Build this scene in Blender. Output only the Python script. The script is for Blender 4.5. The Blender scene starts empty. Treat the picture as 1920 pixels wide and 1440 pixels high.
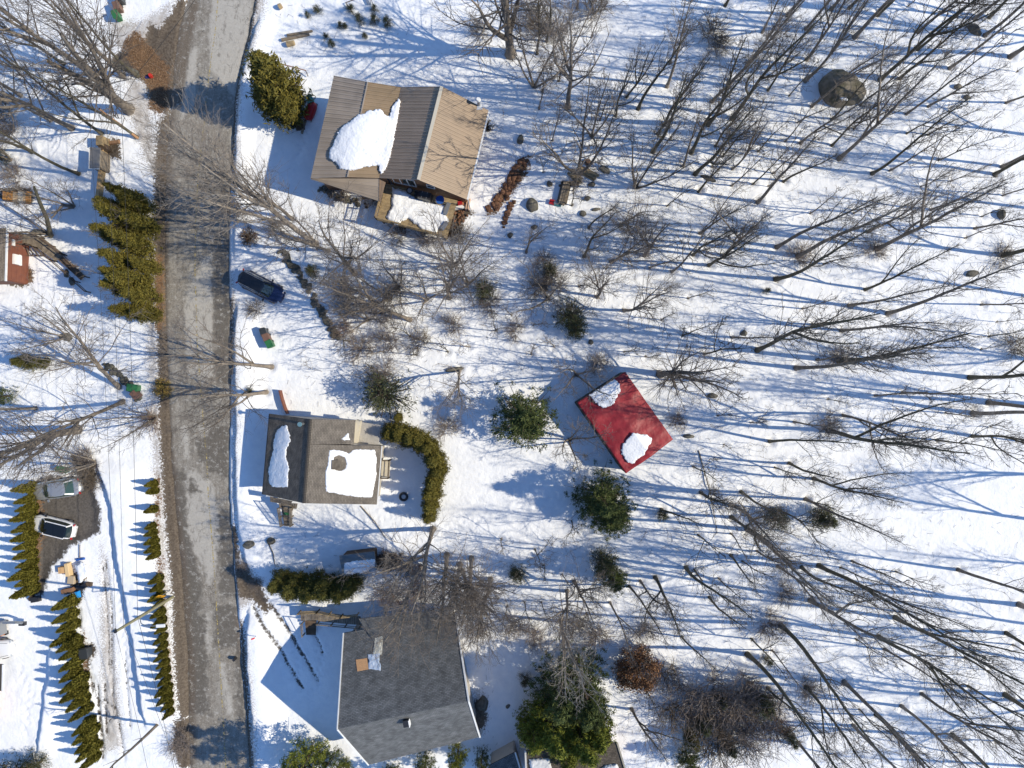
import bpy, math, random, colorsys
import numpy as np
from mathutils import Vector, Matrix, Quaternion

random.seed(7)
rng = np.random.default_rng(11)
SC = bpy.context.scene
COL = SC.collection
R = math.radians

# ------------------------------------------------------------------ camera, light
CAMH = 74.0
FPX = 1331.0                       # focal length in pixels of the 1920 px photograph
PPM = FPX / CAMH                   # pixels per metre on the ground
cam_d = bpy.data.cameras.new('camera')
cam = bpy.data.objects.new('camera', cam_d); COL.objects.link(cam)
cam.location = (0, 0, CAMH); cam.rotation_euler = (0, 0, 0)
cam_d.sensor_width = 36.0; cam_d.lens = 36.0 * FPX / 1920.0
cam_d.clip_start = 0.5; cam_d.clip_end = 3000
SC.camera = cam

SUN_EL, SUN_SLOPE = R(38.5), math.atan(0.11)
world = bpy.data.worlds.new('World'); SC.world = world; world.use_nodes = True
wn = world.node_tree; wn.nodes.clear()
wo = wn.nodes.new('ShaderNodeOutputWorld'); wb = wn.nodes.new('ShaderNodeBackground')
sk = wn.nodes.new('ShaderNodeTexSky'); sk.sky_type = 'NISHITA'; sk.sun_disc = False
sk.sun_elevation = SUN_EL; sk.sun_rotation = R(90) + SUN_SLOPE
sk.altitude = 200; sk.air_density = 1.0; sk.dust_density = 0.0; sk.ozone_density = 7.0
wb.inputs['Strength'].default_value = 0.15
wn.links.new(sk.outputs[0], wb.inputs[0]); wn.links.new(wb.outputs[0], wo.inputs[0])
sd = bpy.data.lights.new('sun', 'SUN'); sd.energy = 3.8; sd.angle = R(0.53); sd.color = (1.0, 0.90, 0.71)
sun = bpy.data.objects.new('sun', sd); COL.objects.link(sun)
ldir = Vector((-math.cos(SUN_EL) * math.cos(SUN_SLOPE), math.cos(SUN_EL) * math.sin(SUN_SLOPE), -math.sin(SUN_EL)))
sun.rotation_euler = ldir.to_track_quat('-Z', 'Y').to_euler(); sun.location = (40, -5, 60)
vs = SC.view_settings
vs.view_transform = 'Standard'; vs.look = 'None'; vs.gamma = 1; vs.exposure = 0.42; vs.use_curve_mapping = False
SC.render.engine = 'CYCLES'
SC.cycles.max_bounces = 5; SC.cycles.diffuse_bounces = 3; SC.cycles.transparent_max_bounces = 8

# ------------------------------------------------------------------ coordinates
def W(px, py, z=0.0):
    k = (CAMH - z) / FPX
    return Vector(((px - 960) * k, (720 - py) * k, z))
def WL(pts, z=0.0): return [W(p[0], p[1], z) for p in pts]

# ------------------------------------------------------------------ value noise
def _hash(ix, iy, s):
    h = (ix * 374761393 + iy * 668265263 + s * 974634777) & 0xFFFFFFFF
    h = ((h ^ (h >> 13)) * 1274126177) & 0xFFFFFFFF
    return ((h ^ (h >> 16)) & 0xFFFF) / 65535.0
def vnoise(x, y, s=0):
    xi = np.floor(x).astype(np.int64); yi = np.floor(y).astype(np.int64)
    fx = x - xi; fy = y - yi; fx = fx * fx * (3 - 2 * fx); fy = fy * fy * (3 - 2 * fy)
    a = _hash(xi, yi, s); b = _hash(xi + 1, yi, s); c = _hash(xi, yi + 1, s); d = _hash(xi + 1, yi + 1, s)
    return (a * (1 - fx) + b * fx) * (1 - fy) + (c * (1 - fx) + d * fx) * fy - 0.5
def fbm(x, y, sc, octv=3, s=0):
    r = 0; a = 1.0
    for o in range(octv):
        r = r + a * vnoise(x / sc + 100 * o, y / sc + 37 * o, s + o); a *= 0.5; sc *= 0.5
    return r
def sstep(a, b, x):
    t = np.clip((x - a) / (b - a), 0, 1); return t * t * (3 - 2 * t)

def line_dist(X, Y, pts):
    """distance, signed side (positive on the east/right of a line drawn downwards in the picture)"""
    best = np.full(X.shape, 1e9); side = np.zeros(X.shape)
    for (x0, y0), (x1, y1) in zip(pts[:-1], pts[1:]):
        dx, dy = x1 - x0, y1 - y0; L2 = dx * dx + dy * dy + 1e-9
        t = np.clip(((X - x0) * dx + (Y - y0) * dy) / L2, 0, 1)
        ex, ey = X - x0 - t * dx, Y - y0 - t * dy
        d = np.hypot(ex, ey); m = d < best
        best = np.where(m, d, best); side = np.where(m, np.sign(-(dx * (Y - y0) - dy * (X - x0)) * -1), side)
    return best, side
def poly_sd(X, Y, pts):
    best = np.full(X.shape, 1e9); ins = np.zeros(X.shape, bool)
    n = len(pts)
    for i in range(n):
        x0, y0 = pts[i]; x1, y1 = pts[(i + 1) % n]
        dx, dy = x1 - x0, y1 - y0; L2 = dx * dx + dy * dy + 1e-9
        t = np.clip(((X - x0) * dx + (Y - y0) * dy) / L2, 0, 1)
        best = np.minimum(best, np.hypot(X - x0 - t * dx, Y - y0 - t * dy))
        c = ((y0 > Y) != (y1 > Y)) & (X < (x1 - x0) * (Y - y0) / (y1 - y0 + 1e-12) + x0)
        ins ^= c
    return np.where(ins, -best, best)
def g2(pts): return [((p[0] - 960) / PPM, (720 - p[1]) / PPM) for p in pts]

# ------------------------------------------------------------------ plan of the ground (picture pixels at ground level)
ROAD_L = [(372, -300), (352, 0), (335, 60), (326, 130), (320, 200), (313, 300), (309, 420), (311, 550), (313, 650), (318, 760), (322, 860), (330, 960), (338, 1040), (345, 1130), (352, 1230), (354, 1330), (356, 1440), (360, 1800)]
ROAD_R = [(520, -300), (478, 0), (467, 60), (452, 120), (440, 190), (434, 300), (431, 420), (430, 500), (432, 600), (434, 700), (432, 800), (430, 900), (434, 980), (440, 1060), (446, 1150), (455, 1250), (462, 1340), (468, 1440), (485, 1800)]
ROAD = ROAD_L + ROAD_R[::-1]
STEPS = [  # polyline drawn downwards, height, width of the raised bank on its right
    (g2([(486, 40), (470, 90), (452, 160), (444, 260), (441, 380), (441, 480)]), 0.40, 2.2),
    (g2([(446, 575), (441, 640), (444, 720), (444, 800), (443, 860), (445, 930), (450, 990), (462, 1045), (474, 1075)]), 0.5, 3.5),
    (g2([(468, 1150), (464, 1190), (466, 1250), (474, 1330), (480, 1440), (490, 1700)]), 0.62, 4.0),
    (g2([(186, 872), (202, 910), (214, 950), (220, 1000), (226, 1050), (236, 1100), (250, 1170), (260, 1240), (268, 1300), (275, 1350)]), 0.72, 5.5),
    (g2([(97, 1215), (96, 1270), (88, 1300), (87, 1330), (80, 1370), (74, 1405)]), 0.5, 3.0),
]
DIRT = [g2(p) for p in [
    [(476, -20), (488, -20), (474, 65), (458, 122), (446, 190), (441, 300), (438, 330), (430, 330), (432, 200), (448, 110)], [(430, 560), (438, 560), (440, 700), (432, 700)], [(432, 980), (446, 985), (452, 1050), (440, 1050)], [(450, 1160), (457, 1165), (464, 1250), (470, 1340), (478, 1440), (464, 1440), (452, 1250)],
    [(336, 190), (330, 300), (326, 420), (330, 650), (340, 860), (352, 980), (363, 1130), (371, 1250), (370, 1340), (340, 1346), (330, 1230), (326, 1130), (318, 1040), (310, 960), (300, 800), (297, 650), (291, 520), (290, 400), (292, 300), (300, 230)],
    [(352, 0), (334, 0), (322, 30), (300, 55), (284, 45), (262, 100), (225, 98), (208, 112), (215, 130), (250, 140), (276, 160), (282, 200), (318, 222), (340, 120)],
    [(136, 1062), (150, 1075), (162, 1090), (158, 1120), (148, 1136), (150, 1170), (140, 1172), (136, 1130)],
    [(440, 1045), (462, 1062), (492, 1098), (512, 1140), (500, 1148), (474, 1122), (450, 1118), (444, 1090)],
    [(846, 392), (874, 388), (890, 400), (872, 412), (862, 436), (836, 452), (830, 436), (838, 415)],
    [(888, 1308), (905, 1318), (915, 1345), (905, 1366), (888, 1372), (886, 1340)],
    [(265, 1000), (272, 1010), (268, 1200), (262, 1200)] if 0 else [(330, 1346), (360, 1340), (366, 1440), (340, 1440), (325, 1400)],
    [(38, 505), (52, 498), (66, 510), (64, 530), (46, 540), (10, 532), (16, 526), (40, 525)],
    [(162, 1206), (178, 1204), (186, 1216), (180, 1228), (172, 1232), (170, 1262), (165, 1262), (164, 1230)],
    [(1, 352), (60, 352), (66, 372), (60, 384), (20, 380), (1, 372)],
    [(196, 262), (226, 262), (230, 300), (200, 298)],
    [(700, 1038), (756, 1036), (756, 1062), (706, 1066)],
]]
LEAF = [g2(p) for p in [
    [(236, 80), (258, 58), (282, 90), (318, 128), (318, 200), (302, 218), (284, 205), (286, 168), (262, 138), (232, 105)],
    [(66, 925), (80, 925), (82, 1000), (74, 1060), (74, 1115), (64, 1115)],
    [(296, 885), (302, 900), (300, 1040), (308, 1042), (312, 1140), (324, 1240), (330, 1335), (318, 1335), (305, 1140), (296, 1000)],
    [(928, 372), (942, 345), (962, 330), (972, 300), (994, 290), (990, 325), (968, 355), (945, 385), (930, 402), (912, 404)],
    [(292, 480), (306, 480), (308, 620), (296, 620)],
    [(44, 505), (62, 506), (62, 528), (44, 534)],
    [(158, 1180), (166, 1220), (168, 1300), (160, 1300)],
]]
ASPH = [g2(p) for p in [
    [(136, 852), (176, 866), (184, 890), (178, 915), (192, 955), (190, 996), (152, 1018), (134, 1022), (120, 1044), (104, 1056), (92, 1084), (84, 1112), (66, 1116), (68, 930), (60, 905), (96, 890), (150, 895)],
]]
TRACKS = [(g2(p), w) for p, w in [
    ([(479, 1138), (500, 1172), (526, 1214), (545, 1250), (568, 1288)], 0.14), ([(509, 1132), (536, 1170), (560, 1212), (580, 1245), (596, 1272)], 0.14),
    ([(195, 1060), (203, 1140), (207, 1200), (208, 1260)], 0.05), ([(200, 1050), (212, 1140), (214, 1300)], 0.045),
    ([(178, 1280), (184, 1310), (192, 1380), (196, 1420)], 0.08), ([(186, 1282), (188, 1330), (196, 1400)], 0.07), ([(199, 1280), (200, 1320), (202, 1372)], 0.08),
    ([(184, 1312), (200, 1314), (216, 1326), (216, 1342), (205, 1352)], 0.05), ([(150, 1250), (172, 1262), (176, 1300)], 0.04),
    ([(236, 1222), (240, 1290), (246, 1360)], 0.04), ([(212, 1300), (226, 1360), (236, 1420)], 0.05),
    ([(150, 1140), (152, 1160), (153, 1178)], 0.06), ([(586, 1180), (600, 1205), (606, 1222)], 0.06),
]]
GRIME = [g2(p) for p in [
    [(480, -20), (506, -20), (492, 65), (470, 130), (456, 200), (450, 330), (438, 330), (440, 190)], [(440, 560), (450, 580), (452, 760), (446, 980), (436, 980)], [(455, 1160), (470, 1200), (484, 1330), (492, 1440), (470, 1440)],
    [(262, 40), (330, 0), (322, 40), (285, 100), (245, 110), (214, 90), (206, 40)],
    [(240, 140), (285, 160), (288, 215), (296, 260), (300, 330), (283, 330), (250, 240), (232, 190)],
    [(275, 600), (300, 600), (304, 800), (314, 960), (324, 1080), (338, 1340), (318, 1340), (304, 1100), (292, 940), (284, 800), (276, 700)],
    [(276, 380), (296, 380), (300, 600), (278, 600)],
    [(434, 120), (476, 20), (490, 20), (470, 100), (448, 180), (444, 300), (432, 300)],
    [(432, 480), (450, 580), (446, 700), (440, 800), (430, 800), (430, 600)],
    [(440, 1010), (470, 1050), (500, 1090), (480, 1130), (440, 1150), (436, 1080)],
    [(190, 1010), (206, 1050), (218, 1200), (236, 1400), (196, 1410), (190, 1200)],
    [(885, 1290), (905, 1290), (915, 1330), (905, 1380), (890, 1380)],
]]
FOOT = []       # trodden footprints
_fr = random.Random(4)
for line in ([(986, 232), (984, 262), (990, 300), (982, 345), (970, 390), (985, 430)], [(590, 1190), (604, 1225), (600, 1262), (590, 1300)], [(560, 1190), (556, 1230), (566, 1265)], [(534, 990), (500, 1005), (470, 1010), (455, 1030)],
    [(728, 905), (745, 930), (740, 965), (700, 975), (640, 985), (560, 995)], [(612, 108), (640, 112), (700, 108), (760, 118), (830, 140)], [(575, 250), (560, 290), (545, 330), (500, 350), (470, 345)], [(150, 1140), (152, 1180), (158, 1215), (170, 1250), (176, 1290)], [(120, 560), (90, 575), (60, 560), (45, 540)], [(1040, 395), (1010, 400), (985, 425), (940, 430), (900, 420)], [(215, 1010), (222, 1080), (232, 1180), (246, 1290)], [(760, 990), (850, 985), (960, 960), (1060, 930)], [(40, 1250), (60, 1300), (50, 1380)]):
    for (x0, y0), (x1, y1) in zip(line[:-1], line[1:]):
        L_ = math.hypot(x1 - x0, y1 - y0); n_ = max(2, int(L_ / 8.5))
        for i in range(n_):
            t = i / n_; s_ = 3.0 if i % 2 else -3.0; nx_, ny_ = -(y1 - y0) / L_, (x1 - x0) / L_
            FOOT.append(((x0 + (x1 - x0) * t + nx_ * s_ + _fr.uniform(-1.5, 1.5) - 960) / PPM, (720 - (y0 + (y1 - y0) * t + ny_ * s_ + _fr.uniform(-1.5, 1.5))) / PPM))
BASINS = []     # tree wells, filled from the tree list: (x, y, radius, depth)

def raw_height(X, Y):
    Z = 0.30 + 0.16 * fbm(X, Y, 7.0, 3, 3) + 0.045 * fbm(X, Y, 1.1, 2, 9)
    Z = Z + sstep(-3, 12, X) * 0.10 * fbm(X * 0.6, Y, 2.6, 2, 21)
    for pts, h, wd in STEPS:
        xs = [p[0] for p in pts]; ys = [p[1] for p in pts]
        m = (X > min(xs) - 1.0) & (X < max(xs) + wd + 1) & (Y > min(ys) - 1.5) & (Y < max(ys) + 1.5)
        if not m.any(): continue
        d, s = line_dist(X[m], Y[m], pts); sdist = d * s + 0.10 * fbm(X[m], Y[m], 0.8, 2, 5)
        end = sstep(min(ys) - 1.2, min(ys) + 1.2, Y[m]) * (1 - sstep(max(ys) - 1.2, max(ys) + 1.2, Y[m]))
        Z[m] += h * sstep(-0.02, 0.22, sdist) * (1 - sstep(wd * 0.25, wd, sdist)) * end
    for polys, drop in ((DIRT, 0.20), (ASPH, 0.26), (LEAF, 0.05)):
        for p in polys:
            xs = [q[0] for q in p]; ys = [q[1] for q in p]
            m = (X > min(xs) - 1) & (X < max(xs) + 1) & (Y > min(ys) - 1) & (Y < max(ys) + 1)
            if not m.any(): continue
            s = poly_sd(X[m], Y[m], p) + 0.35 * fbm(X[m], Y[m], 0.9, 2, 31)
            Z[m] = Z[m] - drop * (1 - sstep(-0.95, 0.15, s))
    for pts, wd in TRACKS:
        xs = [p[0] for p in pts]; ys = [p[1] for p in pts]
        m = (X > min(xs) - 1) & (X < max(xs) + 1) & (Y > min(ys) - 1) & (Y < max(ys) + 1)
        if not m.any(): continue
        d, s = line_dist(X[m], Y[m], pts); Z[m] -= 0.11 * (1 - sstep(wd, wd + 0.2, d))
    for (bx, by, br, bd) in BASINS:
        m = (abs(X - bx) < 3 * br) & (abs(Y - by) < 3 * br)
        if m.any():
            d = np.hypot(X[m] - bx, Y[m] - by) / br
            Z[m] += -bd * np.exp(-d * d * 1.6) + 0.25 * bd * np.exp(-(d - 1.5) ** 2 * 4)
    for (bx, by) in FOOT:
        m = (abs(X - bx) < .5) & (abs(Y - by) < .5)
        if m.any(): Z[m] -= .11 * np.exp(-((X[m] - bx) ** 2 + (Y[m] - by) ** 2) / .026)
    m = (X > -42) & (X < -22)
    if m.any():
        s = poly_sd(X[m], Y[m], g2(ROAD)) + 0.10 * fbm(X[m], Y[m], 0.7, 2, 77)
        k = sstep(-0.05, 0.28, s)
        Z[m] = -0.07 * (1 - k) + Z[m] * k
    return Z
def ground_z(x, y): return float(raw_height(np.array([float(x)]), np.array([float(y)]))[0])
def gz_px(px, py): return ground_z((px - 960) / PPM, (720 - py) / PPM)

# ------------------------------------------------------------------ materials
def mat(name, col, rough=0.8, col2=None, nscale=4.0, bump=0.0, bscale=None, metal=0.0, spec=0.3, island=None, objrand=0.0, detail=6, stretch=None, coat=0.0, thr=(0.35, 0.65)):
    m = bpy.data.materials.new(name); m.use_nodes = True; nt = m.node_tree; N = nt.nodes; L = nt.links
    b = N['Principled BSDF']; b.inputs['Roughness'].default_value = rough; b.inputs['Metallic'].default_value = metal
    b.inputs['Specular IOR Level'].default_value = spec; b.inputs['Coat Weight'].default_value = coat
    c = (*col, 1); out = None
    tc = N.new('ShaderNodeTexCoord'); vec = tc.outputs['Object']
    if stretch:
        mp = N.new('ShaderNodeMapping'); mp.inputs['Scale'].default_value = stretch; L.new(vec, mp.inputs[0]); vec = mp.outputs[0]
    rgb = N.new('ShaderNodeRGB'); rgb.outputs[0].default_value = c; out = rgb.outputs[0]
    if col2:
        n = N.new('ShaderNodeTexNoise'); n.inputs['Scale'].default_value = nscale; n.inputs['Detail'].default_value = detail; L.new(vec, n.inputs['Vector'])
        mr = N.new('ShaderNodeMapRange'); mr.inputs[1].default_value = thr[0]; mr.inputs[2].default_value = thr[1]; L.new(n.outputs[0], mr.inputs[0])
        mx = N.new('ShaderNodeMix'); mx.data_type = 'RGBA'; mx.inputs['B'].default_value = (*col2, 1)
        L.new(mr.outputs[0], mx.inputs['Factor']); L.new(out, mx.inputs['A']); out = mx.outputs['Result']
    if island:
        g = N.new('ShaderNodeNewGeometry'); mx = N.new('ShaderNodeMix'); mx.data_type = 'RGBA'; mx.inputs['B'].default_value = (*island, 1)
        L.new(g.outputs['Random Per Island'], mx.inputs['Factor']); L.new(out, mx.inputs['A']); out = mx.outputs['Result']
    if objrand:
        oi = N.new('ShaderNodeObjectInfo'); mr = N.new('ShaderNodeMapRange'); mr.inputs[3].default_value = 1 - objrand; mr.inputs[4].default_value = 1 + objrand
        L.new(oi.outputs['Random'], mr.inputs[0]); vm = N.new('ShaderNodeVectorMath'); vm.operation = 'SCALE'
        L.new(out, vm.inputs[0]); L.new(mr.outputs[0], vm.inputs['Scale']); out = vm.outputs[0]
    L.new(out, b.inputs['Base Color'])
    if bump:
        n = N.new('ShaderNodeTexNoise'); n.inputs['Scale'].default_value = bscale or nscale; n.inputs['Detail'].default_value = 5; L.new(vec, n.inputs['Vector'])
        bp = N.new('ShaderNodeBump'); bp.inputs['Strength'].default_value = 1.0; bp.inputs['Distance'].default_value = bump
        L.new(n.outputs[0], bp.inputs['Height']); L.new(bp.outputs[0], b.inputs['Normal'])
    return m

def ground_material():
    m = bpy.data.materials.new('snowy_ground'); m.use_nodes = True; nt = m.node_tree; N = nt.nodes; L = nt.links
    b = N['Principled BSDF']; b.inputs['Roughness'].default_value = 0.75; b.inputs['Specular IOR Level'].default_value = 0.2
    geo = N.new('ShaderNodeNewGeometry'); P = geo.outputs['Position']
    att = N.new('ShaderNodeAttribute'); att.attribute_name = 'cover'; sep = N.new('ShaderNodeSeparateColor'); L.new(att.outputs['Color'], sep.inputs[0])
    def noise(s, d=6, rough=0.6, stretch=None):
        n = N.new('ShaderNodeTexNoise'); n.inputs['Scale'].default_value = s; n.inputs['Detail'].default_value = d; n.inputs['Roughness'].default_value = rough
        if stretch:
            mp = N.new('ShaderNodeMapping'); mp.inputs['Scale'].default_value = stretch; L.new(P, mp.inputs[0]); L.new(mp.outputs[0], n.inputs['Vector'])
        else: L.new(P, n.inputs['Vector'])
        return n.outputs[0]
    def mr(v, a, c, lo=0.0, hi=1.0):
        n = N.new('ShaderNodeMapRange'); n.inputs[1].default_value = a; n.inputs[2].default_value = c; n.inputs[3].default_value = lo; n.inputs[4].default_value = hi; L.new(v, n.inputs[0]); return n.outputs[0]
    def mth(op, a, c):
        n = N.new('ShaderNodeMath'); n.operation = op
        for i, v in enumerate((a, c)):
            if isinstance(v, (int, float)): n.inputs[i].default_value = v
            else: L.new(v, n.inputs[i])
        return n.outputs[0]
    def mix(f, a, c):
        n = N.new('ShaderNodeMix'); n.data_type = 'RGBA'; L.new(f, n.inputs['Factor'])
        for k, v in (('A', a), ('B', c)):
            if isinstance(v, tuple): n.inputs[k].default_value = (*v, 1)
            else: L.new(v, n.inputs[k])
        return n.outputs['Result']
    def cover(ch, amp, n, soft=0.06):
        v = mth('ADD', ch, mth('MULTIPLY', mth('SUBTRACT', n, 0.5), amp)); return mr(v, 0.5 - soft, 0.5 + soft)
    nf = noise(5.0, 8, 0.7); nm = noise(1.3, 6); nff = noise(14.0, 6, 0.7)
    snow = mix(mr(nm, 0.35, 0.65), (0.80, 0.82, 0.85), (0.88, 0.89, 0.90))
    # fine litter in the snow (twigs, bits of bark)
    lit = mr(noise(22.0, 3, 0.8), 0.72, 0.80); litm = mth('MULTIPLY', lit, mr(noise(0.35, 3), 0.45, 0.65))
    snow = mix(mth('MULTIPLY', litm, 0.45), snow, (0.25, 0.21, 0.17))
    gr = cover(sep.outputs['Blue'], 1.5, noise(2.6, 9, 0.72), 0.10)      # asphalt and ruts live in blue
    al = N.new('ShaderNodeAttribute'); al.attribute_name = 'grime'
    grime = cover(al.outputs['Fac'], 2.1, noise(7.0, 8, 0.78), 0.06)
    col = mix(mth('MULTIPLY', grime, 0.75), snow, mix(mr(nm, 0.4, 0.6), (0.30, 0.25, 0.20), (0.45, 0.42, 0.39)))
    asph = mix(mr(nf, 0.35, 0.7), (0.075, 0.066, 0.058), (0.15, 0.135, 0.12)); col = mix(gr, col, asph)
    mud = mix(mr(nf, 0.35, 0.7), (0.065, 0.048, 0.034), (0.17, 0.14, 0.11)); col = mix(cover(sep.outputs['Red'], 1.3, nf), col, mud)
    lf = mix(mr(noise(16.0, 2, 0.5), 0.4, 0.6), (0.085, 0.055, 0.036), (0.24, 0.14, 0.075)); col = mix(cover(sep.outputs['Green'], 2.4, noise(4.0, 9, 0.75)), col, lf)
    L.new(col, b.inputs['Base Color'])
    bh = mth('ADD', mth('MULTIPLY', noise(2.2, 6, 0.6), 0.7), mth('MULTIPLY', nff, 0.15))
    bp = N.new('ShaderNodeBump'); bp.inputs['Distance'].default_value = 0.12; bp.inputs['Strength'].default_value = 0.9
    L.new(bh, bp.inputs['Height']); L.new(bp.outputs[0], b.inputs['Normal'])
    return m

def road_material():
    m = bpy.data.materials.new('worn_asphalt'); m.use_nodes = True; nt = m.node_tree; N = nt.nodes; L = nt.links
    b = N['Principled BSDF']
    geo = N.new('ShaderNodeNewGeometry'); P = geo.outputs['Position']
    att = N.new('ShaderNodeAttribute'); att.attribute_name = 'cover'; sep = N.new('ShaderNodeSeparateColor'); L.new(att.outputs['Color'], sep.inputs[0])
    def noise(s, d=6, rough=0.6, stretch=None):
        n = N.new('ShaderNodeTexNoise'); n.inputs['Scale'].default_value = s; n.inputs['Detail'].default_value = d; n.inputs['Roughness'].default_value = rough
        if stretch:
            mp = N.new('ShaderNodeMapping'); mp.inputs['Scale'].default_value = stretch; L.new(P, mp.inputs[0]); L.new(mp.outputs[0], n.inputs['Vector'])
        else: L.new(P, n.inputs['Vector'])
        return n.outputs[0]
    def mr(v, a, c, lo=0.0, hi=1.0):
        n = N.new('ShaderNodeMapRange'); n.inputs[1].default_value = a; n.inputs[2].default_value = c; n.inputs[3].default_value = lo; n.inputs[4].default_value = hi; L.new(v, n.inputs[0]); return n.outputs[0]
    def mth(op, a, c):
        n = N.new('ShaderNodeMath'); n.operation = op
        for i, v in enumerate((a, c)):
            if isinstance(v, (int, float)): n.inputs[i].default_value = v
            else: L.new(v, n.inputs[i])
        return n.outputs[0]
    def mix(f, a, c):
        n = N.new('ShaderNodeMix'); n.data_type = 'RGBA'; L.new(f, n.inputs['Factor'])
        for k, v in (('A', a), ('B', c)):
            if isinstance(v, tuple): n.inputs[k].default_value = (*v, 1)
            else: L.new(v, n.inputs[k])
        return n.outputs['Result']
    def cover(ch, amp, n, soft=0.17):
        v = mth('ADD', ch, mth('MULTIPLY', mth('SUBTRACT', n, 0.5), amp)); return mr(v, 0.5 - soft, 0.5 + soft)
    streak = noise(1.0, 6, 0.6, (2.6, 0.30, 1)); nf = noise(6.0, 8, 0.7); nl = noise(0.45, 4)
    base = mix(mr(streak, 0.35, 0.68), (0.19, 0.172, 0.145), (0.33, 0.312, 0.275))
    base = mix(mth('MULTIPLY', mr(noise(0.55, 8, 0.7), 0.42, 0.62), 0.7), base, (0.17, 0.145, 0.115))
    base = mix(mr(nf, 0.45, 0.75), base, (0.36, 0.335, 0.295))
    base = mix(mth('MULTIPLY', mr(noise(11.0, 5, 0.8), 0.50, 0.62), 0.55), base, (0.13, 0.115, 0.10))
    col = mix(cover(sep.outputs['Red'], 0.9, noise(1.6, 7)), base, mix(mr(nf, 0.3, 0.8), (0.33, 0.315, 0.285), (0.47, 0.44, 0.39)))
    wet = cover(sep.outputs['Green'], 1.5, noise(1.4, 7))
    col = mix(wet, col, mix(mr(nf, 0.3, 0.75), (0.10, 0.088, 0.070), (0.19, 0.17, 0.14)))
    mud = cover(sep.outputs['Blue'], 1.2, nf)
    col = mix(mth('MULTIPLY', mud, 0.85), col, mix(mr(noise(12, 4, 0.7), 0.35, 0.7), (0.075, 0.055, 0.038), (0.19, 0.155, 0.12)))
    col = mix(mth('MULTIPLY', mr(noise(1.9, 7, 0.75), 0.54, 0.62), 0.6), col, (0.44, 0.425, 0.39))
    col = mix(mth('MULTIPLY', mr(noise(1.1, 8, 0.75, (1.6, 0.7, 1)), 0.53, 0.66), 0.6), col, (0.10, 0.088, 0.074))
    # cracks
    v = N.new('ShaderNodeTexVoronoi'); v.feature = 'DISTANCE_TO_EDGE'; v.inputs['Scale'].default_value = 0.75
    ns = N.new('ShaderNodeTexNoise'); ns.inputs['Scale'].default_value = 1.5; L.new(P, ns.inputs['Vector'])
    va = N.new('ShaderNodeVectorMath'); va.operation = 'ADD'; vm = N.new('ShaderNodeVectorMath'); vm.operation = 'SCALE'; vm.inputs['Scale'].default_value = 1.1
    L.new(ns.outputs['Color'], vm.inputs[0]); L.new(P, va.inputs[0]); L.new(vm.outputs[0], va.inputs[1]); L.new(va.outputs[0], v.inputs['Vector'])
    crack = mth('MULTIPLY', mr(v.outputs['Distance'], 0.004, 0.022, 1.0, 0.0), mr(noise(0.6, 4), 0.47, 0.62))
    col = mix(mth('MULTIPLY', crack, 0.6), col, (0.07, 0.06, 0.05))
    # crumbs of snow and salt
    chips = mr(noise(9.0, 2, 0.5), 0.74, 0.77); chips = mth('MULTIPLY', chips, mr(noise(0.5, 3), 0.5, 0.6))
    col = mix(chips, col, (0.78, 0.78, 0.78))
    L.new(col, b.inputs['Base Color'])
    rg = N.new('ShaderNodeMix'); rg.data_type = 'FLOAT'; rg.inputs[2].default_value = 0.9; rg.inputs[3].default_value = 0.35; L.new(wet, rg.inputs[0]); L.new(rg.outputs[0], b.inputs['Roughness'])
    bp = N.new('ShaderNodeBump'); bp.inputs['Distance'].default_value = 0.02; L.new(mth('SUBTRACT', nf, crack), bp.inputs['Height']); L.new(bp.outputs[0], b.inputs['Normal'])
    return m

# ------------------------------------------------------------------ object helpers
ORG = {}
def mesh_np(name, V, F, mat_=None, smooth=False, tri=None):
    me = bpy.data.meshes.new(name); V = np.asarray(V, dtype=np.float32).reshape(-1, 3)
    if isinstance(F, np.ndarray):
        k = F.shape[1]; me.vertices.add(len(V)); me.vertices.foreach_set('co', V.ravel())
        me.loops.add(F.size); me.loops.foreach_set('vertex_index', F.astype(np.int32).ravel())
        me.polygons.add(len(F)); me.polygons.foreach_set('loop_start', np.arange(0, F.size, k, dtype=np.int32))
        me.update(calc_edges=True)
    else:
        me.from_pydata([tuple(v) for v in V], [], F); me.update()
    if smooth: me.polygons.foreach_set('use_smooth', [True] * len(me.polygons))
    if mat_: me.materials.append(mat_)
    return me
def link(name, me, parent=None, loc=None):
    o = bpy.data.objects.new(name, me); COL.objects.link(o)
    if parent: o.parent = parent
    if loc is not None: o.location = loc
    return o
def thing(name, label, cat, loc=(0, 0, 0), group=None, rotz=0.0):
    o = bpy.data.objects.new(name, None); COL.objects.link(o); o.empty_display_size = 0.3
    o.location = loc; o.rotation_euler = (0, 0, rotz); o['label'] = label; o['category'] = cat
    if group: o['group'] = group
    ORG[o.name] = Vector(loc)
    return o
def part(name, V, F, m, parent, smooth=False, label=None):
    """geometry given in world coordinates (parent unrotated)"""
    o0 = ORG[parent.name]; V = np.array([tuple(v) for v in V], dtype=float) - np.array(o0)
    ob = link(name, mesh_np(name, V, F, m, smooth), parent); ORG[ob.name] = o0
    if label: ob['label'] = label
    return ob
def single(name, V, F, m, label, cat, smooth=False, group=None):
    V = np.array([tuple(v) for v in V], dtype=float); c = V.mean(axis=0); c[2] = V[:, 2].min()
    ob = link(name, mesh_np(name, V - c, F, m, smooth), None, c); ORG[ob.name] = Vector(c)
    ob['label'] = label; ob['category'] = cat
    if group: ob['group'] = group
    return ob
BOXF = [(0, 3, 2, 1), (4, 5, 6, 7), (0, 1, 5, 4), (1, 2, 6, 5), (2, 3, 7, 6), (3, 0, 4, 7)]
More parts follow.
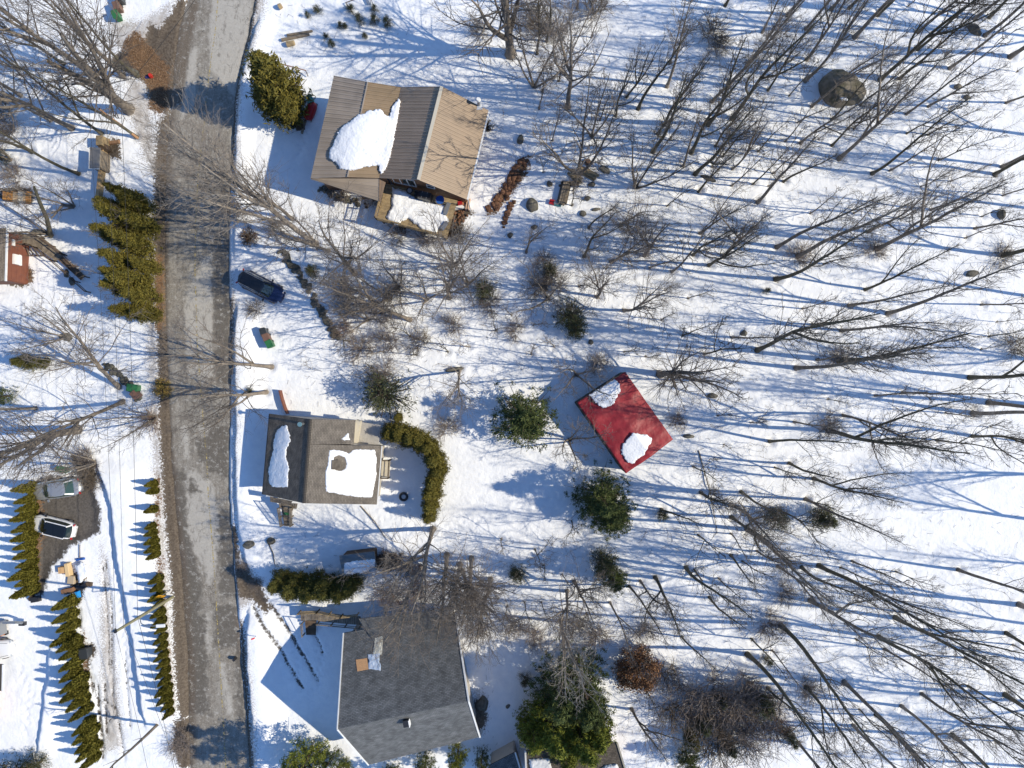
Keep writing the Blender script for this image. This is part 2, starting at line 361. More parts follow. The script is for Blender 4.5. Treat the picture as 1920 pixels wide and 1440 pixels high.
def slab_v(q, th):
    """q: four top corners (world) ; th thickness downwards"""
    q = [Vector(v) for v in q]; n = (q[1] - q[0]).cross(q[3] - q[0])
    if n.z < 0: q = q[::-1]
    lo = [v - Vector((0, 0, th)) for v in q]
    return lo + q, BOXF
def obox_v(c, sx, sy, sz, a=0.0):
    c = Vector(c); ca, sa = math.cos(a), math.sin(a); V = []
    for z in (0, sz):
        for x, y in ((-1, -1), (1, -1), (1, 1), (-1, 1)):
            X, Y = x * sx / 2, y * sy / 2; V.append(c + Vector((X * ca - Y * sa, X * sa + Y * ca, z)))
    return V, BOXF
def beam_v(p, q, w, h):
    p = Vector(p); q = Vector(q); d = (q - p).normalized(); s = d.cross(Vector((0, 0, 1)))
    if s.length < 1e-4: s = Vector((1, 0, 0))
    s.normalize(); u = s.cross(d).normalized(); V = []
    for e in (p, q):
        for a, b_ in ((-1, -1), (1, -1), (1, 1), (-1, 1)): V.append(e + s * a * w / 2 + u * b_ * h / 2)
    return V, [(0, 1, 2, 3), (7, 6, 5, 4), (0, 4, 5, 1), (1, 5, 6, 2), (2, 6, 7, 3), (3, 7, 4, 0)]
def merge(*vf):
    V = []; F = []
    for v, f in vf:
        o = len(V); V += list(v); F += [tuple(i + o for i in t) for t in f]
    return V, F
def cyl_v(p, q, r0, r1, n=10, caps=True):
    p = Vector(p); q = Vector(q); d = (q - p).normalized(); s = d.orthogonal().normalized(); u = d.cross(s); V = []
    for e, r in ((p, r0), (q, r1)):
        for i in range(n):
            a = 2 * math.pi * i / n; V.append(e + (s * math.cos(a) + u * math.sin(a)) * r)
    F = [(i, (i + 1) % n, n + (i + 1) % n, n + i) for i in range(n)]
    if caps: F += [tuple(range(n))[::-1], tuple(range(n, 2 * n))]
    return V, F
def tubes(P, Rd, sides):
    """P (M,n,3), Rd (M,n) -> verts, quads"""
    M, n, _ = P.shape
    T = np.empty_like(P); T[:, 1:-1] = P[:, 2:] - P[:, :-2]; T[:, 0] = P[:, 1] - P[:, 0]; T[:, -1] = P[:, -1] - P[:, -2]
    T /= np.linalg.norm(T, axis=2, keepdims=True) + 1e-9
    ref = np.where(np.abs(T[:, :1, 2:3]) < 0.8, np.array([0, 0, 1.0]), np.array([1.0, 0, 0])); ref = np.broadcast_to(ref, T.shape)
    S = np.cross(T, ref); S /= np.linalg.norm(S, axis=2, keepdims=True) + 1e-9; U = np.cross(T, S)
    a = np.arange(sides) * 2 * math.pi / sides
    V = P[:, :, None, :] + Rd[:, :, None, None] * (S[:, :, None, :] * np.cos(a)[None, None, :, None] + U[:, :, None, :] * np.sin(a)[None, None, :, None])
    idx = np.arange(M * n * sides).reshape(M, n, sides); nx = np.roll(idx, -1, axis=2)
    F = np.stack([idx[:, :-1], nx[:, :-1], nx[:, 1:], idx[:, 1:]], axis=-1).reshape(-1, 4)
    return V.reshape(-1, 3), F
def tube_poly(pts, r, sides=5):
    P = np.array([[tuple(p) for p in pts]]); Rr = np.full((1, len(pts)), r) if np.isscalar(r) else np.array([r]); return tubes(P, Rr, sides)
# ------------------------------------------------------------------ where trees stand (base pixel x, y, height m, kind)
# kinds: f forest stem, s spreading crown, b big old spreading, m multi-stem, y young sapling
TREES = []
def T(kind, h, *pts):
    for p in pts: TREES.append((p[0], p[1], h, kind, p[2:] if len(p) > 2 else None))
T('f', 21, (1602, 70), (1650, 150), (1373, 222), (1328, 233), (1573, 298), (1457, 463), (1497, 480), (1645, 467), (1880, 478), (1893, 107))
T('f', 17, (1513, 112), (1510, 152), (1688, 147), (1335, 190), (1855, 33), (1245, 234), (1197, 204), (1251, 162), (1635, 325), (1865, 327), (1358, 480), (1878, 313), (1477, 28), (1722, 60), (1780, 128))
T('f', 12, (1402, 118), (1560, 223), (1887, 192), (1155, 217), (1281, 312), (1310, 359), (1314, 437), (1342, 273), (1560, 273), (1373, 317), (1470, 340), (1828, 428), (1300, 478), (1025, 77), (1007, 100), (1232, 251), (1430, 60), (1440, 170), (1740, 200))
T('y', 9, (1495, 230), (1472, 265), (1335, 313), (1450, 325), (1372, 348), (1312, 358), (1312, 437), (1017, 172), (1125, 225), (1302, 477), (1086, 537), (1422, 284), (1700, 250), (1760, 300), (1600, 400), (1690, 410), (1520, 400))
T('b', 17, (957, 102), (1237, 702, 1318, 692, 13))
T('s', 17, (1065, 200), (1120, 557, 1150, 515, 11))
T('s', 11, (1164, 422), (1209, 479), (1146, 490), (1170, 582))
T('m', 15, (1084, 325))
T('m', 12, (1110, 255), (1192, 352), (1001, 162))
T('f', 22, (1420, 657), (1665, 588), (1455, 523), (1493, 690), (1573, 677), (1818, 708), (1853, 755), (1825, 775), (1553, 807))
T('f', 15, (1330, 497), (1622, 543), (1577, 620), (1443, 828), (1525, 897), (1390, 922), (1592, 573), (1480, 868))
T('y', 9, (1453, 877), (1313, 923), (1510, 937), (1300, 875), (1338, 927), (1309, 1003), (1347, 1084), (1287, 1066), (1907, 827), (1899, 1209), (1448, 1220), (1370, 1000))
T('f', 22, (1401, 992), (1536, 1061), (1520, 1126), (1464, 1173), (1679, 1158), (1647, 1194), (1401, 1227), (1583, 1279), (1885, 1303), (1786, 1379), (1910, 1133))
T('f', 17, (1372, 970), (1370, 947), (1511, 936), (1504, 1064), (1796, 1068), (1511, 1288), (1690, 1324), (1887, 1187), (1497, 1393), (1728, 1301), (1287, 1064), (1229, 1083), (1600, 1360))
T('f', 12, (1370, 1041), (1699, 1147), (1201, 1090), (1180, 1100), (1240, 955), (1144, 1130), (1315, 925), (1330, 1120), (1440, 1290), (1640, 1340))
T('s', 12, (1077, 1091), (1064, 1108))
T('y', 8, (255, 470), (272, 560), (240, 530), (286, 430))
T('y', 7, (1054, 1077), (983, 1129), (1015, 1129), (951, 1137), (1072, 977), (940, 1010), (1020, 1060), (1100, 1150), (905, 1130))
T('s', 15, (812, 992, 778, 1112, 17), (862, 1058, 848, 1158, 15), (920, 1086, 905, 1205, 15), (866, 1070, 900, 1190, 13), (842, 558), (770, 600, 610, 545, 13), (665, 512), (500, 735, 330, 755, 13), (510, 688, 350, 670, 14))
T('r', 19, (592, 458, 346, 222, 19))
T('p', 14, (1050, 1165, 1068, 1290, 14))
T('s', 13, (862, 692, 852, 748, 10), (838, 1040, 800, 1185, 16), (884, 1046, 886, 1180, 15), (790, 1062, 742, 1185, 13), (548, 410), (616, 470))
T('m', 10, (800, 562), (747, 537), (877, 530), (852, 495), (1080, 702), (1067, 825), (1027, 560), (725, 560), (690, 600))
T('y', 7, (770, 630), (780, 665), (997, 665), (1039, 650), (700, 690), (655, 640), (720, 660), (640, 590), (1170, 660), (930, 620), (1000, 610), (880, 650), (840, 660), (960, 590), (1240, 600), (1290, 560), (1070, 590), (560, 470))
T('b', 16, (241, 205, 40, 70, 19), (147, 805, -60, 830, 15))
T('s', 17, (181, 142), (135, 240), (230, 142), (222, 727, 60, 590, 15), (230, 752, 20, 850, 14))
T('f', 16, (94, 226), (257, 142), (190, 250), (67, 766), (147, 325), (256, 257), (60, 285), (120, 120), (40, 180), (60, 60))
T('m', 9, (290, 782), (125, 632), (180, 868), (137, 387), (20, 300), (94, 440), (35, 130))


def seg_clear(px, py):
    for x0, y0, x1, y1 in ((470, 120, 930, 450), (480, 770, 850, 1000), (500, 1060, 910, 1440), (1070, 690, 1270, 895), (920, 720, 1060, 850), (940, 1190, 1160, 1440), (300, 0, 480, 1440), (840, 820, 1200, 1010), (1250, 1230, 1520, 1440)):
        if x0 < px < x1 and y0 < py < y1: return False
    return True
_r = random.Random(9)
for _ in range(400):
    if len(TREES) > 232: break
    x = _r.uniform(1220, 1910); y = _r.uniform(5, 560)
    if min(math.hypot(x - t[0], y - t[1]) for t in TREES) > 26 and math.hypot(x - 1575, y - 172) > 60: TREES.append((x, y, _r.uniform(14, 20), 'f', None))
_r = random.Random(3); cnt = 0
while cnt < 95:
    x = _r.uniform(960, 1915); y = _r.uniform(10, 1430)
    if not seg_clear(x, y) or (x > 1560 and 830 < y < 1050): continue
    if min(math.hypot(x - t[0], y - t[1]) for t in TREES) < 24: continue
    TREES.append((x, y, _r.choice((5, 6, 8, 10, 12, 14)), 'y' if _r.random() < 0.6 else 'f', None)); cnt += 1
for t in TREES:
    BASINS.append(((t[0] - 960) / PPM, (720 - t[1]) / PPM, 0.30 + 0.012 * t[2], 0.10 + 0.008 * t[2]))

# ------------------------------------------------------------------ ground sheet
def axis(lo, hi, st, far):
    a = np.arange(lo, hi + 1e-6, st); o = []; d = st; v = hi
    while v < far: d *= 1.35; v += d; o.append(v)
    return np.concatenate([-(np.array(o[::-1]) - hi) + lo, a, np.array(o)])
gx = axis(-58, 58, 0.155, 900); gy = axis(-44.5, 44.5, 0.155, 900)
GX, GY = np.meshgrid(gx, gy); GZ = raw_height(GX, GY)
nx, ny = len(gx), len(gy); ii = np.arange(nx * ny).reshape(ny, nx)
GF = np.stack([ii[:-1, :-1], ii[:-1, 1:], ii[1:, 1:], ii[1:, :-1]], -1).reshape(-1, 4)
me = mesh_np('snowy_ground', np.stack([GX, GY, GZ], -1).reshape(-1, 3), GF, ground_material(), True)
def polys_mask(X, Y, polys, soft):
    M = np.zeros(X.shape)
    for p in polys:
        xs = [q[0] for q in p]; ys = [q[1] for q in p]
        m = (X > min(xs) - soft) & (X < max(xs) + soft) & (Y > min(ys) - soft) & (Y < max(ys) + soft)
        if m.any(): M[m] = np.maximum(M[m], np.clip(0.5 - poly_sd(X[m], Y[m], p) / (2 * soft), 0, 1))
    return M
C4 = np.zeros((ny * nx, 4), np.float32); C4[:, 3] = 1
C4[:, 0] = polys_mask(GX, GY, DIRT, 0.9).ravel()
C4[:, 1] = polys_mask(GX, GY, LEAF, 0.8).ravel() * 0.92
trk = np.zeros(GX.shape)
for pts, wd in TRACKS:
    xs = [p[0] for p in pts]; ys = [p[1] for p in pts]
    m = (GX > min(xs) - 1) & (GX < max(xs) + 1) & (GY > min(ys) - 1) & (GY < max(ys) + 1)
    d, s = line_dist(GX[m], GY[m], pts); trk[m] = np.maximum(trk[m], np.clip(0.5 - (d - wd) / (0.8 if wd > 0.1 else 0.5), 0, 1.1 if wd > .1 else 0.85))
for i, p in enumerate(BASINS):
    m = (abs(GX - p[0]) < 1) & (abs(GY - p[1]) < 1); d = np.hypot(GX[m] - p[0], GY[m] - p[1])
    trk_ = np.clip(0.62 - d / (2.6 * p[2]), 0, 1); C4r = C4[:, 0].reshape(ny, nx); C4r[m] = np.maximum(C4r[m], trk_)
C4[:, 2] = np.maximum(polys_mask(GX, GY, ASPH, 0.7), trk).ravel()
ca = me.color_attributes.new('cover', 'FLOAT_COLOR', 'POINT'); ca.data.foreach_set('color', C4.ravel())
ga = me.attributes.new('grime', 'FLOAT', 'POINT'); ga.data.foreach_set('value', (polys_mask(GX, GY, GRIME, 1.2) * 0.85).ravel().astype(np.float32))
go = link('snowy_ground', me); go['kind'] = 'structure'; go['label'] = 'snow covered ground with hummocks, ruts and bare muddy patches'

# ------------------------------------------------------------------ road
def interp_line(pts, n):
    ys = np.linspace(pts[0][1], pts[-1][1], n); return np.interp(ys, [p[1] for p in pts], [p[0] for p in pts]), ys
nr, nc = 620, 36
xl, yl = interp_line(ROAD_L, nr); xr, _ = interp_line(ROAD_R, nr)
xl = xl + 3.0 * fbm(yl, yl * 0, 22, 3, 51); xr = xr + 2.4 * fbm(yl, yl * 0 + 9, 18, 3, 52)
tt = np.linspace(0, 1, nc); RXp = xl[:, None] * (1 - tt) + xr[:, None] * tt; RYp = np.repeat(yl[:, None], nc, 1)
RX = (RXp - 960) / PPM; RY = (720 - RYp) / PPM
RZ = 0.01 + 0.05 * np.sin(np.pi * tt)[None, :] + 0.012 * fbm(RX, RY, 1.6, 2, 61) + (-0.04 * (np.abs(tt - 0.5) > 0.49))[None, :]
ii = np.arange(nr * nc).reshape(nr, nc); F = np.stack([ii[:-1, :-1], ii[1:, :-1], ii[1:, 1:], ii[:-1, 1:]], -1).reshape(-1, 4)
me = mesh_np('road', np.stack([RX, RY, RZ], -1).reshape(-1, 3), F, road_material(), True)
PALE = [g2(p) for p in [[(400, 0), (475, 0), (440, 180), (420, 160), (396, 130), (392, 60)], [(345, 160), (360, 90), (372, 90), (366, 200), (336, 230)],
    [(352, 888), (368, 880), (382, 898), (396, 902), (404, 930), (412, 960), (412, 1030), (400, 1085), (384, 1060), (366, 1040), (348, 985)],
    [(412, 1242), (420, 1240), (432, 1300), (438, 1336), (426, 1340)], [(386, 1040), (398, 1044), (396, 1100), (386, 1092)], [(340, 800), (352, 800), (356, 860), (346, 858)],
    [(384, 480), (398, 480), (400, 700), (380, 720), (352, 700), (346, 560)], [(372, 800), (396, 800), (398, 870), (388, 860)], [(384, 1150), (392, 1150), (396, 1220), (388, 1225)]]]
WETP = [g2(p) for p in [[(398, 430), (434, 430), (434, 720), (404, 720)], [(404, 800), (434, 800), (432, 900), (408, 890), (392, 880), (372, 860), (366, 830)], [(410, 950), (440, 960), (446, 1120), (416, 1120), (408, 1050)],
    [(322, 880), (345, 880), (352, 1000), (380, 1100), (374, 1200), (340, 1130)], [(350, 1150), (384, 1150), (392, 1340), (352, 1340)], [(440, 1170), (452, 1190), (460, 1350), (446, 1350)], [(400, 1130), (446, 1140), (450, 1210), (404, 1215)], [(350, 900), (362, 896), (372, 920), (356, 930)]]]
MUDP = [g2(p) for p in [[(336, -50), (346, 20), (346, 100), (328, 210), (324, 330), (316, 440), (314, 620), (322, 800), (338, 960), (354, 1100), (366, 1250), (366, 1440), (330, 1440), (330, 1100), (300, 700), (300, 100)], [(440, 1150), (450, 1150), (460, 1250), (452, 1260)], [(355, 0), (375, 0), (350, 130), (342, 200), (320, 200)]]]
C4 = np.zeros((nr * nc, 4), np.float32); C4[:, 3] = 1
C4[:, 0] = polys_mask(RX, RY, PALE, 0.5).ravel(); C4[:, 1] = polys_mask(RX, RY, WETP, 0.7).ravel(); C4[:, 2] = polys_mask(RX, RY, MUDP, 0.6).ravel()
ca = me.color_attributes.new('cover', 'FLOAT_COLOR', 'POINT'); ca.data.foreach_set('color', C4.ravel())
road = link('road', me); road['kind'] = 'structure'; road['label'] = 'cracked patched asphalt road running down the left side'
# faded yellow centre line, its own thin sheet of paint
mp = bpy.data.materials.new('yellow_road_paint'); mp.use_nodes = True; N = mp.node_tree.nodes; L = mp.node_tree.links
pb = N['Principled BSDF']; pb.inputs['Base Color'].default_value = (0.42, 0.33, 0.13, 1); pb.inputs['Roughness'].default_value = 0.8
geo = N.new('ShaderNodeNewGeometry'); n1 = N.new('ShaderNodeTexNoise'); n1.inputs['Scale'].default_value = 5; n1.inputs['Detail'].default_value = 6; L.new(geo.outputs['Position'], n1.inputs['Vector'])
m1 = N.new('ShaderNodeMapRange'); m1.inputs[1].default_value = 0.47; m1.inputs[2].default_value = 0.60; L.new(n1.outputs[0], m1.inputs[0]); L.new(m1.outputs[0], pb.inputs['Alpha'])
LINE = [(412, -60), (409, 0), (404, 60), (398, 100), (390, 160), (382, 240), (372, 330), (367, 420), (366, 500), (370, 640), (379, 760), (388, 860), (391, 930), (397, 1000), (402, 1070), (406, 1130), (410, 1200), (416, 1300), (424, 1440), (440, 1600)]
lx, ly = interp_line(LINE, 300); V = []; F = []
for i in range(300):
    row = np.argmin(abs(yl - ly[i]))
    for s in (-0.055, 0.055):
        X = (lx[i] - 960) / PPM + s; Y = (720 - ly[i]) / PPM
        tc_ = (lx[i] - xl[row]) / (xr[row] - xl[row]); z = float(np.interp(tc_ + s / 6.5, tt, RZ[row])) + 0.006
        V.append((X, Y, z))
for i in range(299): F.append((2 * i, 2 * i + 2, 2 * i + 3, 2 * i + 1))
o = link('centre_line', mesh_np('centre_line', V, F, mp)); o['kind'] = 'structure'; o['label'] = 'faded yellow centre line painted on the road'

# ------------------------------------------------------------------ building materials
M = {}
M['snow'] = mat('snow', (0.86, 0.87, 0.89), 0.75, (0.82, 0.84, 0.87), 2.0, 0.05, 5.0)
M['metal_tan'] = mat('tan_metal_roof', (0.245, 0.170, 0.110), 0.5, (0.215, 0.15, 0.098), 0.8, 0.004, 8, spec=0.5, objrand=0.05)
M['metal_brown'] = mat('brown_metal_roof', (0.34, 0.255, 0.185), 0.5, (0.30, 0.225, 0.16), 0.8, 0.004, 8, spec=0.5, objrand=0.06)
M['metal_grey'] = mat('grey_metal_roof', (0.36, 0.30, 0.24), 0.5, (0.30, 0.25, 0.20), 0.8, 0.004, 8, spec=0.5, objrand=0.10)
M['metal_ochre'] = mat('ochre_metal_roof', (0.275, 0.20, 0.125), 0.5, (0.23, 0.17, 0.105), 0.8, 0.004, 8, spec=0.5, objrand=0.06)
M['wood'] = mat('weathered_wood', (0.36, 0.27, 0.15), 0.8, (0.26, 0.19, 0.11), 3, 0.01, 20, objrand=0.22, stretch=(1, 1, 1))
M['woodgrey'] = mat('grey_wood', (0.24, 0.20, 0.15), 0.85, (0.15, 0.12, 0.09), 3, 0.01, 20, objrand=0.25)
M['wooddark'] = mat('dark_wood', (0.13, 0.09, 0.06), 0.85, (0.08, 0.055, 0.04), 3, 0.01, 20, objrand=0.25)
M['siding'] = mat('brown_siding', (0.22, 0.12, 0.065), 0.7, (0.16, 0.085, 0.05), 2, 0.01, 12)
M['siding_red'] = mat('red_brown_siding', (0.20, 0.075, 0.045), 0.7, (0.16, 0.06, 0.04), 2)
M['siding_light'] = mat('pale_siding', (0.48, 0.45, 0.40), 0.7, (0.42, 0.39, 0.35), 2)
M['dark'] = mat('dark_interior', (0.02, 0.02, 0.022), 0.8)
M['glass'] = mat('window_glass', (0.03, 0.045, 0.055), 0.08, spec=0.8)
M['white'] = mat('white_paint', (0.78, 0.78, 0.76), 0.5, (0.7, 0.7, 0.69), 3)
M['blackm'] = mat('black_metal', (0.025, 0.025, 0.028), 0.4, spec=0.5)
M['greym'] = mat('grey_metal', (0.32, 0.33, 0.34), 0.4, metal=0.6)
M['gutter'] = mat('beige_gutter', (0.55, 0.50, 0.40), 0.5)
def shingle(name, c1, c2, moss=None):
    m = bpy.data.materials.new(name); m.use_nodes = True; nt = m.node_tree; N = nt.nodes; L = nt.links; b = N['Principled BSDF']; b.inputs['Roughness'].default_value = 0.9
    uv = N.new('ShaderNodeUVMap'); uv.uv_map = 'UVMap'
    br = N.new('ShaderNodeTexBrick'); br.inputs['Scale'].default_value = 1.0; br.inputs['Brick Width'].default_value = 0.32; br.inputs['Row Height'].default_value = 0.14
    br.inputs['Mortar Size'].default_value = 0.012; br.inputs['Color1'].default_value = (*c1, 1); br.inputs['Color2'].default_value = (*c2, 1); br.inputs['Mortar'].default_value = (c2[0] * .45, c2[1] * .45, c2[2] * .45, 1); br.inputs['Bias'].default_value = -0.1
    L.new(uv.outputs[0], br.inputs['Vector']); n = N.new('ShaderNodeTexNoise'); n.inputs['Scale'].default_value = 1.2; n.inputs['Detail'].default_value = 7; L.new(uv.outputs[0], n.inputs['Vector'])
    mr = N.new('ShaderNodeMapRange'); mr.inputs[1].default_value = 0.3; mr.inputs[2].default_value = 0.7; mr.inputs[3].default_value = 0.72; mr.inputs[4].default_value = 1.3; L.new(n.outputs[0], mr.inputs[0])
    vm = N.new('ShaderNodeVectorMath'); vm.operation = 'SCALE'; L.new(br.outputs[0], vm.inputs[0]); L.new(mr.outputs[0], vm.inputs['Scale']); out = vm.outputs[0]
    n2 = N.new('ShaderNodeTexNoise'); n2.inputs['Scale'].default_value = 7; n2.inputs['Detail'].default_value = 3; L.new(uv.outputs[0], n2.inputs['Vector'])
    m2 = N.new('ShaderNodeMapRange'); m2.inputs[1].default_value = 0.66; m2.inputs[2].default_value = 0.72; m2.inputs[4].default_value = 0.5; L.new(n2.outputs[0], m2.inputs[0])
    mx = N.new('ShaderNodeMix'); mx.data_type = 'RGBA'; L.new(m2.outputs[0], mx.inputs['Factor']); L.new(out, mx.inputs['A']); mx.inputs['B'].default_value = (*(moss or c1), 1)
    L.new(mx.outputs['Result'], b.inputs['Base Color'])
    bp = N.new('ShaderNodeBump'); bp.inputs['Distance'].default_value = 0.02; L.new(br.outputs['Fac'], bp.inputs['Height']); bp.invert = True; L.new(bp.outputs[0], b.inputs['Normal'])
    return m
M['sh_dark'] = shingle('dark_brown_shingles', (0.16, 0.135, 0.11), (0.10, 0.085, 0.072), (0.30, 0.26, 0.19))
M['sh_light'] = shingle('sunlit_brown_shingles', (0.195, 0.17, 0.14), (0.15, 0.13, 0.108), (0.24, 0.21, 0.17))  # paler copy of the brown shingles, sunlight on the right slope put into its colour
M['sh_grey'] = shingle('grey_shingles', (0.15, 0.155, 0.16), (0.09, 0.096, 0.10), (0.19, 0.19, 0.19))
M['sh_left'] = shingle('taupe_shingles', (0.17, 0.145, 0.12), (0.12, 0.10, 0.085), (0.20, 0.17, 0.14))

def roof_slab(name, q, th, m, parent, label=None):
    """q = eave/ridge quad [ridge a, ridge b, eave b, eave a]; real slab with metres as UV"""
    a, b_, c, d = [Vector(v) for v in q]; V = [a, b_, c, d] + [v - Vector((0, 0, th)) for v in (a, b_, c, d)]
    F = [(0, 1, 2, 3), (7, 6, 5, 4), (0, 4, 5, 1), (1, 5, 6, 2), (2, 6, 7, 3), (3, 7, 4, 0)]
    o = part(name, V, F, m, parent, label=label); me = o.data; uvl = me.uv_layers.new(name='UVMap')
    ux = (b_ - a).normalized(); n = ux.cross((d - a)).normalized(); uy = n.cross(ux)
    for lp in me.loops:
        v = V[lp.vertex_index] - a; uvl.data[lp.index].uv = (v.dot(ux), v.dot(uy))
    if (c - a).cross(b_ - a).z < 0: me.flip_normals()
    return o
def metal_slope(parent, q, n, m, name='roof_panel'):
    """standing ribs run from ridge to eave; one object per sheet"""
    a, b_, c, d = [Vector(v) for v in q]
    for i in range(n):
        t0, t1 = i / n, (i + 1) / n; A = a.lerp(b_, t0); B = a.lerp(b_, t1); D = d.lerp(c, t0); Cc = d.lerp(c, t1)
        jit = Vector((0, 0, random.uniform(-0.006, 0.006)))
        v1 = slab_v([A + jit, B + jit, Cc + jit, D + jit], 0.06); w = (B - A) * 0.16
        up = Vector((0, 0, 0.06)); v2 = slab_v([A + up, A + w + up, D + w * ((Cc - D).length / max((B - A).length, .01)) + up, D + up], 0.055)
        w2 = w * 0.5; mid = (A + B) / 2 + Vector((0, 0, 0.025)); midd = (D + Cc) / 2 + Vector((0, 0, 0.025)); v3 = slab_v([mid, mid + w2, midd + w2, midd], 0.02)
        V, F = merge(v1, v2, v3); part(name, V, F, m, parent)
def plane_z(q):
    a, b_, c, d = [Vector(v) for v in q]; n = (b_ - a).cross(c - a)
    return lambda x, y: a.z - (n.x * (x - a.x) + n.y * (y - a.y)) / n.z
def drape(name, pxpoly, zf, thick, m, parent, holes=(), step=1.1, jit=1.2, seed=1, label=None, soft=4.0):
    """a lump of snow lying on a surface z = zf(x, y), outline given where the picture shows it"""
    xs = [p[0] for p in pxpoly]; ys = [p[1] for p in pxpoly]
    ax = np.arange(min(xs) - 3, max(xs) + 3, step); ay = np.arange(min(ys) - 3, max(ys) + 3, step); PX, PY = np.meshgrid(ax, ay)
    jx = jit * fbm(PX, PY, 4, 2, seed) * 2
    sdv = poly_sd(PX, PY, pxpoly) + jx
    for h in holes: sdv = np.maximum(sdv, -poly_sd(PX, PY, h) + jx)
    Z = np.full(PX.shape, float(zf(*W(sum(xs) / len(xs), sum(ys) / len(ys), 5)[:2])))
    for _ in range(5):
        k = (CAMH - Z) / FPX; X = (PX - 960) * k; Y = (720 - PY) * k
        Z = zf(X, Y) if not isinstance(zf(0, 0), float) or True else Z
        Z = np.asarray(Z) + thick * np.sqrt(np.clip(-sdv / soft, 0, 1)) + thick * 0.25 * fbm(PX, PY, 9, 2, seed + 5)
    k = (CAMH - Z) / FPX; X = (PX - 960) * k; Y = (720 - PY) * k
    keep = sdv < 0.9; ids = -np.ones(PX.shape, int); ids[keep] = np.arange(keep.sum())
    q = np.stack([ids[:-1, :-1], ids[1:, :-1], ids[1:, 1:], ids[:-1, 1:]], -1).reshape(-1, 4); q = q[(q >= 0).all(1)]
    Zb = np.where(sdv > -0.2, zf(X, Y) - 0.05, Z)
    V = np.stack([X[keep], Y[keep], Zb[keep]], -1)
    return part(name, V, q, m, parent, True, label)
def wall_v(p, q, z0, th=0.15):
    """vertical wall between two top points down to z0"""
    p = Vector(p); q = Vector(q); d = Vector((q.x - p.x, q.y - p.y, 0)).normalized(); s = Vector((-d.y, d.x, 0)) * th / 2
    V = [Vector((e.x, e.y, z0)) + k * s for e in (p, q) for k in (-1, 1)] + [e + k * s for e in (p, q) for k in (-1, 1)]
    return V, [(0, 1, 3, 2), (4, 6, 7, 5), (0, 4, 5, 1), (2, 3, 7, 6), (0, 2, 6, 4), (1, 5, 7, 3)]
def inset(pts, d):
    c = sum((Vector(p) for p in pts), Vector()) / len(pts); out = []
    for p in pts:
        v = Vector(p) - c; l = math.hypot(v.x, v.y); out.append(Vector(p) - Vector((v.x / l * d, v.y / l * d, 0)))
    return out
def boards(parent, a, b_, c, d, n, th, m, name='deck_board', gap=0.12):
    """quad a-b-c-d split across a->b into n boards"""
    a, b_, c, d = [Vector(v) for v in (a, b_, c, d)]
    for i in range(n):
        t0, t1 = (i + gap / 2) / n, (i + 1 - gap / 2) / n; z = Vector((0, 0, random.uniform(-0.008, 0.008)))
        V, F = slab_v([a.lerp(b_, t0) + z, a.lerp(b_, t1) + z, d.lerp(c, t1) + z, d.lerp(c, t0) + z], th); part(name, V, F, m, parent)
def railing(parent, pts, h, m, bal=0.0, post=1.6, w=0.07, name='railing', rails=(1.0, 0.5), base=None):
    """top rail, lower rail, posts and balusters following pts at deck level"""
    for r in rails:
        vf = [beam_v(Vector(p) + Vector((0, 0, h * r)), Vector(q) + Vector((0, 0, h * r)), w if r < 1 else w * 1.7, w * 0.6) for p, q in zip(pts[:-1], pts[1:])]
        V, F = merge(*vf); part('handrail' if r == 1.0 else 'lower_rail', V, F, m, parent)
    for p, q in zip(pts[:-1], pts[1:]):
        p, q = Vector(p), Vector(q); L = (q - p).length; n = max(1, round(L / post))
        for i in range(n + 1):
            e = p.lerp(q, i / n); V, F = obox_v(e - Vector((0, 0, 0.3)), 0.10, 0.10, h + 0.35); part('railing_post', V, F, m, parent)
        if bal:
            k = int(L / bal); vf = [obox_v(p.lerp(q, (i + 0.5) / k) + Vector((0, 0, 0.08)), 0.035, 0.035, h - 0.12) for i in range(k)]
            V, F = merge(*vf); part('balusters', V, F, m, parent)
def window(parent, p, q, h, nmull=1, m_frame=None, out=0.05):
    """p,q lower corners on the wall; frame with glass proud of the wall on its right-hand side"""
    p, q = Vector(p), Vector(q); up = Vector((0, 0, h)); d = (q - p).normalized(); s = Vector((d.y, -d.x, 0)) * out
    fr = [beam_v(p + s, q + s, 0.09, 0.08), beam_v(p + s + up, q + s + up, 0.09, 0.08)]
    for i in range(nmull + 1):
        e = p.lerp(q, i / nmull) + s; fr.append(beam_v(e, e + up, 0.08, 0.08))
    V, F = merge(*fr); w = part('window', V, F, m_frame or M['white'], parent)
    for i in range(nmull):
        a, b_ = p.lerp(q, i / nmull), p.lerp(q, (i + 1) / nmull); V, F = beam_v((a + b_) / 2 + s * 0.6, (a + b_) / 2 + s * 0.6 + up, 0.02, 0.02)
        V = [a + s * .5, b_ + s * .5, b_ + s * .5 + up, a + s * .5 + up, a + s * .8, b_ + s * .8, b_ + s * .8 + up, a + s * .8 + up]
        part('pane', V, BOXF, M['glass'], w)

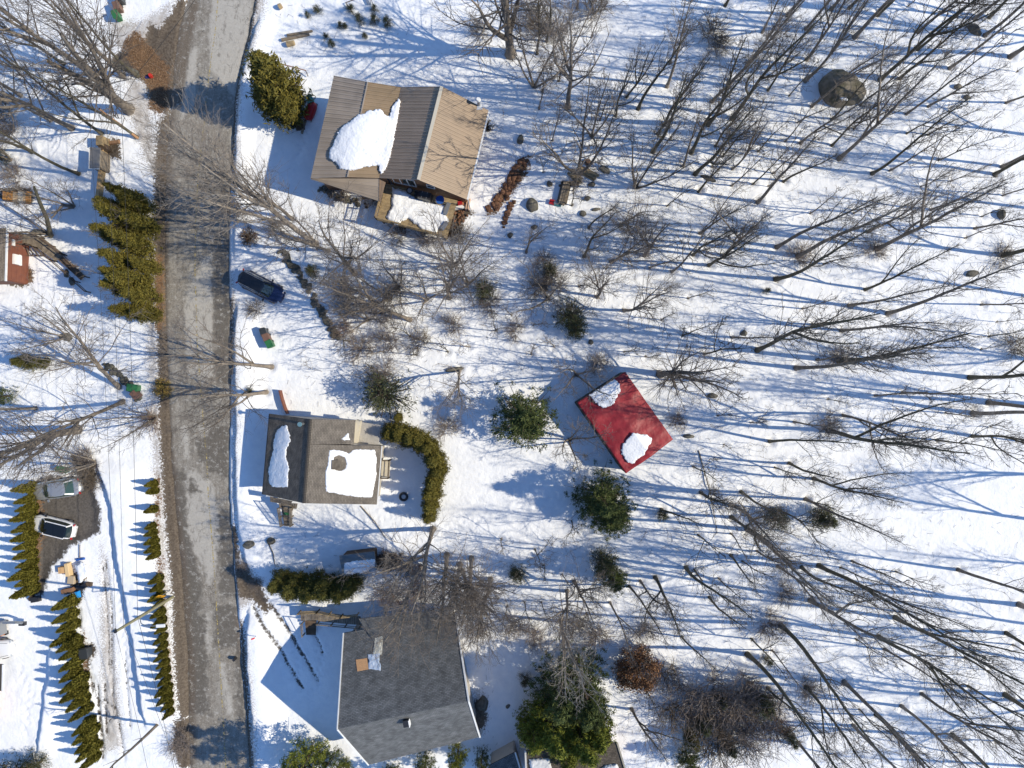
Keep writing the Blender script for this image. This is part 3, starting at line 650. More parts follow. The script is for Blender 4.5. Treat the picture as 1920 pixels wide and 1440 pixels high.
# ------------------------------------------------------------------ big metal-roofed house
def Zm(x, y, ox, oy, s): return (ox + x / s, oy + y / s)
RT, RB = W(828.5, 162.5, 8.05), W(785, 337.3, 8.05); ET, EB = W(916, 207.4, 5.0), W(875.3, 374, 5.0)
VT, VB = W(751.8, 163.7, 6.0), W(711, 333.7, 6.0); AT, AB = W(690, 154, 6.4), W(652, 332, 6.4); LT, LB = W(626, 142, 5.4), W(582.4, 333.7, 5.4)
h1 = thing('metal_roofed_house', 'large house with ribbed brown and tan metal roofs and a big snow patch', 'house', W(745, 250, 0.3))
metal_slope(h1, [RT, RB, EB, ET], 27, M['metal_tan']); metal_slope(h1, [RT, RB, VB, VT], 27, M['metal_brown'])
metal_slope(h1, [AT, AB, VB, VT], 25, M['metal_ochre']); metal_slope(h1, [AT, AB, LB, LT], 25, M['metal_grey'])
P2_, P3_, P4_ = W(711.5, 335.5, 5.7), W(723, 342, 5.6), W(713.5, 378, 4.9)
metal_slope(h1, [P2_, P4_, LB + Vector((0.06, -0.10, -0.04)), LB + Vector((0.02, -0.03, -0.02))], 6, M['metal_grey'])
metal_slope(h1, [P2_ + Vector((0, 0, .012)), P3_ + Vector((0, 0, .012)), P4_.lerp(P3_, .02) + Vector((0, 0, .012)), P4_ + Vector((-.12, 0.02, .012))], 1, M['metal_tan'])
V, F = beam_v(RT + Vector((0, 0, .09)), RB + Vector((0, 0, .09)), 0.3, 0.05); part('ridge_cap', V, F, M['gutter'], h1)
V, F = beam_v(AT + Vector((0, 0, .08)), AB + Vector((0, 0, .08)), 0.12, 0.03); part('ridge_cap', V, F, M['metal_grey'], h1)
zleft = plane_z([AT, AB, LB, LT]); zmid = plane_z([AT, AB, VB, VT]); zmain = plane_z([RT, RB, VB, VT])
def z_h1(x, y):
    a, b = zleft(x, y), zmid(x, y); m = -np.log(np.exp(-5 * a) + np.exp(-5 * b)) / 5 + 0.20
    return np.log(np.exp(6 * m) + np.exp(6 * zmain(x, y))) / 6 - 0.02
sp = [Zm(x, y, 560, 120, 4.234) for x, y in [(795, 275), (808, 290), (800, 350), (785, 430), (770, 520), (750, 640), (725, 740), (700, 815), (668, 860), (650, 868), (640, 840), (640, 810), (600, 798), (540, 812), (470, 835), (400, 843), (330, 830), (295, 785), (250, 750), (238, 710), (262, 655), (290, 600), (310, 545), (350, 490), (430, 435), (485, 395), (500, 402), (560, 370), (640, 357), (660, 365), (680, 400), (700, 412), (728, 412), (740, 350), (765, 300)]]
drape('snow_patch', sp, z_h1, 0.17, M['snow'], h1, seed=4, jit=1.5, soft=9)
# walls
wt = inset([RT, ET, EB, RB], 0.0)
def lowz(v, z): return Vector((v.x, v.y, z))
e_in = (RB - EB); e_in.z = 0; ri = (RT - RB).normalized(); ri.z = 0; ri = ri * 0.75
g = [(VB + ri), (RB + ri), (EB + ri)]; c_in = 0.45; ax = (EB - VB); ax.z = 0; ax.normalize()
gl, gm, gr = g[0] + ax * 0.5, g[1], g[2] - ax * 0.5
gl = Vector((gl.x, gl.y, gl.z - 0.1)); gm = gm - Vector((0, 0, 0.1)); gr = gr - Vector((0, 0, 0.1))
for nm, a_, b_ in (('gable_wall', gl, gm), ('gable_wall', gm, gr)):
    V, F = wall_v(a_, b_, 0.0); part(nm, V, F, M['siding'], h1)
g2t = [VT - ri + ax * .5, RT - ri, ET - ri - ax * .5]; g2t = [v - Vector((0, 0, .1)) for v in g2t]
for a_, b_ in ((g2t[0], g2t[1]), (g2t[1], g2t[2])):
    V, F = wall_v(a_, b_, 0.0); part('gable_wall', V, F, M['siding'], h1)
V, F = wall_v(gr, g2t[2], 0.0); part('side_wall', V, F, M['siding'], h1)
wl0, wl1 = LT + ax * 0.5 - ri * .5, LB + ax * .5 + ri * .5
for a_, b_ in ((wl0, wl1), (wl0, VT - ri + ax * .1), (wl1, VB + ri + ax * .1)):
    a_ = Vector((a_.x, a_.y, min(a_.z, 4.7))); b_ = Vector((b_.x, b_.y, 4.7)); V, F = wall_v(a_, b_, 0.0); part('side_wall', V, F, M['siding'], h1)
dpt = lambda t, z: Vector(((gl.lerp(gr, t)).x, (gl.lerp(gr, t)).y, z))
window(h1, dpt(0.04, 2.8), dpt(0.34, 2.8), 2.2, 3); window(h1, dpt(0.50, 3.6), dpt(0.60, 3.6), 0.9, 1)
V, F = beam_v(ET + Vector((.06, 0, -.04)), EB + Vector((.06, 0, -.04)), 0.14, 0.14); part('gutter', V, F, M['white'], h1)
V, F = beam_v(lowz(EB, 0.4) + Vector((0.1, 0, 0)), EB + Vector((0.1, 0.1, -.1)), 0.1, 0.1); part('downspout', V, F, M['white'], h1)
cb = W(898, 196, 5.9); V, F = cyl_v(cb - Vector((0, 0, 0.6)), cb + Vector((0, 0, 1.1)), 0.13, 0.13, 12); fl = part('flue', V, F, M['greym'], h1)
V, F = cyl_v(cb + Vector((0, 0, 1.1)), cb + Vector((0, 0, 1.35)), 0.24, 0.17, 12); part('flue_cap', V, F, M['white'], fl)
V, F = obox_v(cb - Vector((0.05, 0.15, 0.35)), 0.7, 0.5, 0.2, 0.2); part('flashing', V, F, M['white'], h1)
# deck
DZ = 2.35
dA, dB, dC, dD = W(724, 344, DZ), W(706, 411, DZ), W(838, 446, DZ), W(858, 376, DZ)
boards(h1, dA, dB, dC, dD, 26, 0.05, M['wood'])
vf = [obox_v((*(dA.lerp(dB, u).lerp(dD.lerp(dC, u), v)).xy, 0.0), 0.16, 0.16, DZ - 0.07) for u in (0.08, .95) for v in (.05, .35, .65, .95)]
for V, F in vf: part('deck_post', V, F, M['wooddark'], h1)
V, F = merge(wall_v(dB - Vector((0, 0, .06)), dC - Vector((0, 0, .06)), DZ - .4, .06), wall_v(dA - Vector((0, 0, .06)), dB - Vector((0, 0, .06)), DZ - .4, .06)); part('rim_joist', V, F, M['wood'], h1)
railing(h1, [dA.lerp(dB, .3), dB, dB.lerp(dC, .96)], 1.0, M['wood'], bal=0.16)
zflat = lambda z: (lambda x, y: x * 0 + z)
sp = [Zm(x, y, 690, 320, 9.143) for x, y in [(420, 295), (560, 310), (660, 350), (740, 430), (830, 470), (1000, 530), (1180, 570), (1310, 600), (1330, 740), (1390, 870), (1290, 930), (1240, 1010), (1160, 1050), (1000, 1040), (900, 1000), (850, 930), (760, 880), (690, 830), (560, 860), (540, 930), (400, 900), (310, 800), (350, 700), (410, 600), (400, 500)]]
drape('deck_snow', sp, zflat(DZ), 0.28, M['snow'], h1, seed=14, jit=1.6)
sp = [Zm(x, y, 690, 320, 9.143) for x, y in [(930, 1000), (1090, 1010), (1200, 1030), (1150, 1060), (1000, 1045)]]
drape('deck_snow', sp, zflat(DZ + 0.02), 0.12, M['snow'], h1, seed=15)

# ------------------------------------------------------------------ small shingled house
h2 = thing('shingled_house', 'small house with mossy brown shingle roof, two snow patches and front steps', 'house', W(605, 860, 0.3))
r0, r1 = W(582.5, 786, 6.5), W(570, 943.8, 6.5); l0, l1 = W(505.8, 775.8, 3.5), W(492.5, 927, 3.5)
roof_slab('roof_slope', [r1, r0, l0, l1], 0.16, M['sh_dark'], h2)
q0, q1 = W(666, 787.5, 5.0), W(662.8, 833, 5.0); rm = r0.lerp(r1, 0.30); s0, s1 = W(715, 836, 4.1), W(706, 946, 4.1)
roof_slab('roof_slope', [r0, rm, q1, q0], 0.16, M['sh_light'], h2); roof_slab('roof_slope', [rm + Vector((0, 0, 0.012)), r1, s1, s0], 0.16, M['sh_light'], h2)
n = 34
for i in range(n):
    a_, b_ = r0.lerp(r1, (i + .06) / n), r0.lerp(r1, (i + .94) / n); w = Vector((0.16, 0.01, 0)); up = Vector((0, 0, .05 + 0.008 * (i % 2)))
    V = [a_ - w + up * .2, b_ - w + up * .2, b_ + up, a_ + up, a_ + w + up * .2, b_ + w + up * .2, a_ - w - up * .4, b_ - w - up * .4, b_ + w - up * .4, a_ + w - up * .4]
    part('ridge_shingle', V, [(0, 1, 2, 3), (3, 2, 5, 4), (0, 6, 7, 1), (4, 5, 8, 9), (6, 9, 8, 7), (0, 3, 4, 9, 6), (1, 7, 8, 5, 2)], M['sh_light'], h2)
zl2 = plane_z([r1, r0, l0, l1]); zr2 = plane_z([rm, r1, s1, s0]); zr1 = plane_z([r0, rm, q1, q0])
Z2 = lambda L_: [Zm(x, y, 420, 700, 4.0) for x, y in L_]
drape('snow_patch', Z2([(470, 385), (435, 395), (400, 425), (378, 470), (368, 580), (350, 640), (335, 710), (330, 800), (350, 850), (400, 860), (476, 852), (488, 700), (462, 635), (470, 570), (500, 500), (490, 450)]), lambda x, y: zl2(x, y) + 0.02, 0.13, M['snow'], h2, seed=24, jit=1.2, soft=8)
drape('snow_patch', Z2([(790, 578), (850, 574), (890, 585), (935, 600), (965, 578), (1010, 570), (1130, 574), (1143, 640), (1140, 770), (1128, 830), (1112, 928), (1060, 932), (1000, 928), (880, 910), (765, 888), (757, 800), (762, 730), (778, 680)]), lambda x, y: zr2(x, y) + 0.02, 0.15, M['snow'], h2,
      holes=[Z2([(825, 630), (860, 612), (905, 632), (917, 680), (908, 715), (880, 732), (835, 728), (815, 700)])], seed=25, jit=0.7, soft=8)
drape('snow_patch', Z2([(932, 443), (943, 500), (900, 504), (883, 492)]), lambda x, y: zr1(x, y) + 0.02, 0.1, M['snow'], h2, seed=26, jit=0.5)
vb = W(632, 871, zr2(*W(632, 871, 5.2)[:2])); V, F = merge(obox_v(vb - Vector((0, 0, 0.1)), 0.75, 0.75, 0.38, -0.03), obox_v(vb + Vector((0, 0, 0.28)), 0.9, 0.9, 0.05, -0.03)); part('roof_vent', V, F, M['woodgrey'], h2)
pb_ = W(568, 794.5, 6.2); V, F = cyl_v(pb_ - Vector((0, 0, .4)), pb_ + Vector((0, 0, 1.0)), 0.12, 0.12, 12); cp = part('chimney_pipe', V, F, M['greym'], h2)
V, F = cyl_v(pb_ + Vector((0, 0, 1.05)), pb_ + Vector((0, 0, 1.12)), 0.23, 0.2, 14); part('rain_cap', V, F, mat('teal_metal', (0.18, 0.32, 0.36), 0.35, metal=0.4), cp)
def box_walls(parent, tops, z0, m, name='wall'):
    for i in range(len(tops)):
        V, F = wall_v(tops[i], tops[(i + 1) % len(tops)], z0); part(name, V, F, m, parent)
wv = lambda v, z, dx=0, dy=0: Vector((v.x + dx, v.y + dy, z))
tops = [wv(l0, 3.45, .45, -.35), wv(q0, 4.6, -.35, -.35), wv(q1, 4.6, -.35, .0), wv(s0, 3.9, -.4, -.35), wv(s1, 3.9, -.4, .35), wv(l1, 3.45, .45, .35)]
box_walls(h2, tops, 0.1, M['siding_light'])
gm_ = wv(r1, 6.25, 0, .35); V, F = merge(wall_v(tops[4], gm_, 3.4), wall_v(gm_, tops[5], 3.3)); part('gable_wall', V, F, M['siding_light'], h2)
gm_ = wv(r0, 6.25, 0, -.35); V, F = merge(wall_v(tops[0], gm_, 3.4), wall_v(gm_, tops[1], 3.3)); part('gable_wall', V, F, M['siding_light'], h2)
V, F = beam_v(l0 + Vector((-.05, 0, -.1)), l1 + Vector((-.05, 0, -.1)), .1, .12); part('gutter', V, F, M['blackm'], h2)
V, F = beam_v(s0 + Vector((.05, 0, -.1)), s1 + Vector((.05, 0, -.1)), .08, .1); part('gutter', V, F, M['white'], h2)
# back terrace and beige wall
boards(h2, W(668, 790, 2.6), W(714, 797, 2.6), W(710, 834, 2.6), W(665, 831, 2.6), 16, 0.05, mat('pale_boards', (0.42, 0.40, 0.37), 0.8, (0.36, 0.34, 0.31), 2))
V, F = slab_v([W(667, 787, 3.6), W(675, 790, 3.6), W(668, 833, 3.6), W(662, 832, 3.6)], 1.0); part('parapet', V, F, M['gutter'], h2)
tp = [W(716, 862, 1.6), W(732, 862, 1.6), W(730, 895, 1.6), W(714, 895, 1.6)]
boards(h2, *tp, 8, 0.05, M['gutter']); railing(h2, [tp[0], tp[1], tp[2], tp[3]], 0.9, M['woodgrey'])
# porch and front steps
roof_slab('porch_roof', [W(506, 931, 3.3), W(548, 940, 3.3), W(544, 947, 3.2), W(507, 941, 3.2)], .1, M['sh_dark'], h2)
boards(h2, W(522, 942, 2.5), W(558, 944, 2.5), W(556, 954, 2.5), W(524, 952, 2.5), 10, .05, M['woodgrey'])
for i in range(11):
    t = i / 10; a_, b_ = W(527, 951, 2.4).lerp(W(533, 984, 0.45), t), W(546, 953, 2.4).lerp(W(546, 984, 0.45), t)
    V, F = slab_v([a_ + Vector((0, .13, 0)), b_ + Vector((0, .13, 0)), b_ - Vector((0, .13, 0)), a_ - Vector((0, .13, 0))], .05); part('step', V, F, M['woodgrey'], h2)
railing(h2, [W(526, 951, 2.4), W(531, 984, 0.45)], .95, M['woodgrey'], bal=.15, post=1.5); railing(h2, [W(549, 951, 2.4), W(549, 984, 0.45)], .95, M['woodgrey'], bal=.15, post=1.5)

# ------------------------------------------------------------------ grey shingled house at the bottom
h3 = thing('grey_shingled_house', 'wide house with plain dark grey shingle roof and a roof vent near its ridge', 'house', W(765, 1300, 0.3))
a0, a1 = W(633.5, 1367, 8.6), W(878, 1315, 8.6); b0, b1 = W(645, 1187, 3.8), W(853, 1151, 3.8); c0, c1 = W(692, 1434, 4.0), W(899, 1382, 4.0)
roof_slab('roof_slope', [a1, a0, b0, b1], .18, M['sh_grey'], h3); roof_slab('roof_slope', [a0, a1, c1, c0], .18, M['sh_grey'], h3)
V, F = merge(beam_v(b1 + Vector((.05, 0, .02)), a1 + Vector((.05, 0, .02)), .14, .14), beam_v(a1 + Vector((.05, 0, .02)), c1 + Vector((.05, 0, .02)), .14, .14)); part('rake_trim', V, F, M['white'], h3)
V, F = merge(beam_v(b0 + Vector((-.05, 0, .02)), a0 + Vector((-.05, 0, .02)), .1, .14), beam_v(a0 + Vector((-.05, 0, .02)), c0 + Vector((-.05, 0, .02)), .1, .14)); part('rake_trim', V, F, M['white'], h3)
tops = [wv(b0, 3.9, .5, -.4), wv(b1, 3.9, -.5, -.4), wv(c1, 3.8, -.6, .5), wv(c0, 3.8, .6, .6)]
box_walls(h3, tops, 0.0, M['siding_light'])
for rr, t0, t1, dx in ((a0, tops[0], tops[3], .6), (a1, tops[1], tops[2], -.6)):
    gm_ = wv(rr, 8.2, dx, 0); V, F = merge(wall_v(t0, gm_, 3.6), wall_v(gm_, t1, 3.6)); part('gable_wall', V, F, M['siding_light'], h3)
zb = plane_z([a1, a0, b0, b1]); zf_ = plane_z([a0, a1, c1, c0])
vb = W(764, 1349, 7.6); vb.z = zf_(vb.x, vb.y); V, F = obox_v(vb - Vector((0, 0, .1)), .55, .6, .75, .2); vn = part('roof_vent', V, F, M['blackm'], h3)
V, F = obox_v(vb + Vector((.28, 0, 0)), .06, .62, .7, .2); part('vent_flashing', V, F, M['white'], vn)
roof_slab('lean_to_roof', [W(700, 1202, 4.6), W(820, 1176, 4.6), W(800, 1148, 3.4), W(672, 1160, 3.4)], .12, M['sh_grey'], h3)
DW = 1.5
wa = [W(563, 1146, DW), W(596, 1145, DW), W(596, 1163, DW), W(564, 1164, DW)]
boards(h3, W(596, 1148, DW), W(676, 1156, DW), W(676, 1172, DW), W(596, 1165, DW), 24, .05, M['woodgrey']); boards(h3, wa[0], wa[1], wa[2], wa[3], 9, .05, M['woodgrey'])
railing(h3, [W(563, 1146, DW), W(598, 1144, DW), W(642, 1153, DW), W(672, 1150, DW)], 1.0, M['wood'], w=.06, post=1.3, rails=(1.0, .66, .33)); railing(h3, [W(598, 1166, DW), W(676, 1173, DW)], .9, M['woodgrey'], w=.06)
for i in range(6):
    t = i / 5; a_, b_ = W(572, 1166, 1.3).lerp(W(574, 1188, .5), t), W(593, 1166, 1.3).lerp(W(592, 1188, .5), t)
    V, F = slab_v([a_ + Vector((0, .14, 0)), b_ + Vector((0, .14, 0)), b_ - Vector((0, .14, 0)), a_ - Vector((0, .14, 0))], .06); part('step', V, F, M['wooddark'], h3)
railing(h3, [W(569, 1166, 1.3), W(571, 1188, .5)], .95, M['woodgrey'], w=.06)
# plywood and tarps lying on the grey roof
def on_roof(pts, zf, up=0.05):
    out = []
    for px, py in pts:
        v = W(px, py, 6)
        for _ in range(6): v = W(px, py, zf(v.x, v.y) + up)
        out.append(v)
    return out
q = on_roof([(667, 1237), (688, 1234), (691, 1255), (670, 1259)], zb); V, F = slab_v(q, .03)
single('plywood_sheet', V, F, mat('orange_plywood', (0.62, 0.35, 0.17), .8, (0.5, .28, .14), 12, thr=(.45, .55)), 'orange plywood sheet lying on the dark grey roof', 'board')
def tarp(name, pts, zf, m, label, cat, n=14, amp=.12, up=.06, seed=1):
    q = on_roof(pts, zf, up); V = []; F = []
    for j in range(n + 1):
        for i in range(n + 1):
            u, v = i / n, j / n; p = q[0].lerp(q[1], u).lerp(q[3].lerp(q[2], u), v)
            wob = float(fbm(np.array([p.x * 3.0]), np.array([p.y * 3.0 + seed]), 1.0, 3, seed)[0]); e = min(u, v, 1 - u, 1 - v)
            p = p + Vector((0, 0, amp * abs(wob) * 2 * min(1, e * 5 + .2))) + Vector((.12 * wob, .1 * wob, 0)) * (1 if e < .01 else 0); V.append(p)
    for j in range(n):
        for i in range(n): a = j * (n + 1) + i; F.append((a, a + 1, a + n + 2, a + n + 1))
    return single(name, V, F, m, label, cat, True)
tarp('blue_tarp', [(690, 1226), (711, 1226), (714, 1258), (692, 1254)], zb, mat('pale_blue_tarp', (.42, .52, .66), .5, (.55, .6, .68), 3), 'crumpled pale blue tarp beside the plywood on the grey roof', 'tarp')
tarp('white_tarp', [(703, 1196), (719, 1192), (716, 1228), (700, 1226)], zb, mat('cream_tarp', (.6, .58, .5), .5, (.5, .48, .4), 3), 'cream plastic sheet above the blue tarp on the grey roof', 'tarp', seed=5)

# ------------------------------------------------------------------ house at the left edge with wooden walkway
h4 = thing('left_house', 'brown house cut by the left edge, with a wooden walkway leading down from it', 'house', W(-20, 480, 0.3))
e0, e1 = W(12, 428, 3.6), W(9, 527, 3.6); f0, f1 = W(-110, 424, 6.2), W(-114, 522, 6.2)
roof_slab('roof_slope', [f1, f0, e0, e1], .16, M['sh_left'], h4)
V, F = beam_v(e0 + Vector((.08, 0, -.03)), e1 + Vector((.08, 0, -.03)), .16, .14); part('gutter', V, F, M['white'], h4)
roof_slab('roof_slope', [f0, f1, W(-225, 517, 3.6), W(-222, 420, 3.6)], .16, M['sh_left'], h4)
tw = [Vector((e0.x - .05, e0.y - .3, 3.4)), Vector((e1.x - .05, e1.y + .2, 3.4))]
for i in range(9):                                    # clapboards of the visible wall
    z1 = 3.4 - i * .36; a_ = Vector((tw[0].x - .012 * (i % 2), tw[0].y, z1)); b_ = Vector((tw[1].x - .012 * (i % 2), tw[1].y, z1)); V, F = wall_v(a_, b_, z1 - .352, .12); part('siding_board', V, F, M['siding_red'], h4)
V, F = merge(wall_v(Vector((tw[0].x - .1, tw[0].y, 3.4)), Vector((W(-215, 425, 3.4).x, tw[0].y, 3.4)), .2), wall_v(Vector((tw[1].x - .1, tw[1].y, 3.4)), Vector((W(-215, 425, 3.4).x, tw[1].y, 3.4)), .2)); part('wall', V, F, M['siding_red'], h4)
p_, q_ = Vector((tw[0].x + .08, W(30, 478, 1.8).y, 1.75)), Vector((tw[0].x + .08, W(30, 498, 1.8).y, 1.75))
V, F = merge(obox_v((p_ + q_) / 2 + Vector((0, 0, -.2)), .22, 1.0, 1.1), beam_v(p_ + Vector((.12, 0, .1)), q_ + Vector((.12, 0, .1)), .06, .3)); part('window', V, F, M['white'], h4)
V, F = obox_v(Vector((tw[0].x + .06, W(30, 458, 1.8).y, 2.5)), .2, .62, .3); part('wall_lamp', V, F, M['white'], h4)
V, F = slab_v([W(39, 440, .75), W(45, 440, .75), W(39, 528, .75), W(34, 528, .75)], .5); part('foundation_ledge', V, F, M['gutter'], h4)
wk = 1.3
wp = [(W(15, 440, wk), W(18, 455, wk)), (W(62, 438, wk), W(58, 460, wk)), (W(80, 446, wk), W(70, 465, wk)), (W(122, 478, 1.0), W(104, 490, 1.0))]
for (a_, b_), (c_, d_), n in zip(wp[:-1], wp[1:], (14, 6, 16)): boards(h4, a_, c_, d_, b_, n, .05, M['woodgrey'], name='walkway_board')
railing(h4, [wp[0][0], wp[1][0], wp[2][0], wp[3][0], W(165, 520, .5)], .9, M['wooddark'], w=.06); railing(h4, [W(40, 460, wk), wp[1][1], wp[2][1], wp[3][1], W(168, 548, .45)], .9, M['wooddark'], w=.06)
for i in range(9):
    t = i / 8; a_, b_ = W(40, 461, wk).lerp(W(44, 477, .5), 0), 0
for i in range(6):
    c_ = W(44 + i * 6.5, 464 + i * 0.8, 1.1); d_ = W(47 + i * 7.5, 477 + i * .5, .5); V, F = beam_v(c_, d_, .09, .09); part('stair_rail', V, F, M['woodgrey'], h4)
V, F = beam_v(W(42, 479, .6), W(82, 480, .6), .1, .1); part('stair_rail', V, F, M['wooddark'], h4)
for i in range(14):
    t = i / 13; a_ = W(108, 486, .95).lerp(W(150, 524, .45), t); b_ = W(117, 480, .95).lerp(W(158, 516, .45), t)
    V, F = beam_v(a_, b_, .22, .05); part('step', V, F, M['wooddark'], h4)

# ------------------------------------------------------------------ red-roofed shed in the wood
h5 = thing('red_roofed_shed', 'dark shed under a crumpled red tarp roof with two snow patches', 'shed', W(1172, 795, .3))
t_, r_, b_, l_ = W(1172.5, 697, 3.55), W(1262, 824, 3.55), W(1174, 888, 3.55), W(1082, 755, 3.55)
V = []; F = []; n = 40
redm = mat('red_tarp', (.32, .020, .028), .55, (.23, .014, .020), 1.6, .06, 2.2, spec=.5)
def shed_z(u, v, x, y): return 3.55 + .42 * (1 - abs(2 * v - 1)) + .16 * float(fbm(np.array([x]), np.array([y]), 1.7, 3, 90)[0]) - .05 * abs(math.sin(u * 22)) * (1 - .5 * v) - .22 * abs(float(fbm(np.array([x + .6 * y]), np.array([y - .4 * x]), 2.3, 2, 95)[0]))
for j in range(n + 1):
    for i in range(n + 1):
        u, v = i / n, j / n; p = t_.lerp(r_, u).lerp(l_.lerp(b_, u), v); V.append(Vector((p.x, p.y, shed_z(u, v, p.x, p.y))))
for j in range(n):
    for i in range(n): a = j * (n + 1) + i; F.append((a, a + n + 1, a + n + 2, a + 1))
bord = [i for i in range(n + 1)] + [j * (n + 1) + n for j in range(1, n + 1)] + [n * (n + 1) + i for i in range(n - 1, -1, -1)] + [j * (n + 1) for j in range(n - 1, 0, -1)]
o_ = len(V)
for k in bord: V.append(V[k] - Vector((0, 0, .28)))
for k in range(len(bord)): k2 = (k + 1) % len(bord); F.append((bord[k], bord[k2], o_ + k2, o_ + k))
part('tarp_roof', V, F, redm, h5, True)
ud = (r_ - t_); vd = (l_ - t_)
def zs5(x, y):
    dx, dy = x - t_.x, y - t_.y; det = ud.x * vd.y - ud.y * vd.x; v = (ud.x * dy - ud.y * dx) / det
    return 3.55 + .42 * (1 - np.abs(2 * v - 1)) + .14
Z5 = lambda L_: [Zm(x, y, 840, 640, 4.0) for x, y in L_]
drape('snow_patch', Z5([(1245, 285), (1270, 300), (1288, 325), (1290, 380), (1262, 430), (1240, 465), (1200, 488), (1160, 495), (1130, 480), (1095, 445), (1060, 405), (1090, 380), (1150, 345), (1210, 310)]), zs5, .07, M['snow'], h5, seed=31, jit=1.6, soft=9)
drape('snow_patch', Z5([(1385, 690), (1420, 685), (1445, 700), (1490, 700), (1510, 720), (1535, 725), (1520, 760), (1500, 800), (1470, 850), (1420, 890), (1385, 915), (1355, 910), (1320, 870), (1305, 840), (1310, 780), (1340, 740)]), zs5, .07, M['snow'], h5, seed=32, jit=1.6, soft=9)
ins = inset([t_, r_, b_, l_], .06); dg = mat('dark_green_boards', (.035, .05, .042), .8, (.02, .03, .027), 4)
for i in range(4):
    a_, b2 = ins[i], ins[(i + 1) % 4]; n = 14
    for k in range(n):
        p, q = a_.lerp(b2, (k + .04) / n), a_.lerp(b2, (k + .96) / n); p = Vector((p.x, p.y, 3.25)); q = Vector((q.x, q.y, 3.25)); V, F = wall_v(p, q, .1, .08 + .02 * (k % 2)); part('wall_board', V, F, dg, h5)

# ------------------------------------------------------------------ small outbuildings
s1 = thing('grey_roofed_shed', 'small grey-roofed shed beside the tan plank fence', 'shed', W(178, 296, .3))
roof_slab('roof', [W(188, 277, 2.3), W(186, 317, 2.3), W(167, 316, 1.9), W(168, 276, 1.9)], .08, mat('grey_felt', (.25, .235, .225), .8, (.2, .19, .18), 2), s1)
V, F = merge(beam_v(W(167, 316, 1.9), W(186, 317, 2.3), .06, .08), beam_v(W(167, 316, 1.9), W(168, 276, 1.9), .06, .08)); part('roof_edge', V, F, M['white'], s1)
tops = [W(170, 280, 1.8), W(186, 281, 2.15), W(185, 313, 2.15), W(169, 312, 1.8)]; box_walls(s1, tops, .1, M['woodgrey'])
fn = thing('plank_fence', 'tan wooden plank wall running down to the cedars', 'fence', W(187, 335, .3))
fp = [W(193, 268, 1.15), W(191, 290, 1.15), W(187, 325, 1.15), W(183, 360, 1.1), (W(179, 388, 1.1))]
for a_, b2 in zip(fp[:-1], fp[1:]):
    for k in range(3):
        V, F = wall_v(a_.lerp(b2, k / 3 + .005), b2.lerp(a_, 1 - (k + 1) / 3 + .005), .1, .14); part('plank', V, F, M['wood'], fn)
    V, F = beam_v(a_ + Vector((0, 0, .03)), b2 + Vector((0, 0, .03)), .3, .06); part('cap_rail', V, F, mat('fresh_wood', (.5, .33, .17), .7, (.4, .26, .13), 3), fn)
s2 = thing('snowy_lean_to', 'low shed with a grey roof half under snow, between cedars and brown bush', 'shed', W(672, 1055, .3))
ra = [W(636, 1042, 2.6), W(702, 1034, 2.6), W(706, 1064, 2.2), W(642, 1080, 2.2)]
roof_slab('roof', [ra[0], ra[1], ra[2], ra[3]], .1, mat('blue_grey_felt', (.18, .2, .21), .8, (.13, .15, .16), 2), s2); box_walls(s2, [v - Vector((0, 0, .15)) for v in inset(ra, .3)], .1, M['wooddark'])
z_s2 = plane_z(ra); drape('snow_patch', [(645, 1056), (672, 1050), (703, 1048), (703, 1064), (680, 1074), (644, 1078)], lambda x, y: z_s2(x, y) + .01, .14, M['snow'], s2, seed=41)
h6 = thing('bottom_house', 'dark-roofed house at the bottom edge, mostly hidden under the tall pines', 'house', W(1080, 1450, .3))
k0, k1 = W(985, 1408, 4.2), W(1157, 1392, 4.2); m0, m1 = W(990, 1520, 7.0), W(1190, 1500, 7.0)
roof_slab('roof_slope', [m1, m0, k0, k1], .16, M['sh_dark'], h6); V, F = beam_v(k1, m1, .16, .2); part('rake_trim', V, F, M['gutter'], h6); V, F = beam_v(k0, m0, .16, .2); part('rake_trim', V, F, M['white'], h6)
zk = plane_z([m1, m0, k0, k1]); drape('snow_patch', [(1128, 1440), (1140, 1434), (1156, 1432), (1170, 1470), (1120, 1480), (1110, 1455)], lambda x, y: zk(x, y) + .02, .2, M['snow'], h6, seed=43)
drape('snow_patch', [(992, 1424), (1030, 1420), (1040, 1460), (996, 1470)], lambda x, y: zk(x, y) + .02, .2, M['snow'], h6, seed=44)
box_walls(h6, [wv(k0, 4, .5, -.4), wv(k1, 4, -.5, -.4), wv(m1, 4, -.6, 0), wv(m0, 4, .6, 0)], 0, M['siding'])
h7 = thing('low_annex', 'grey flat roof corner at the bottom edge beside the tall pines', 'house', W(950, 1450, .3))
kk = [W(916, 1436, 3), W(966, 1410, 3), W(984, 1470, 3), W(920, 1490, 3)]; roof_slab('roof', kk, .14, M['sh_grey'], h7); box_walls(h7, [v - Vector((0, 0, .2)) for v in inset(kk, .3)], 0, M['siding_light'])
V, F = beam_v(kk[1] + Vector((0, 0, .05)), kk[2] + Vector((0, 0, .05)), .14, .14); part('roof_edge', V, F, M['white'], h7)
s3 = thing('orange_shed', 'orange-sided outbuilding with white trim at the left edge', 'shed', W(-15, 1300, .3))
om = mat('orange_siding', (.36, .13, .05), .7, (.32, .11, .04), 2)
V, F = obox_v(W(-22, 1315, .1), 2.5, 3.0, 1.9); part('wall', V, F, om, s3); V, F = slab_v([W(-45, 1242, 2.5), W(6, 1246, 2.0), W(5, 1296, 2.0), W(-45, 1292, 2.5)], .12); part('roof', V, F, M['sh_left'], s3)
V, F = merge(beam_v(W(6, 1246, 2.03), W(5, 1296, 2.03), .14, .16)); part('gutter', V, F, M['white'], s3)
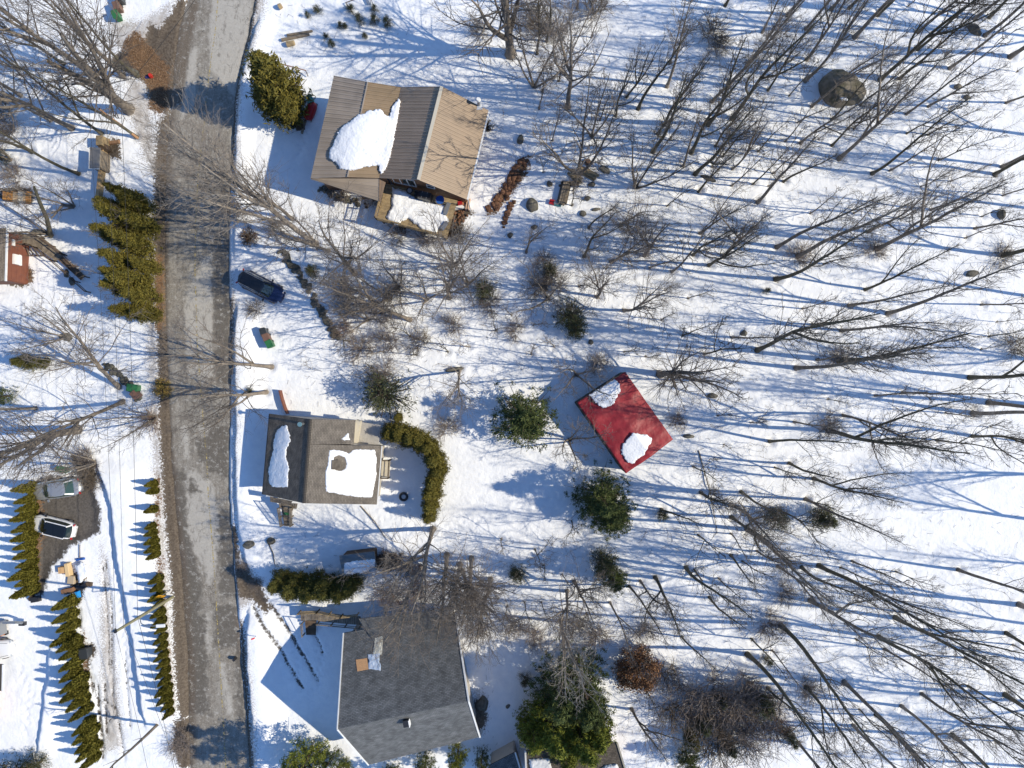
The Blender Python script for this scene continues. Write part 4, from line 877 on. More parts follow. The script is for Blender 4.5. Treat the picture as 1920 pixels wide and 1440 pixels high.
# ------------------------------------------------------------------ bare trees: a set of grown meshes, copied with their parts
M['bark'] = mat('grey_bark', (.26, .22, .18), .9, (.13, .11, .09), 1.5, .02, 6, objrand=.2)
M['barkdark'] = mat('dark_mossy_bark', (.12, .105, .075), .9, (.07, .065, .04), 1.2, .02, 6, objrand=.2)
M['twig'] = mat('grey_twigs', (.20, .17, .145), .9, (.125, .105, .09), .6, objrand=.2)
M['twigdark'] = mat('dark_twigs', (.115, .098, .083), .9, (.075, .063, .053), .6, objrand=.2)
def grow(P0, D, L, n, rs, wander, up):
    """polyline of n points"""
    P = [np.array(P0, float)]; d = np.array(D, float); d /= np.linalg.norm(d)
    for i in range(n - 1):
        d = d + rs.normal(0, wander, 3) + np.array([0, 0, up]); d /= np.linalg.norm(d); P.append(P[-1] + d * L / (n - 1))
    return np.array(P)
def side_dir(d, ang, az):
    d = d / np.linalg.norm(d); ref = np.array([0, 0, 1.0]) if abs(d[2]) < .9 else np.array([1.0, 0, 0])
    s = np.cross(d, ref); s /= np.linalg.norm(s); u = np.cross(s, d)
    return d * math.cos(ang) + (s * math.cos(az) + u * math.sin(az)) * math.sin(ang)
def bare_tree(seed, H, r0, start=.45, nb=22, spread=38, blen=.26, nsub=5, ntw=4, fork=0, stems=1, taper=.85, tw=.011, up=.10):
    rs = np.random.default_rng(seed); trunks = []; limbs = []; subs = []; tws = []
    stem_list = []
    for s in range(stems):
        if stems > 1: d = side_dir(np.array([0, 0, 1.0]), R(rs.uniform(8, 26)), s * 6.28 / stems + rs.uniform(-.4, .4)); p0 = d * .1 * np.array([1, 1, 0])
        else: d = np.array([rs.normal(0, .02), rs.normal(0, .02), 1]); p0 = np.zeros(3)
        L = H * rs.uniform(.8, 1.0) if stems > 1 else H
        stem_list.append((grow(p0, d, L, 14, rs, .028, .03), r0 * (1 if stems == 1 else .6), 0.0))
    for k in range(fork):
        P, r, _ = stem_list[0]; i = int(rs.uniform(3, 7)); d = side_dir(P[i + 1] - P[i], R(rs.uniform(14, 30)), rs.uniform(0, 6.28))
        stem_list.append((grow(P[i], d, H * (1 - i / 13) * rs.uniform(.75, .95), 14, rs, .05, .05), r * .6, .0))
    for si, (P, r, _) in enumerate(stem_list):
        n = len(P); t = np.linspace(0, 1, n); rad = r * (1 - t * taper) ** .9; rad[0] *= 1.5 if si < max(1, stems) else 1; rad = np.maximum(rad, tw * 1.5); trunks.append((P, rad))
        m = nb if si == 0 or stems > 1 else int(nb * .6); st = start if not (fork and si > 0) else .15
        for j in range(m):
            tt_ = st + (1 - st) * ((j + rs.uniform(0, .9)) / m) ** .9 * .97; f = tt_ * (n - 1); i = min(int(f), n - 2); p = P[i] + (P[i + 1] - P[i]) * (f - i); d = P[i + 1] - P[i]
            az = j * 2.4 + rs.uniform(-.5, .5); ang = R(spread * rs.uniform(.7, 1.3)); rel = (tt_ - st) / (1 - st)
            L = H * blen * (1.1 - .75 * rel) * rs.uniform(.6, 1.2); rb = max(tw * 1.6, r * (1 - tt_ * taper) * rs.uniform(.28, .5))
            B = grow(p, side_dir(d, ang, az), L, 7, rs, .11, up); limbs.append((B, np.linspace(rb, tw * 1.2, 7)))
            for q in range(nsub):
                u = rs.uniform(.2, .97); f2 = u * 6; i2 = min(int(f2), 5); p2 = B[i2] + (B[i2 + 1] - B[i2]) * (f2 - i2); L2 = L * rs.uniform(.28, .6) * (1.15 - u * .6)
                S = grow(p2, side_dir(B[i2 + 1] - B[i2], R(rs.uniform(25, 58)), rs.uniform(0, 6.28)), L2, 5, rs, .15, up * .8); subs.append((S, np.linspace(max(tw * 1.15, rb * .4), tw * .8, 5)))
                for w in range(ntw):
                    u = rs.uniform(.15, 1); f3 = u * 4; i3 = min(int(f3), 3); p3 = S[i3] + (S[i3 + 1] - S[i3]) * (f3 - i3)
                    tws.append((grow(p3, side_dir(S[i3 + 1] - S[i3], R(rs.uniform(20, 55)), rs.uniform(0, 6.28)), L2 * rs.uniform(.3, .75), 4, rs, .16, up * .5), np.linspace(tw * .8, tw * .5, 4)))
    def pack(lst, sides):
        return tubes(np.array([a for a, b in lst]), np.array([b for a, b in lst]), sides)
    tv, tf = pack(trunks, 7); parts = [pack(l, s) for l, s in ((limbs, 4), (subs, 3), (tws, 3)) if l]
    V = []; F = []; o = 0
    for v, f in parts: V.append(v); F.append(f + o); o += len(v)
    return (tv, tf), (np.concatenate(V), np.concatenate(F))
PROTO = {}
def proto(kind, mt, mc, *args, **kw):
    H = args[1]; (tv, tf), (cv, cf) = bare_tree(*args, **kw)
    PROTO.setdefault(kind, []).append((H, mesh_np('trunk', tv, tf, mt, True), mesh_np('crown', cv, cf, mc, False)))
for i in range(6): proto('f', M['barkdark'] if i % 2 else M['bark'], M['twigdark'] if i % 2 else M['twig'], 100 + i, 20, .19, start=.36 - .03 * (i % 3), nb=22, spread=22 + 2 * i, blen=.23, nsub=5, ntw=3, fork=i % 3, up=.13)
for i in range(4): proto('s', M['bark'], M['twig'], 200 + i, 15, .20, start=.22, nb=20, spread=42, blen=.38, nsub=5, ntw=5, fork=2, up=.10)
PROTO['r'] = []
proto('r', mat('pale_bark', (.30, .26, .22), .9, (.2, .17, .14), 1.5, .02, 6), mat('pale_twigs', (.28, .245, .21), .9, (.19, .16, .135), .6), 260, 18, .27, start=.3, nb=26, spread=40, blen=.34, nsub=7, ntw=5, fork=3, up=.10)
PROTO['p'] = []
proto('p', PROTO['r'][0][1].materials[0], mat('ashen_twigs', (.36, .33, .29), .9, (.26, .23, .2), .6), 270, 14, .17, start=.3, nb=13, spread=38, blen=.36, nsub=4, ntw=4, fork=3, up=.10)
for i in range(2): proto('b', M['bark'], M['twig'], 300 + i, 17, .46, start=.25, nb=20, spread=52, blen=.42, nsub=6, ntw=5, fork=3, up=.07)
for i in range(3): proto('m', M['bark'], M['twig'], 400 + i, 10, .15, start=.18, nb=10, spread=32, blen=.34, nsub=4, ntw=4, stems=4, up=.08)
for i in range(4): proto('y', M['barkdark'] if i % 2 else M['bark'], M['twigdark'] if i % 2 else M['twig'], 500 + i, 8, .06, start=.25, nb=13, spread=36, blen=.24, nsub=3, ntw=3, fork=i % 2, tw=.010, up=.12)

LAND = {'the brown metal-roofed house': (750, 260), 'the small shingled house': (605, 860), 'the grey-roofed house': (765, 1290), 'the red-roofed shed': (1172, 795), 'the big dark boulder': (1573, 172),
    'the dark blue car': (495, 540), 'the parked silver car': (110, 915), 'the utility pole': (325, 1118), 'the cedar clump by the road': (230, 490), 'the pines beside the red shed': (985, 785),
    'the brown-leaved tree': (1200, 1255), 'the grey thicket': (1350, 1340), 'the tall bottom pines': (1070, 1350), 'the pair of small firs': (1490, 975), 'the log pile': (1078, 330), 'the grey-roofed shed': (178, 297),
    'the yellow-green bush by the road': (308, 728), 'the round dark bush': (1068, 600), 'the right-hand clearing': (1730, 960), 'the upper right corner': (1890, 30), 'the lower right corner': (1890, 1410), 'the middle of the right edge': (1900, 600),
    'the small green fir in the snow': (1435, 546), 'the evergreen bush at the left edge': (50, 675)}
DIRS = ['to the right of', 'up and right of', 'straight above', 'up and left of', 'to the left of', 'down and left of', 'straight below', 'down and right of']
ORDN = ['', 'second ', 'third ', 'fourth ', 'fifth ', 'sixth ', 'seventh ', 'eighth ', 'ninth ', 'tenth ', 'eleventh ', 'twelfth ', 'thirteenth ', 'fourteenth ', 'fifteenth ', 'sixteenth ', 'seventeenth ', 'eighteenth ']
NOUN = {'p': 'ashen pale bare tree', 'r': 'pale road-leaning bare tree', 'f': 'bare forest tree', 's': 'spreading bare tree', 'b': 'massive bare old tree', 'm': 'bare multi-stemmed tree', 'y': 'thin bare sapling'}
info = []
for i, (px, py, h, k, tip) in enumerate(TREES):
    nm = min(LAND, key=lambda n: math.hypot(LAND[n][0] - px, LAND[n][1] - py)); lx_, ly_ = LAND[nm]; d = math.hypot(lx_ - px, ly_ - py)
    a = int(round(math.degrees(math.atan2(ly_ - py, px - lx_)) / 45)) % 8; size = 'tall ' if h >= 19 else ('short ' if h < 8 else '')
    info.append([nm, a, d, size + NOUN[k]])
groups = {}
for i, inf in enumerate(info): groups.setdefault((inf[0], inf[1], inf[3]), []).append(i)
TLAB = {}
for (nm, a, noun), lst in groups.items():
    lst.sort(key=lambda i: info[i][2])
    for r_, i in enumerate(lst):
        TLAB[i] = f"{noun} {DIRS[a]} {nm}" if len(lst) == 1 else f"{ORDN[r_]}nearest {noun} {DIRS[a]} {nm}"
        if len(TLAB[i].split()) > 16: TLAB[i] = TLAB[i].replace('multi-stemmed ', 'forked ').replace('bare old', 'old').replace('yellow-green ', 'golden ').replace('the parked silver', 'the silver').replace(' in the snow', '').replace('bare ', '')
GRP = {'p': 'spreading bare trees', 'r': 'spreading bare trees', 'f': 'bare trees of the wood', 's': 'spreading bare trees', 'b': 'massive old bare trees', 'm': 'multi-stemmed bare trees', 'y': 'thin bare saplings'}
pick = random.Random(5)
def place_tree(px, py, h, k, tip, label, group, tint=None):
    H, mt, mc = pick.choice(PROTO[k]); z = gz_px(px, py) - .12; B = W(px, py, .25); B.z = z
    if tip: T_ = W(tip[0], tip[1], z + tip[2])
    else: T_ = Vector((B.x + pick.gauss(0, .035) * h, B.y + pick.gauss(0, .035) * h, z + h * pick.uniform(.97, 1.12)))
    ax_ = T_ - B; L = ax_.length; o = thing('bare_tree' if k != 'y' else 'bare_sapling', label, 'tree' if k != 'y' else 'sapling', B, group)
    o.rotation_mode = 'QUATERNION'; o.rotation_quaternion = ax_.to_track_quat('Z', 'Y') @ Quaternion((0, 0, 1), pick.uniform(0, 6.28))
    s = L / H; th = {'p': 1.0, 'r': 1.0, 'f': .92 + h * .012, 's': 1.1, 'b': 1.0, 'm': 1.1, 'y': 1.1}[k]; o.scale = (s * (th if k != 'f' else 1), s * (th if k != 'f' else 1), s)
    link('trunk', mt, o); link('crown', mc, o)
for i, (px, py, h, k, tip) in enumerate(TREES): place_tree(px, py, h, k, tip, TLAB[i], GRP[k])
for i, (x, y, h) in enumerate([(1960, 560, 20), (1990, 980, 21), (2040, 900, 20), (2010, 1250, 20), (1975, 260, 20), (2080, 700, 22), (2120, 1080, 20), (1950, 760, 20), (1970, 1370, 20), (2050, 1180, 21), (1990, 400, 20), (2060, 90, 20), (1965, 1440, 18), (2100, 1330, 22)]):
    px, py = x, y; H, mt, mc = PROTO['f'][i % 6]; B = W(px, py, .2)
    o = thing('bare_tree', f"{ORDN[i]}bare tree counted beyond the right edge, only its shadow in view", 'tree', B, 'trees beyond the right edge'); o.rotation_euler = (0, 0, i * 1.3); s = h / H; o.scale = (s, s, s)
    link('trunk', mt, o); link('crown', mc, o)

# ------------------------------------------------------------------ evergreens
def leaf_mat(name, a, b, c=None): return mat(name, a, .75, b, .9, island=c or b, objrand=.12, spec=.2)
M['cedar'] = leaf_mat('golden_cedar_foliage', (.10, .095, .022), (.038, .046, .014), (.185, .15, .028))
M['cedarhedge'] = leaf_mat('hedge_cedar_foliage', (.13, .125, .020), (.08, .085, .015), (.18, .155, .028))
M['pine'] = leaf_mat('pine_foliage', (.050, .072, .024), (.022, .038, .018), (.115, .135, .038))
M['pineyellow'] = leaf_mat('yellow_green_pine_foliage', (.125, .15, .024), (.045, .068, .018), (.23, .24, .034))
M['pinedark'] = leaf_mat('dull_evergreen_foliage', (.060, .072, .032), (.035, .045, .022), (.10, .105, .05))
M['brownleaf'] = leaf_mat('dry_brown_leaves', (.19, .095, .05), (.10, .055, .035), (.30, .16, .08))
def leaves(C, D, L, Wd, rs, tip=.25):
    """kite shaped blades: centre C (N,3) direction D (N,3)"""
    N = len(C); D = D / (np.linalg.norm(D, axis=1, keepdims=True) + 1e-9); rnd = rs.normal(size=(N, 3)); S = np.cross(D, rnd); S /= np.linalg.norm(S, axis=1, keepdims=True) + 1e-9
    L = L[:, None] if hasattr(L, '__len__') else L; Wd = Wd[:, None] if hasattr(Wd, '__len__') else Wd
    V = np.stack([C - D * L / 2, C + S * Wd / 2, C + D * L / 2, C - S * Wd / 2], 1); F = np.arange(N * 4).reshape(N, 4); return V.reshape(-1, 3), F
def cone_cedar(seed, H=1.0, r=.16, N=1500, lump=.12, lw=(.11, .03)):
    rs = np.random.default_rng(seed); t = rs.uniform(0, 1, N) ** 1.35; a = rs.uniform(0, 6.283, N)
    prof = r * (np.clip(1 - t, 0, 1) ** .72) * (np.minimum(1, .62 + t * 3)); lob = 1 + lump * np.sin(a * 3 + seed + t * 9) + lump * .7 * np.sin(a * 5 + t * 17)
    rr = prof * lob * rs.uniform(.75, 1.04, N); C = np.stack([rr * np.cos(a), rr * np.sin(a), t * H * .97 + .01], 1)
    D = np.stack([np.cos(a) * .42, np.sin(a) * .42, np.ones(N) * .9], 1) + rs.normal(0, .22, (N, 3))
    V, F = leaves(C, D, rs.uniform(.6, 1.2, N) * lw[0], rs.uniform(.7, 1.3, N) * lw[1], rs)
    n = 9; T_ = np.linspace(0, .93, 8); cr = [r * .72 * max(0.0, 1 - q) ** .75 * min(1, .62 + q * 3) for q in T_]
    P = np.array([[[0, 0, q * H] for q in T_]]); v2, f2 = tubes(P, np.array([cr]), n)
    return np.concatenate([V, v2]), np.concatenate([F, f2 + len(V)])
def conifer(seed, H, r, nlay=16, nbr=7, tuft=9, nl=9, ll=.34, lw=.05, base=.08, droop=-.12, round_=.9, gap=.12):
    """branch layers carrying tufts of needles: uneven outline with gaps"""
    rs = np.random.default_rng(seed); Cs = []; Ds = []; BR = []
    for i in range(nlay):
        t = base + (1 - base) * i / nlay; R_ = r * (1 - t) ** round_ * rs.uniform(.8, 1.15) + .12
        for j in range(max(3, int(nbr * (1 - t * .45)))):
            if rs.random() < gap: continue
            a = rs.uniform(0, 6.283); L = R_ * rs.uniform(.65, 1.18); z0 = t * H + rs.uniform(-.3, .3); d = np.array([math.cos(a), math.sin(a), droop + .55 * t]); d /= np.linalg.norm(d)
            BR.append(np.array([[0, 0, z0], d * L * .5 + [0, 0, z0], d * L + [0, 0, z0 + .06 * L]]))
            for k in range(tuft):
                u = rs.uniform(.25, 1.03); c = d * L * u + [0, 0, z0 + rs.uniform(-.1, .18)]; side = np.array([-d[1], d[0], 0]) * rs.normal(0, .36) * L * (1.1 - u * .6) ; c = c + side
                m = nl; Cs.append(c + rs.normal(0, .11, (m, 3))); Ds.append(rs.normal(0, .85, (m, 3)) + d * .5 + [0, 0, .5])
    C = np.concatenate(Cs); D = np.concatenate(Ds); N = len(C); V, F = leaves(C, D, ll * rs.uniform(.6, 1.2, N), lw * rs.uniform(.7, 1.4, N), rs)
    BR.append(np.array([[0, 0, 0], [0, 0, H * .5], [0, 0, H * .97]])); rad = np.array([[.035, .025, .01]] * (len(BR) - 1) + [[.02 * H + .04, .012 * H + .03, .02]])
    return (V, F), tubes(np.array(BR), rad, 4)
EV = {}
def ev_proto(key, leafm, seed, H, r, **kw):
    (v, f), (tv, tf) = conifer(seed, H, r, **kw); EV.setdefault(key, []).append((H, mesh_np('foliage', v, f, leafm), mesh_np('trunk', tv, tf, M['wooddark'])))
for i in range(3): ev_proto('pine', M['pine'], 700 + i, 9, 2.9, nlay=15, nbr=8, tuft=9, nl=17, ll=.34, lw=.06, round_=.72, droop=-.02, gap=.2)
for i in range(2): ev_proto('ypine', M['pineyellow'], 720 + i, 9, 2.4, nlay=15, nbr=7, tuft=9, nl=16, ll=.34, lw=.06, round_=.75, droop=.05, gap=.2)
for i in range(3): ev_proto('cedar', M['cedar'], 740 + i, 7, 1.5, nlay=20, nbr=9, tuft=9, nl=8, ll=.34, lw=.07, round_=.6, droop=.5, gap=.16)
for i in range(2): ev_proto('bush', M['pinedark'], 760 + i, 2.6, 1.3, nlay=8, nbr=9, tuft=8, nl=8, ll=.22, lw=.035, round_=.45, droop=.25, gap=.1)
for i in range(2): ev_proto('fir', M['pinedark'], 780 + i, 5, 1.5, nlay=14, nbr=9, tuft=8, nl=9, ll=.22, lw=.035, round_=.8, droop=-.05, gap=.12)
ev_proto('dcedar', mat('dark_cedar_foliage', (.085, .085, .022), .75, (.045, .055, .016), .9, island=(.14, .125, .028), spec=.2), 790, 6, 1.5, nlay=18, nbr=9, tuft=9, nl=9, ll=.28, lw=.05, round_=.55, droop=.4, gap=.05)
def brush_mesh(seed, r=1.3, H=1.9, N=46, tw=.011):
    rs = np.random.default_rng(seed); A = []; B = []
    for i in range(N):
        a = rs.uniform(0, 6.28); p = np.array([math.cos(a), math.sin(a), 0]) * rs.uniform(0, r * .45); d = np.array([math.cos(a) * rs.uniform(0, .8), math.sin(a) * rs.uniform(0, .8), 1.0]); S = grow(p, d, H * rs.uniform(.5, 1), 6, rs, .16, -.02); A.append((S, np.linspace(.02, .009, 6)))
        for k in range(7):
            u = rs.uniform(.25, 1) * 5; i2 = min(int(u), 4); q = S[i2] + (S[i2 + 1] - S[i2]) * (u - i2); B.append((grow(q, side_dir(S[i2 + 1] - S[i2], R(rs.uniform(25, 70)), rs.uniform(0, 6.28)), H * rs.uniform(.18, .45), 4, rs, .2, 0), np.linspace(tw, .007, 4)))
    v1, f1 = tubes(np.array([a for a, b in A]), np.array([b for a, b in A]), 3); v2, f2 = tubes(np.array([a for a, b in B]), np.array([b for a, b in B]), 3)
    return np.concatenate([v1, v2]), np.concatenate([f1, f2 + len(v1)])
BR_M = [mesh_np('stems', *brush_mesh(800 + i), mat('brush_twigs_%s' % 'abc'[i], [(.24, .20, .175), (.17, .135, .10), (.23, .15, .105)][i], .9)) for i in range(3)]
def copy_ev(name, key, px, py, h, w, label, cat='tree', group=None, tip=None, i=None, spin=None):
    H, mf, mt = EV[key][pick.randrange(len(EV[key])) if i is None else i % len(EV[key])]; z = gz_px(px, py) - .1; B = W(px, py, .25); B.z = z
    o = thing(name, label, cat, B, group); ax_ = (W(tip[0], tip[1], z + h) - B) if tip else Vector((pick.gauss(0, .02) * h, pick.gauss(0, .02) * h, h))
    o.rotation_mode = 'QUATERNION'; o.rotation_quaternion = ax_.to_track_quat('Z', 'Y') @ Quaternion((0, 0, 1), pick.uniform(0, 6.28) if spin is None else spin)
    s = ax_.length / H; o.scale = (s * w, s * w, s); link('trunk', mt, o); link('foliage', mf, o); return o
copy_ev('cedar_tree', 'cedar', 542, 196, 12, 1.15, 'tall golden-green cedar between the road and the metal-roofed house', tip=(484, 112))
copy_ev('cedar_tree', 'cedar', 540, 216, 7, 1.15, 'shorter golden-green cedar beside the red tub, behind the tall one', tip=(530, 190))
copy_ev('cedar_tree', 'cedar', 528, 196, 8.5, 1.5, 'golden-green cedar on the road side of the tall one', tip=(498, 158))
# the cedar clump by the road
cl = [(283, 392, 7.6), (268, 425, 8), (292, 435, 7), (250, 455, 7.5), (284, 470, 8), (262, 500, 7.8), (296, 505, 6.5), (284, 535, 7.6), (258, 548, 7.2), (294, 565, 6.5), (276, 588, 7.6), (300, 592, 6.2), (248, 405, 7), (248, 520, 6.5), (262, 380, 6.6)]
cl.sort(key=lambda c: c[1])
for i, (x, y, h) in enumerate(cl): copy_ev('cedar_tree', 'cedar', x, y, h * random.uniform(.8, 1.08), random.uniform(.88, 1.04), f"golden cedar, {ORDN[i] or 'first '}from the top of the roadside clump", group='cedars in the roadside clump')
# curved cedar hedge right of the small house
ch = [(750, 782, 2.6, .9), (738, 808, 4.0, 1.3), (757, 812, 4.4, 1.35), (776, 818, 4.4, 1.3), (793, 826, 4.4, 1.25), (810, 836, 4.4, 1.2), (818, 858, 4.6, 1.3), (826, 878, 4.4, 1.2), (817, 898, 4.4, 1.2), (813, 920, 4.2, 1.25), (812, 942, 4.2, 1.2), (809, 962, 3.8, 1.1)]
for i, (x, y, h, w) in enumerate(ch): copy_ev('cedar_shrub', 'cedar', x, y, h, w * random.uniform(.95, 1.25), f"bushy cedar, {ORDN[i] or 'first '}along the curved hedge from its upper end", 'shrub', 'cedars of the curved hedge')
for i, (x, y, h, w) in enumerate([(540, 1080, 4.6, 1.3), (566, 1088, 5, 1.4), (594, 1092, 5, 1.4), (622, 1090, 5, 1.4), (648, 1098, 4.6, 1.3), (668, 1088, 4, 1.2)]):
    copy_ev('cedar_tree', 'dcedar', x, y, h, w, f"dark cedar, {ORDN[i] or 'first '}from the left in the row below the low shed", 'tree', 'dark cedars below the low shed')
copy_ev('pine_tree', 'pine', 984, 782, 8.5, 1.45, 'dark bushy pine to the left of the red-roofed shed', i=0, spin=.3)
copy_ev('pine_tree', 'pine', 1122, 922, 8.5, 1.2, 'dark pine just below the red-roofed shed', i=1); copy_ev('pine_tree', 'pine', 1140, 958, 6, 1.5, 'lower dark pine touching the one below the red shed', i=2)
copy_ev('pine_tree', 'pine', 1140, 1078, 7, .85, 'thin dark pine in the trees, below the two pines under the red shed', i=0, tip=(1162, 1100)); copy_ev('pine_tree', 'pinedark' if 0 else 'fir', 1128, 1048, 5, 1.2, 'greyish fir just above the thin dark pine')
bp = [(1048, 1262, 11, 1.0, 'pine'), (1090, 1262, 11, 1.0, 'pine'), (1030, 1318, 10, 1.2, 'ypine'), (1072, 1330, 11, 1.1, 'ypine'), (1106, 1322, 9.5, 1.05, 'ypine'), (1000, 1340, 8, 1.1, 'ypine'), (1056, 1376, 8, 1.1, 'ypine'), (1040, 1346, 7, .8, 'pine'), (985, 1352, 5, .8, 'ypine'), (1100, 1290, 9, .7, 'pine')]
bl = ['tall dark pine, upper left of the bottom pine group', 'tall dark pine, upper right of the bottom pine group', 'yellow-green pine in the middle left of the bottom group', 'yellow-green pine at the centre of the bottom group', 'yellow-green pine at the right of the bottom group', 'small yellow-green pine at the left of the bottom group', 'yellow-green pine lowest in the bottom group, over the roof', 'dark pine between the yellow-green ones of the bottom group', 'smallest yellow-green pine, leftmost of the bottom group', 'narrow dark pine at the right side of the bottom group']
for (x, y, h, w, k), l in zip(bp, bl): copy_ev('pine_tree', k, x, y, h, w, l, group='pines of the bottom group')
for x, y, h, w, k, l in [(585, 1402, 11, .95, 'ypine', 'yellow-green pine at the bottom beside the road, left of the grey house'), (612, 1432, 11, .95, 'pine', 'dark pine beside the yellow-green one at the bottom left of the grey house'), (860, 1400, 6, .8, 'ypine', 'yellow-green pine at the bottom edge below the grey roof'),
    (800, 1420, 5, .9, 'pine', 'dark pine at the bottom edge under the middle of the grey roof'), (650, 1425, 4, .9, 'ypine', 'low yellow-green pine at the bottom edge left of the grey roof'), (740, 1440, 4.5, .9, 'pine', 'dark pine cut by the bottom edge below the grey roof'), (905, 1410, 6, .6, 'pine', 'narrow dark pine at the lower right corner of the grey roof'),
    (728, 738, 4.5, 1.25, 'bush', 'tall grey-green bush up and right of the small shingled house'), (1064, 596, 3.2, 1.25, 'bush', 'round dark evergreen bush in the wood, middle of the picture'), (1078, 618, 2.6, 1.1, 'bush', 'smaller round evergreen bush beside the round dark one'),
    (908, 548, 2.6, 1.15, 'bush', 'round dark bush below the metal-roofed house yard'), (1028, 512, 2.6, .8, 'bush', 'small evergreen bush between bare trees, left of the log pile trees'),
    (972, 1070, 2.6, .95, 'bush', 'small dark round bush above the grey-roofed house trees'), (1530, 968, 4.2, 1.3, 'fir', 'larger of two small firs at the edge of the clearing'), (1450, 972, 2.6, 1.2, 'bush', 'smaller of two small firs left of the clearing'),
    (62, 678, 3.2, 1.3, 'dcedar', 'low evergreen at the left edge under bare branches'), (90, 680, 2.6, 1.3, 'dcedar', 'right half of the low evergreen pair at the left edge'), (20, 742, 5, .9, 'pine', 'dark fir cut by the left edge'), (1240, 965, 1.6, .9, 'bush', 'tiny evergreen beside the dead branch below the red shed'),
    (1435, 546, 1.2, .7, 'bush', 'tiny bright fir alone in the snow'), (984, 1268, 2.2, .7, 'bush', 'small dark bush in the snow left of the tall bottom pines'), (1310, 1345, 3.5, 1.2, 'fir', 'fir inside the left side of the grey thicket'), (1345, 1300, 3.2, 1.0, 'fir', 'small fir showing at the top of the grey thicket'), (1420, 1310, 3.0, 1.2, 'bush', 'dull evergreen in the upper right of the grey thicket'), (1360, 1390, 3.2, 1.1, 'fir', 'small fir low in the middle of the grey thicket'), (1290, 1372, 3.4, 1.2, 'dcedar', 'olive cedar at the left foot of the grey thicket'), (1285, 1410, 5, 1.1, 'pine', 'dark pine at the lower left foot of the grey thicket'), (1470, 1370, 3.5, .9, 'fir', 'fir at the right end of the grey thicket'),
    (590, 510, 2, .9, 'bush', 'small green bush on the rock row right of the blue car'), (1435, 1205 + 30, 1.6, .8, 'bush', 'tiny green bush between leaning trunks at lower right'), (5, 300, 6, .8, 'pinedark' if 0 else 'fir', 'dark fir cut by the left edge above the wooden boat shape'), (80, 1425, 4, 1.2, 'fir', 'grey-green fir at the bottom left edge'), (30, 1450, 8, 1.2, 'fir', 'tall fir cut by the bottom left corner'), (474, 735, 1.2, .9, 'bush', 'small green bush at the foot of the leaning road tree')]:
    copy_ev('evergreen' if k in ('bush', 'fir', 'dcedar') else 'pine_tree', k, x, y, h, w, l, 'shrub' if k in ('bush', 'dcedar') else 'tree')
# hedges of cone shaped cedars
CC = [mesh_np('foliage', *cone_cedar(900 + i), M['cedarhedge']) for i in range(4)]
def cone(px, py, h, w, label, group, k):
    z = gz_px(px, py) - .08; B = W(px, py, .25); B.z = z; o = thing('cone_cedar', label, 'shrub', B, group); o.rotation_euler = (random.gauss(0, .015), random.gauss(0, .015), random.uniform(0, 6.28)); o.scale = (h * w, h * w, h)
    link('foliage', CC[k % 4], o)
ys_ = [912, 932, 948, 964, 982, 1000, 1017, 1034, 1051, 1068, 1084, 1100]
for i, y in enumerate(ys_): cone(66 + (i % 3) - (i > 8) * 0, y, random.uniform(3.1, 4.1), random.uniform(.95, 1.12), f"cone-shaped cedar, {ORDN[i] or 'first '}from the top in the row beside the parked cars", 'cone cedars beside the parked cars', i)
tips = [(96, 1144), (97, 1170), (104, 1188), (93, 1212), (105, 1223), (112, 1239), (111, 1259), (111, 1279), (112, 1300), (112, 1319), (122, 1334), (128, 1354), (135, 1379), (136, 1398), (138, 1414), (141, 1430), (148, 1446)]
for i, (x, y) in enumerate(tips):
    h = random.uniform(3.4, 4.4); k = (CAMH - h) / CAMH; cone(960 + (x - 960) * k, 720 + (y - 720) * k, h, random.uniform(.98, 1.15), f"cone-shaped cedar, {ORDN[i] or 'first '}from the top in the long lower left row", 'cone cedars of the long lower left row', i + 1)
c3 = [(293, 905, 2.4), (294, 918, 2.2), (294, 952, 2.6), (291, 984, 2.0), (294, 996, 2.4), (296, 1010, 2.7), (298, 1024, 2.7), (299, 1036, 2.5)]
for i, (x, y, h) in enumerate(c3): cone(x, y, h, 1.35 if h < 2.3 else 1.1, f"small cone cedar by the road, {ORDN[i] or 'first '}from the top, above the utility pole", 'small cone cedars above the utility pole', i)
for i in range(17):
    y = 1080 + i * 15.4; x = 305 + i * 1.35; cone(x, y, random.uniform(2.2, 3.1), random.uniform(.9, 1.1), f"cone-shaped cedar, {ORDN[i] or 'first '}from the top in the roadside row around the pole", 'cone cedars of the roadside row', i + 2)
# brown-leaved tree, golden roadside bush, thickets
def leafy(name, px, py, h, r, m, label, cat, N=4200, seed=1, ll=.16, flat=.8):
    rs = np.random.default_rng(seed); o = thing(name, label, cat, W(px, py, .2)); O = np.array(W(px, py, .2)); c0 = rs.normal(size=(60, 3)); c0 /= np.linalg.norm(c0, axis=1, keepdims=True); c0 *= rs.uniform(.35, 1, (60, 1)) ** .5; c0[:, 2] = np.abs(c0[:, 2]) * flat
    ci = c0[rs.integers(0, 60, N)]; C = (ci * [r, r, h * .75] + rs.normal(0, .2 * r * .6, (N, 3))) + [0, 0, h * .18]; C[:, 2] = np.abs(C[:, 2]); V, F = leaves(C, rs.normal(size=(N, 3)), ll, ll * .55, rs)
    part('foliage', V + O, F, m, o); br = []
    for c in c0: br.append(np.array([[0, 0, 0], [c[0] * r * .3, c[1] * r * .3, h * .3], [c[0] * r * 1.05, c[1] * r * 1.05, c[2] * h * .78 + h * .18]]))
    v, f = tubes(np.array(br), np.array([[.05, .035, .012]] * len(br)), 4); part('branches', v + O, f, M['wooddark'], o)
leafy('brown_leaved_tree', 1192, 1246, 5.0, 2.3, M['brownleaf'], 'rounded tree still holding dry brown leaves at the bottom right of the pines', 'tree', 9000, seed=3, ll=.19)
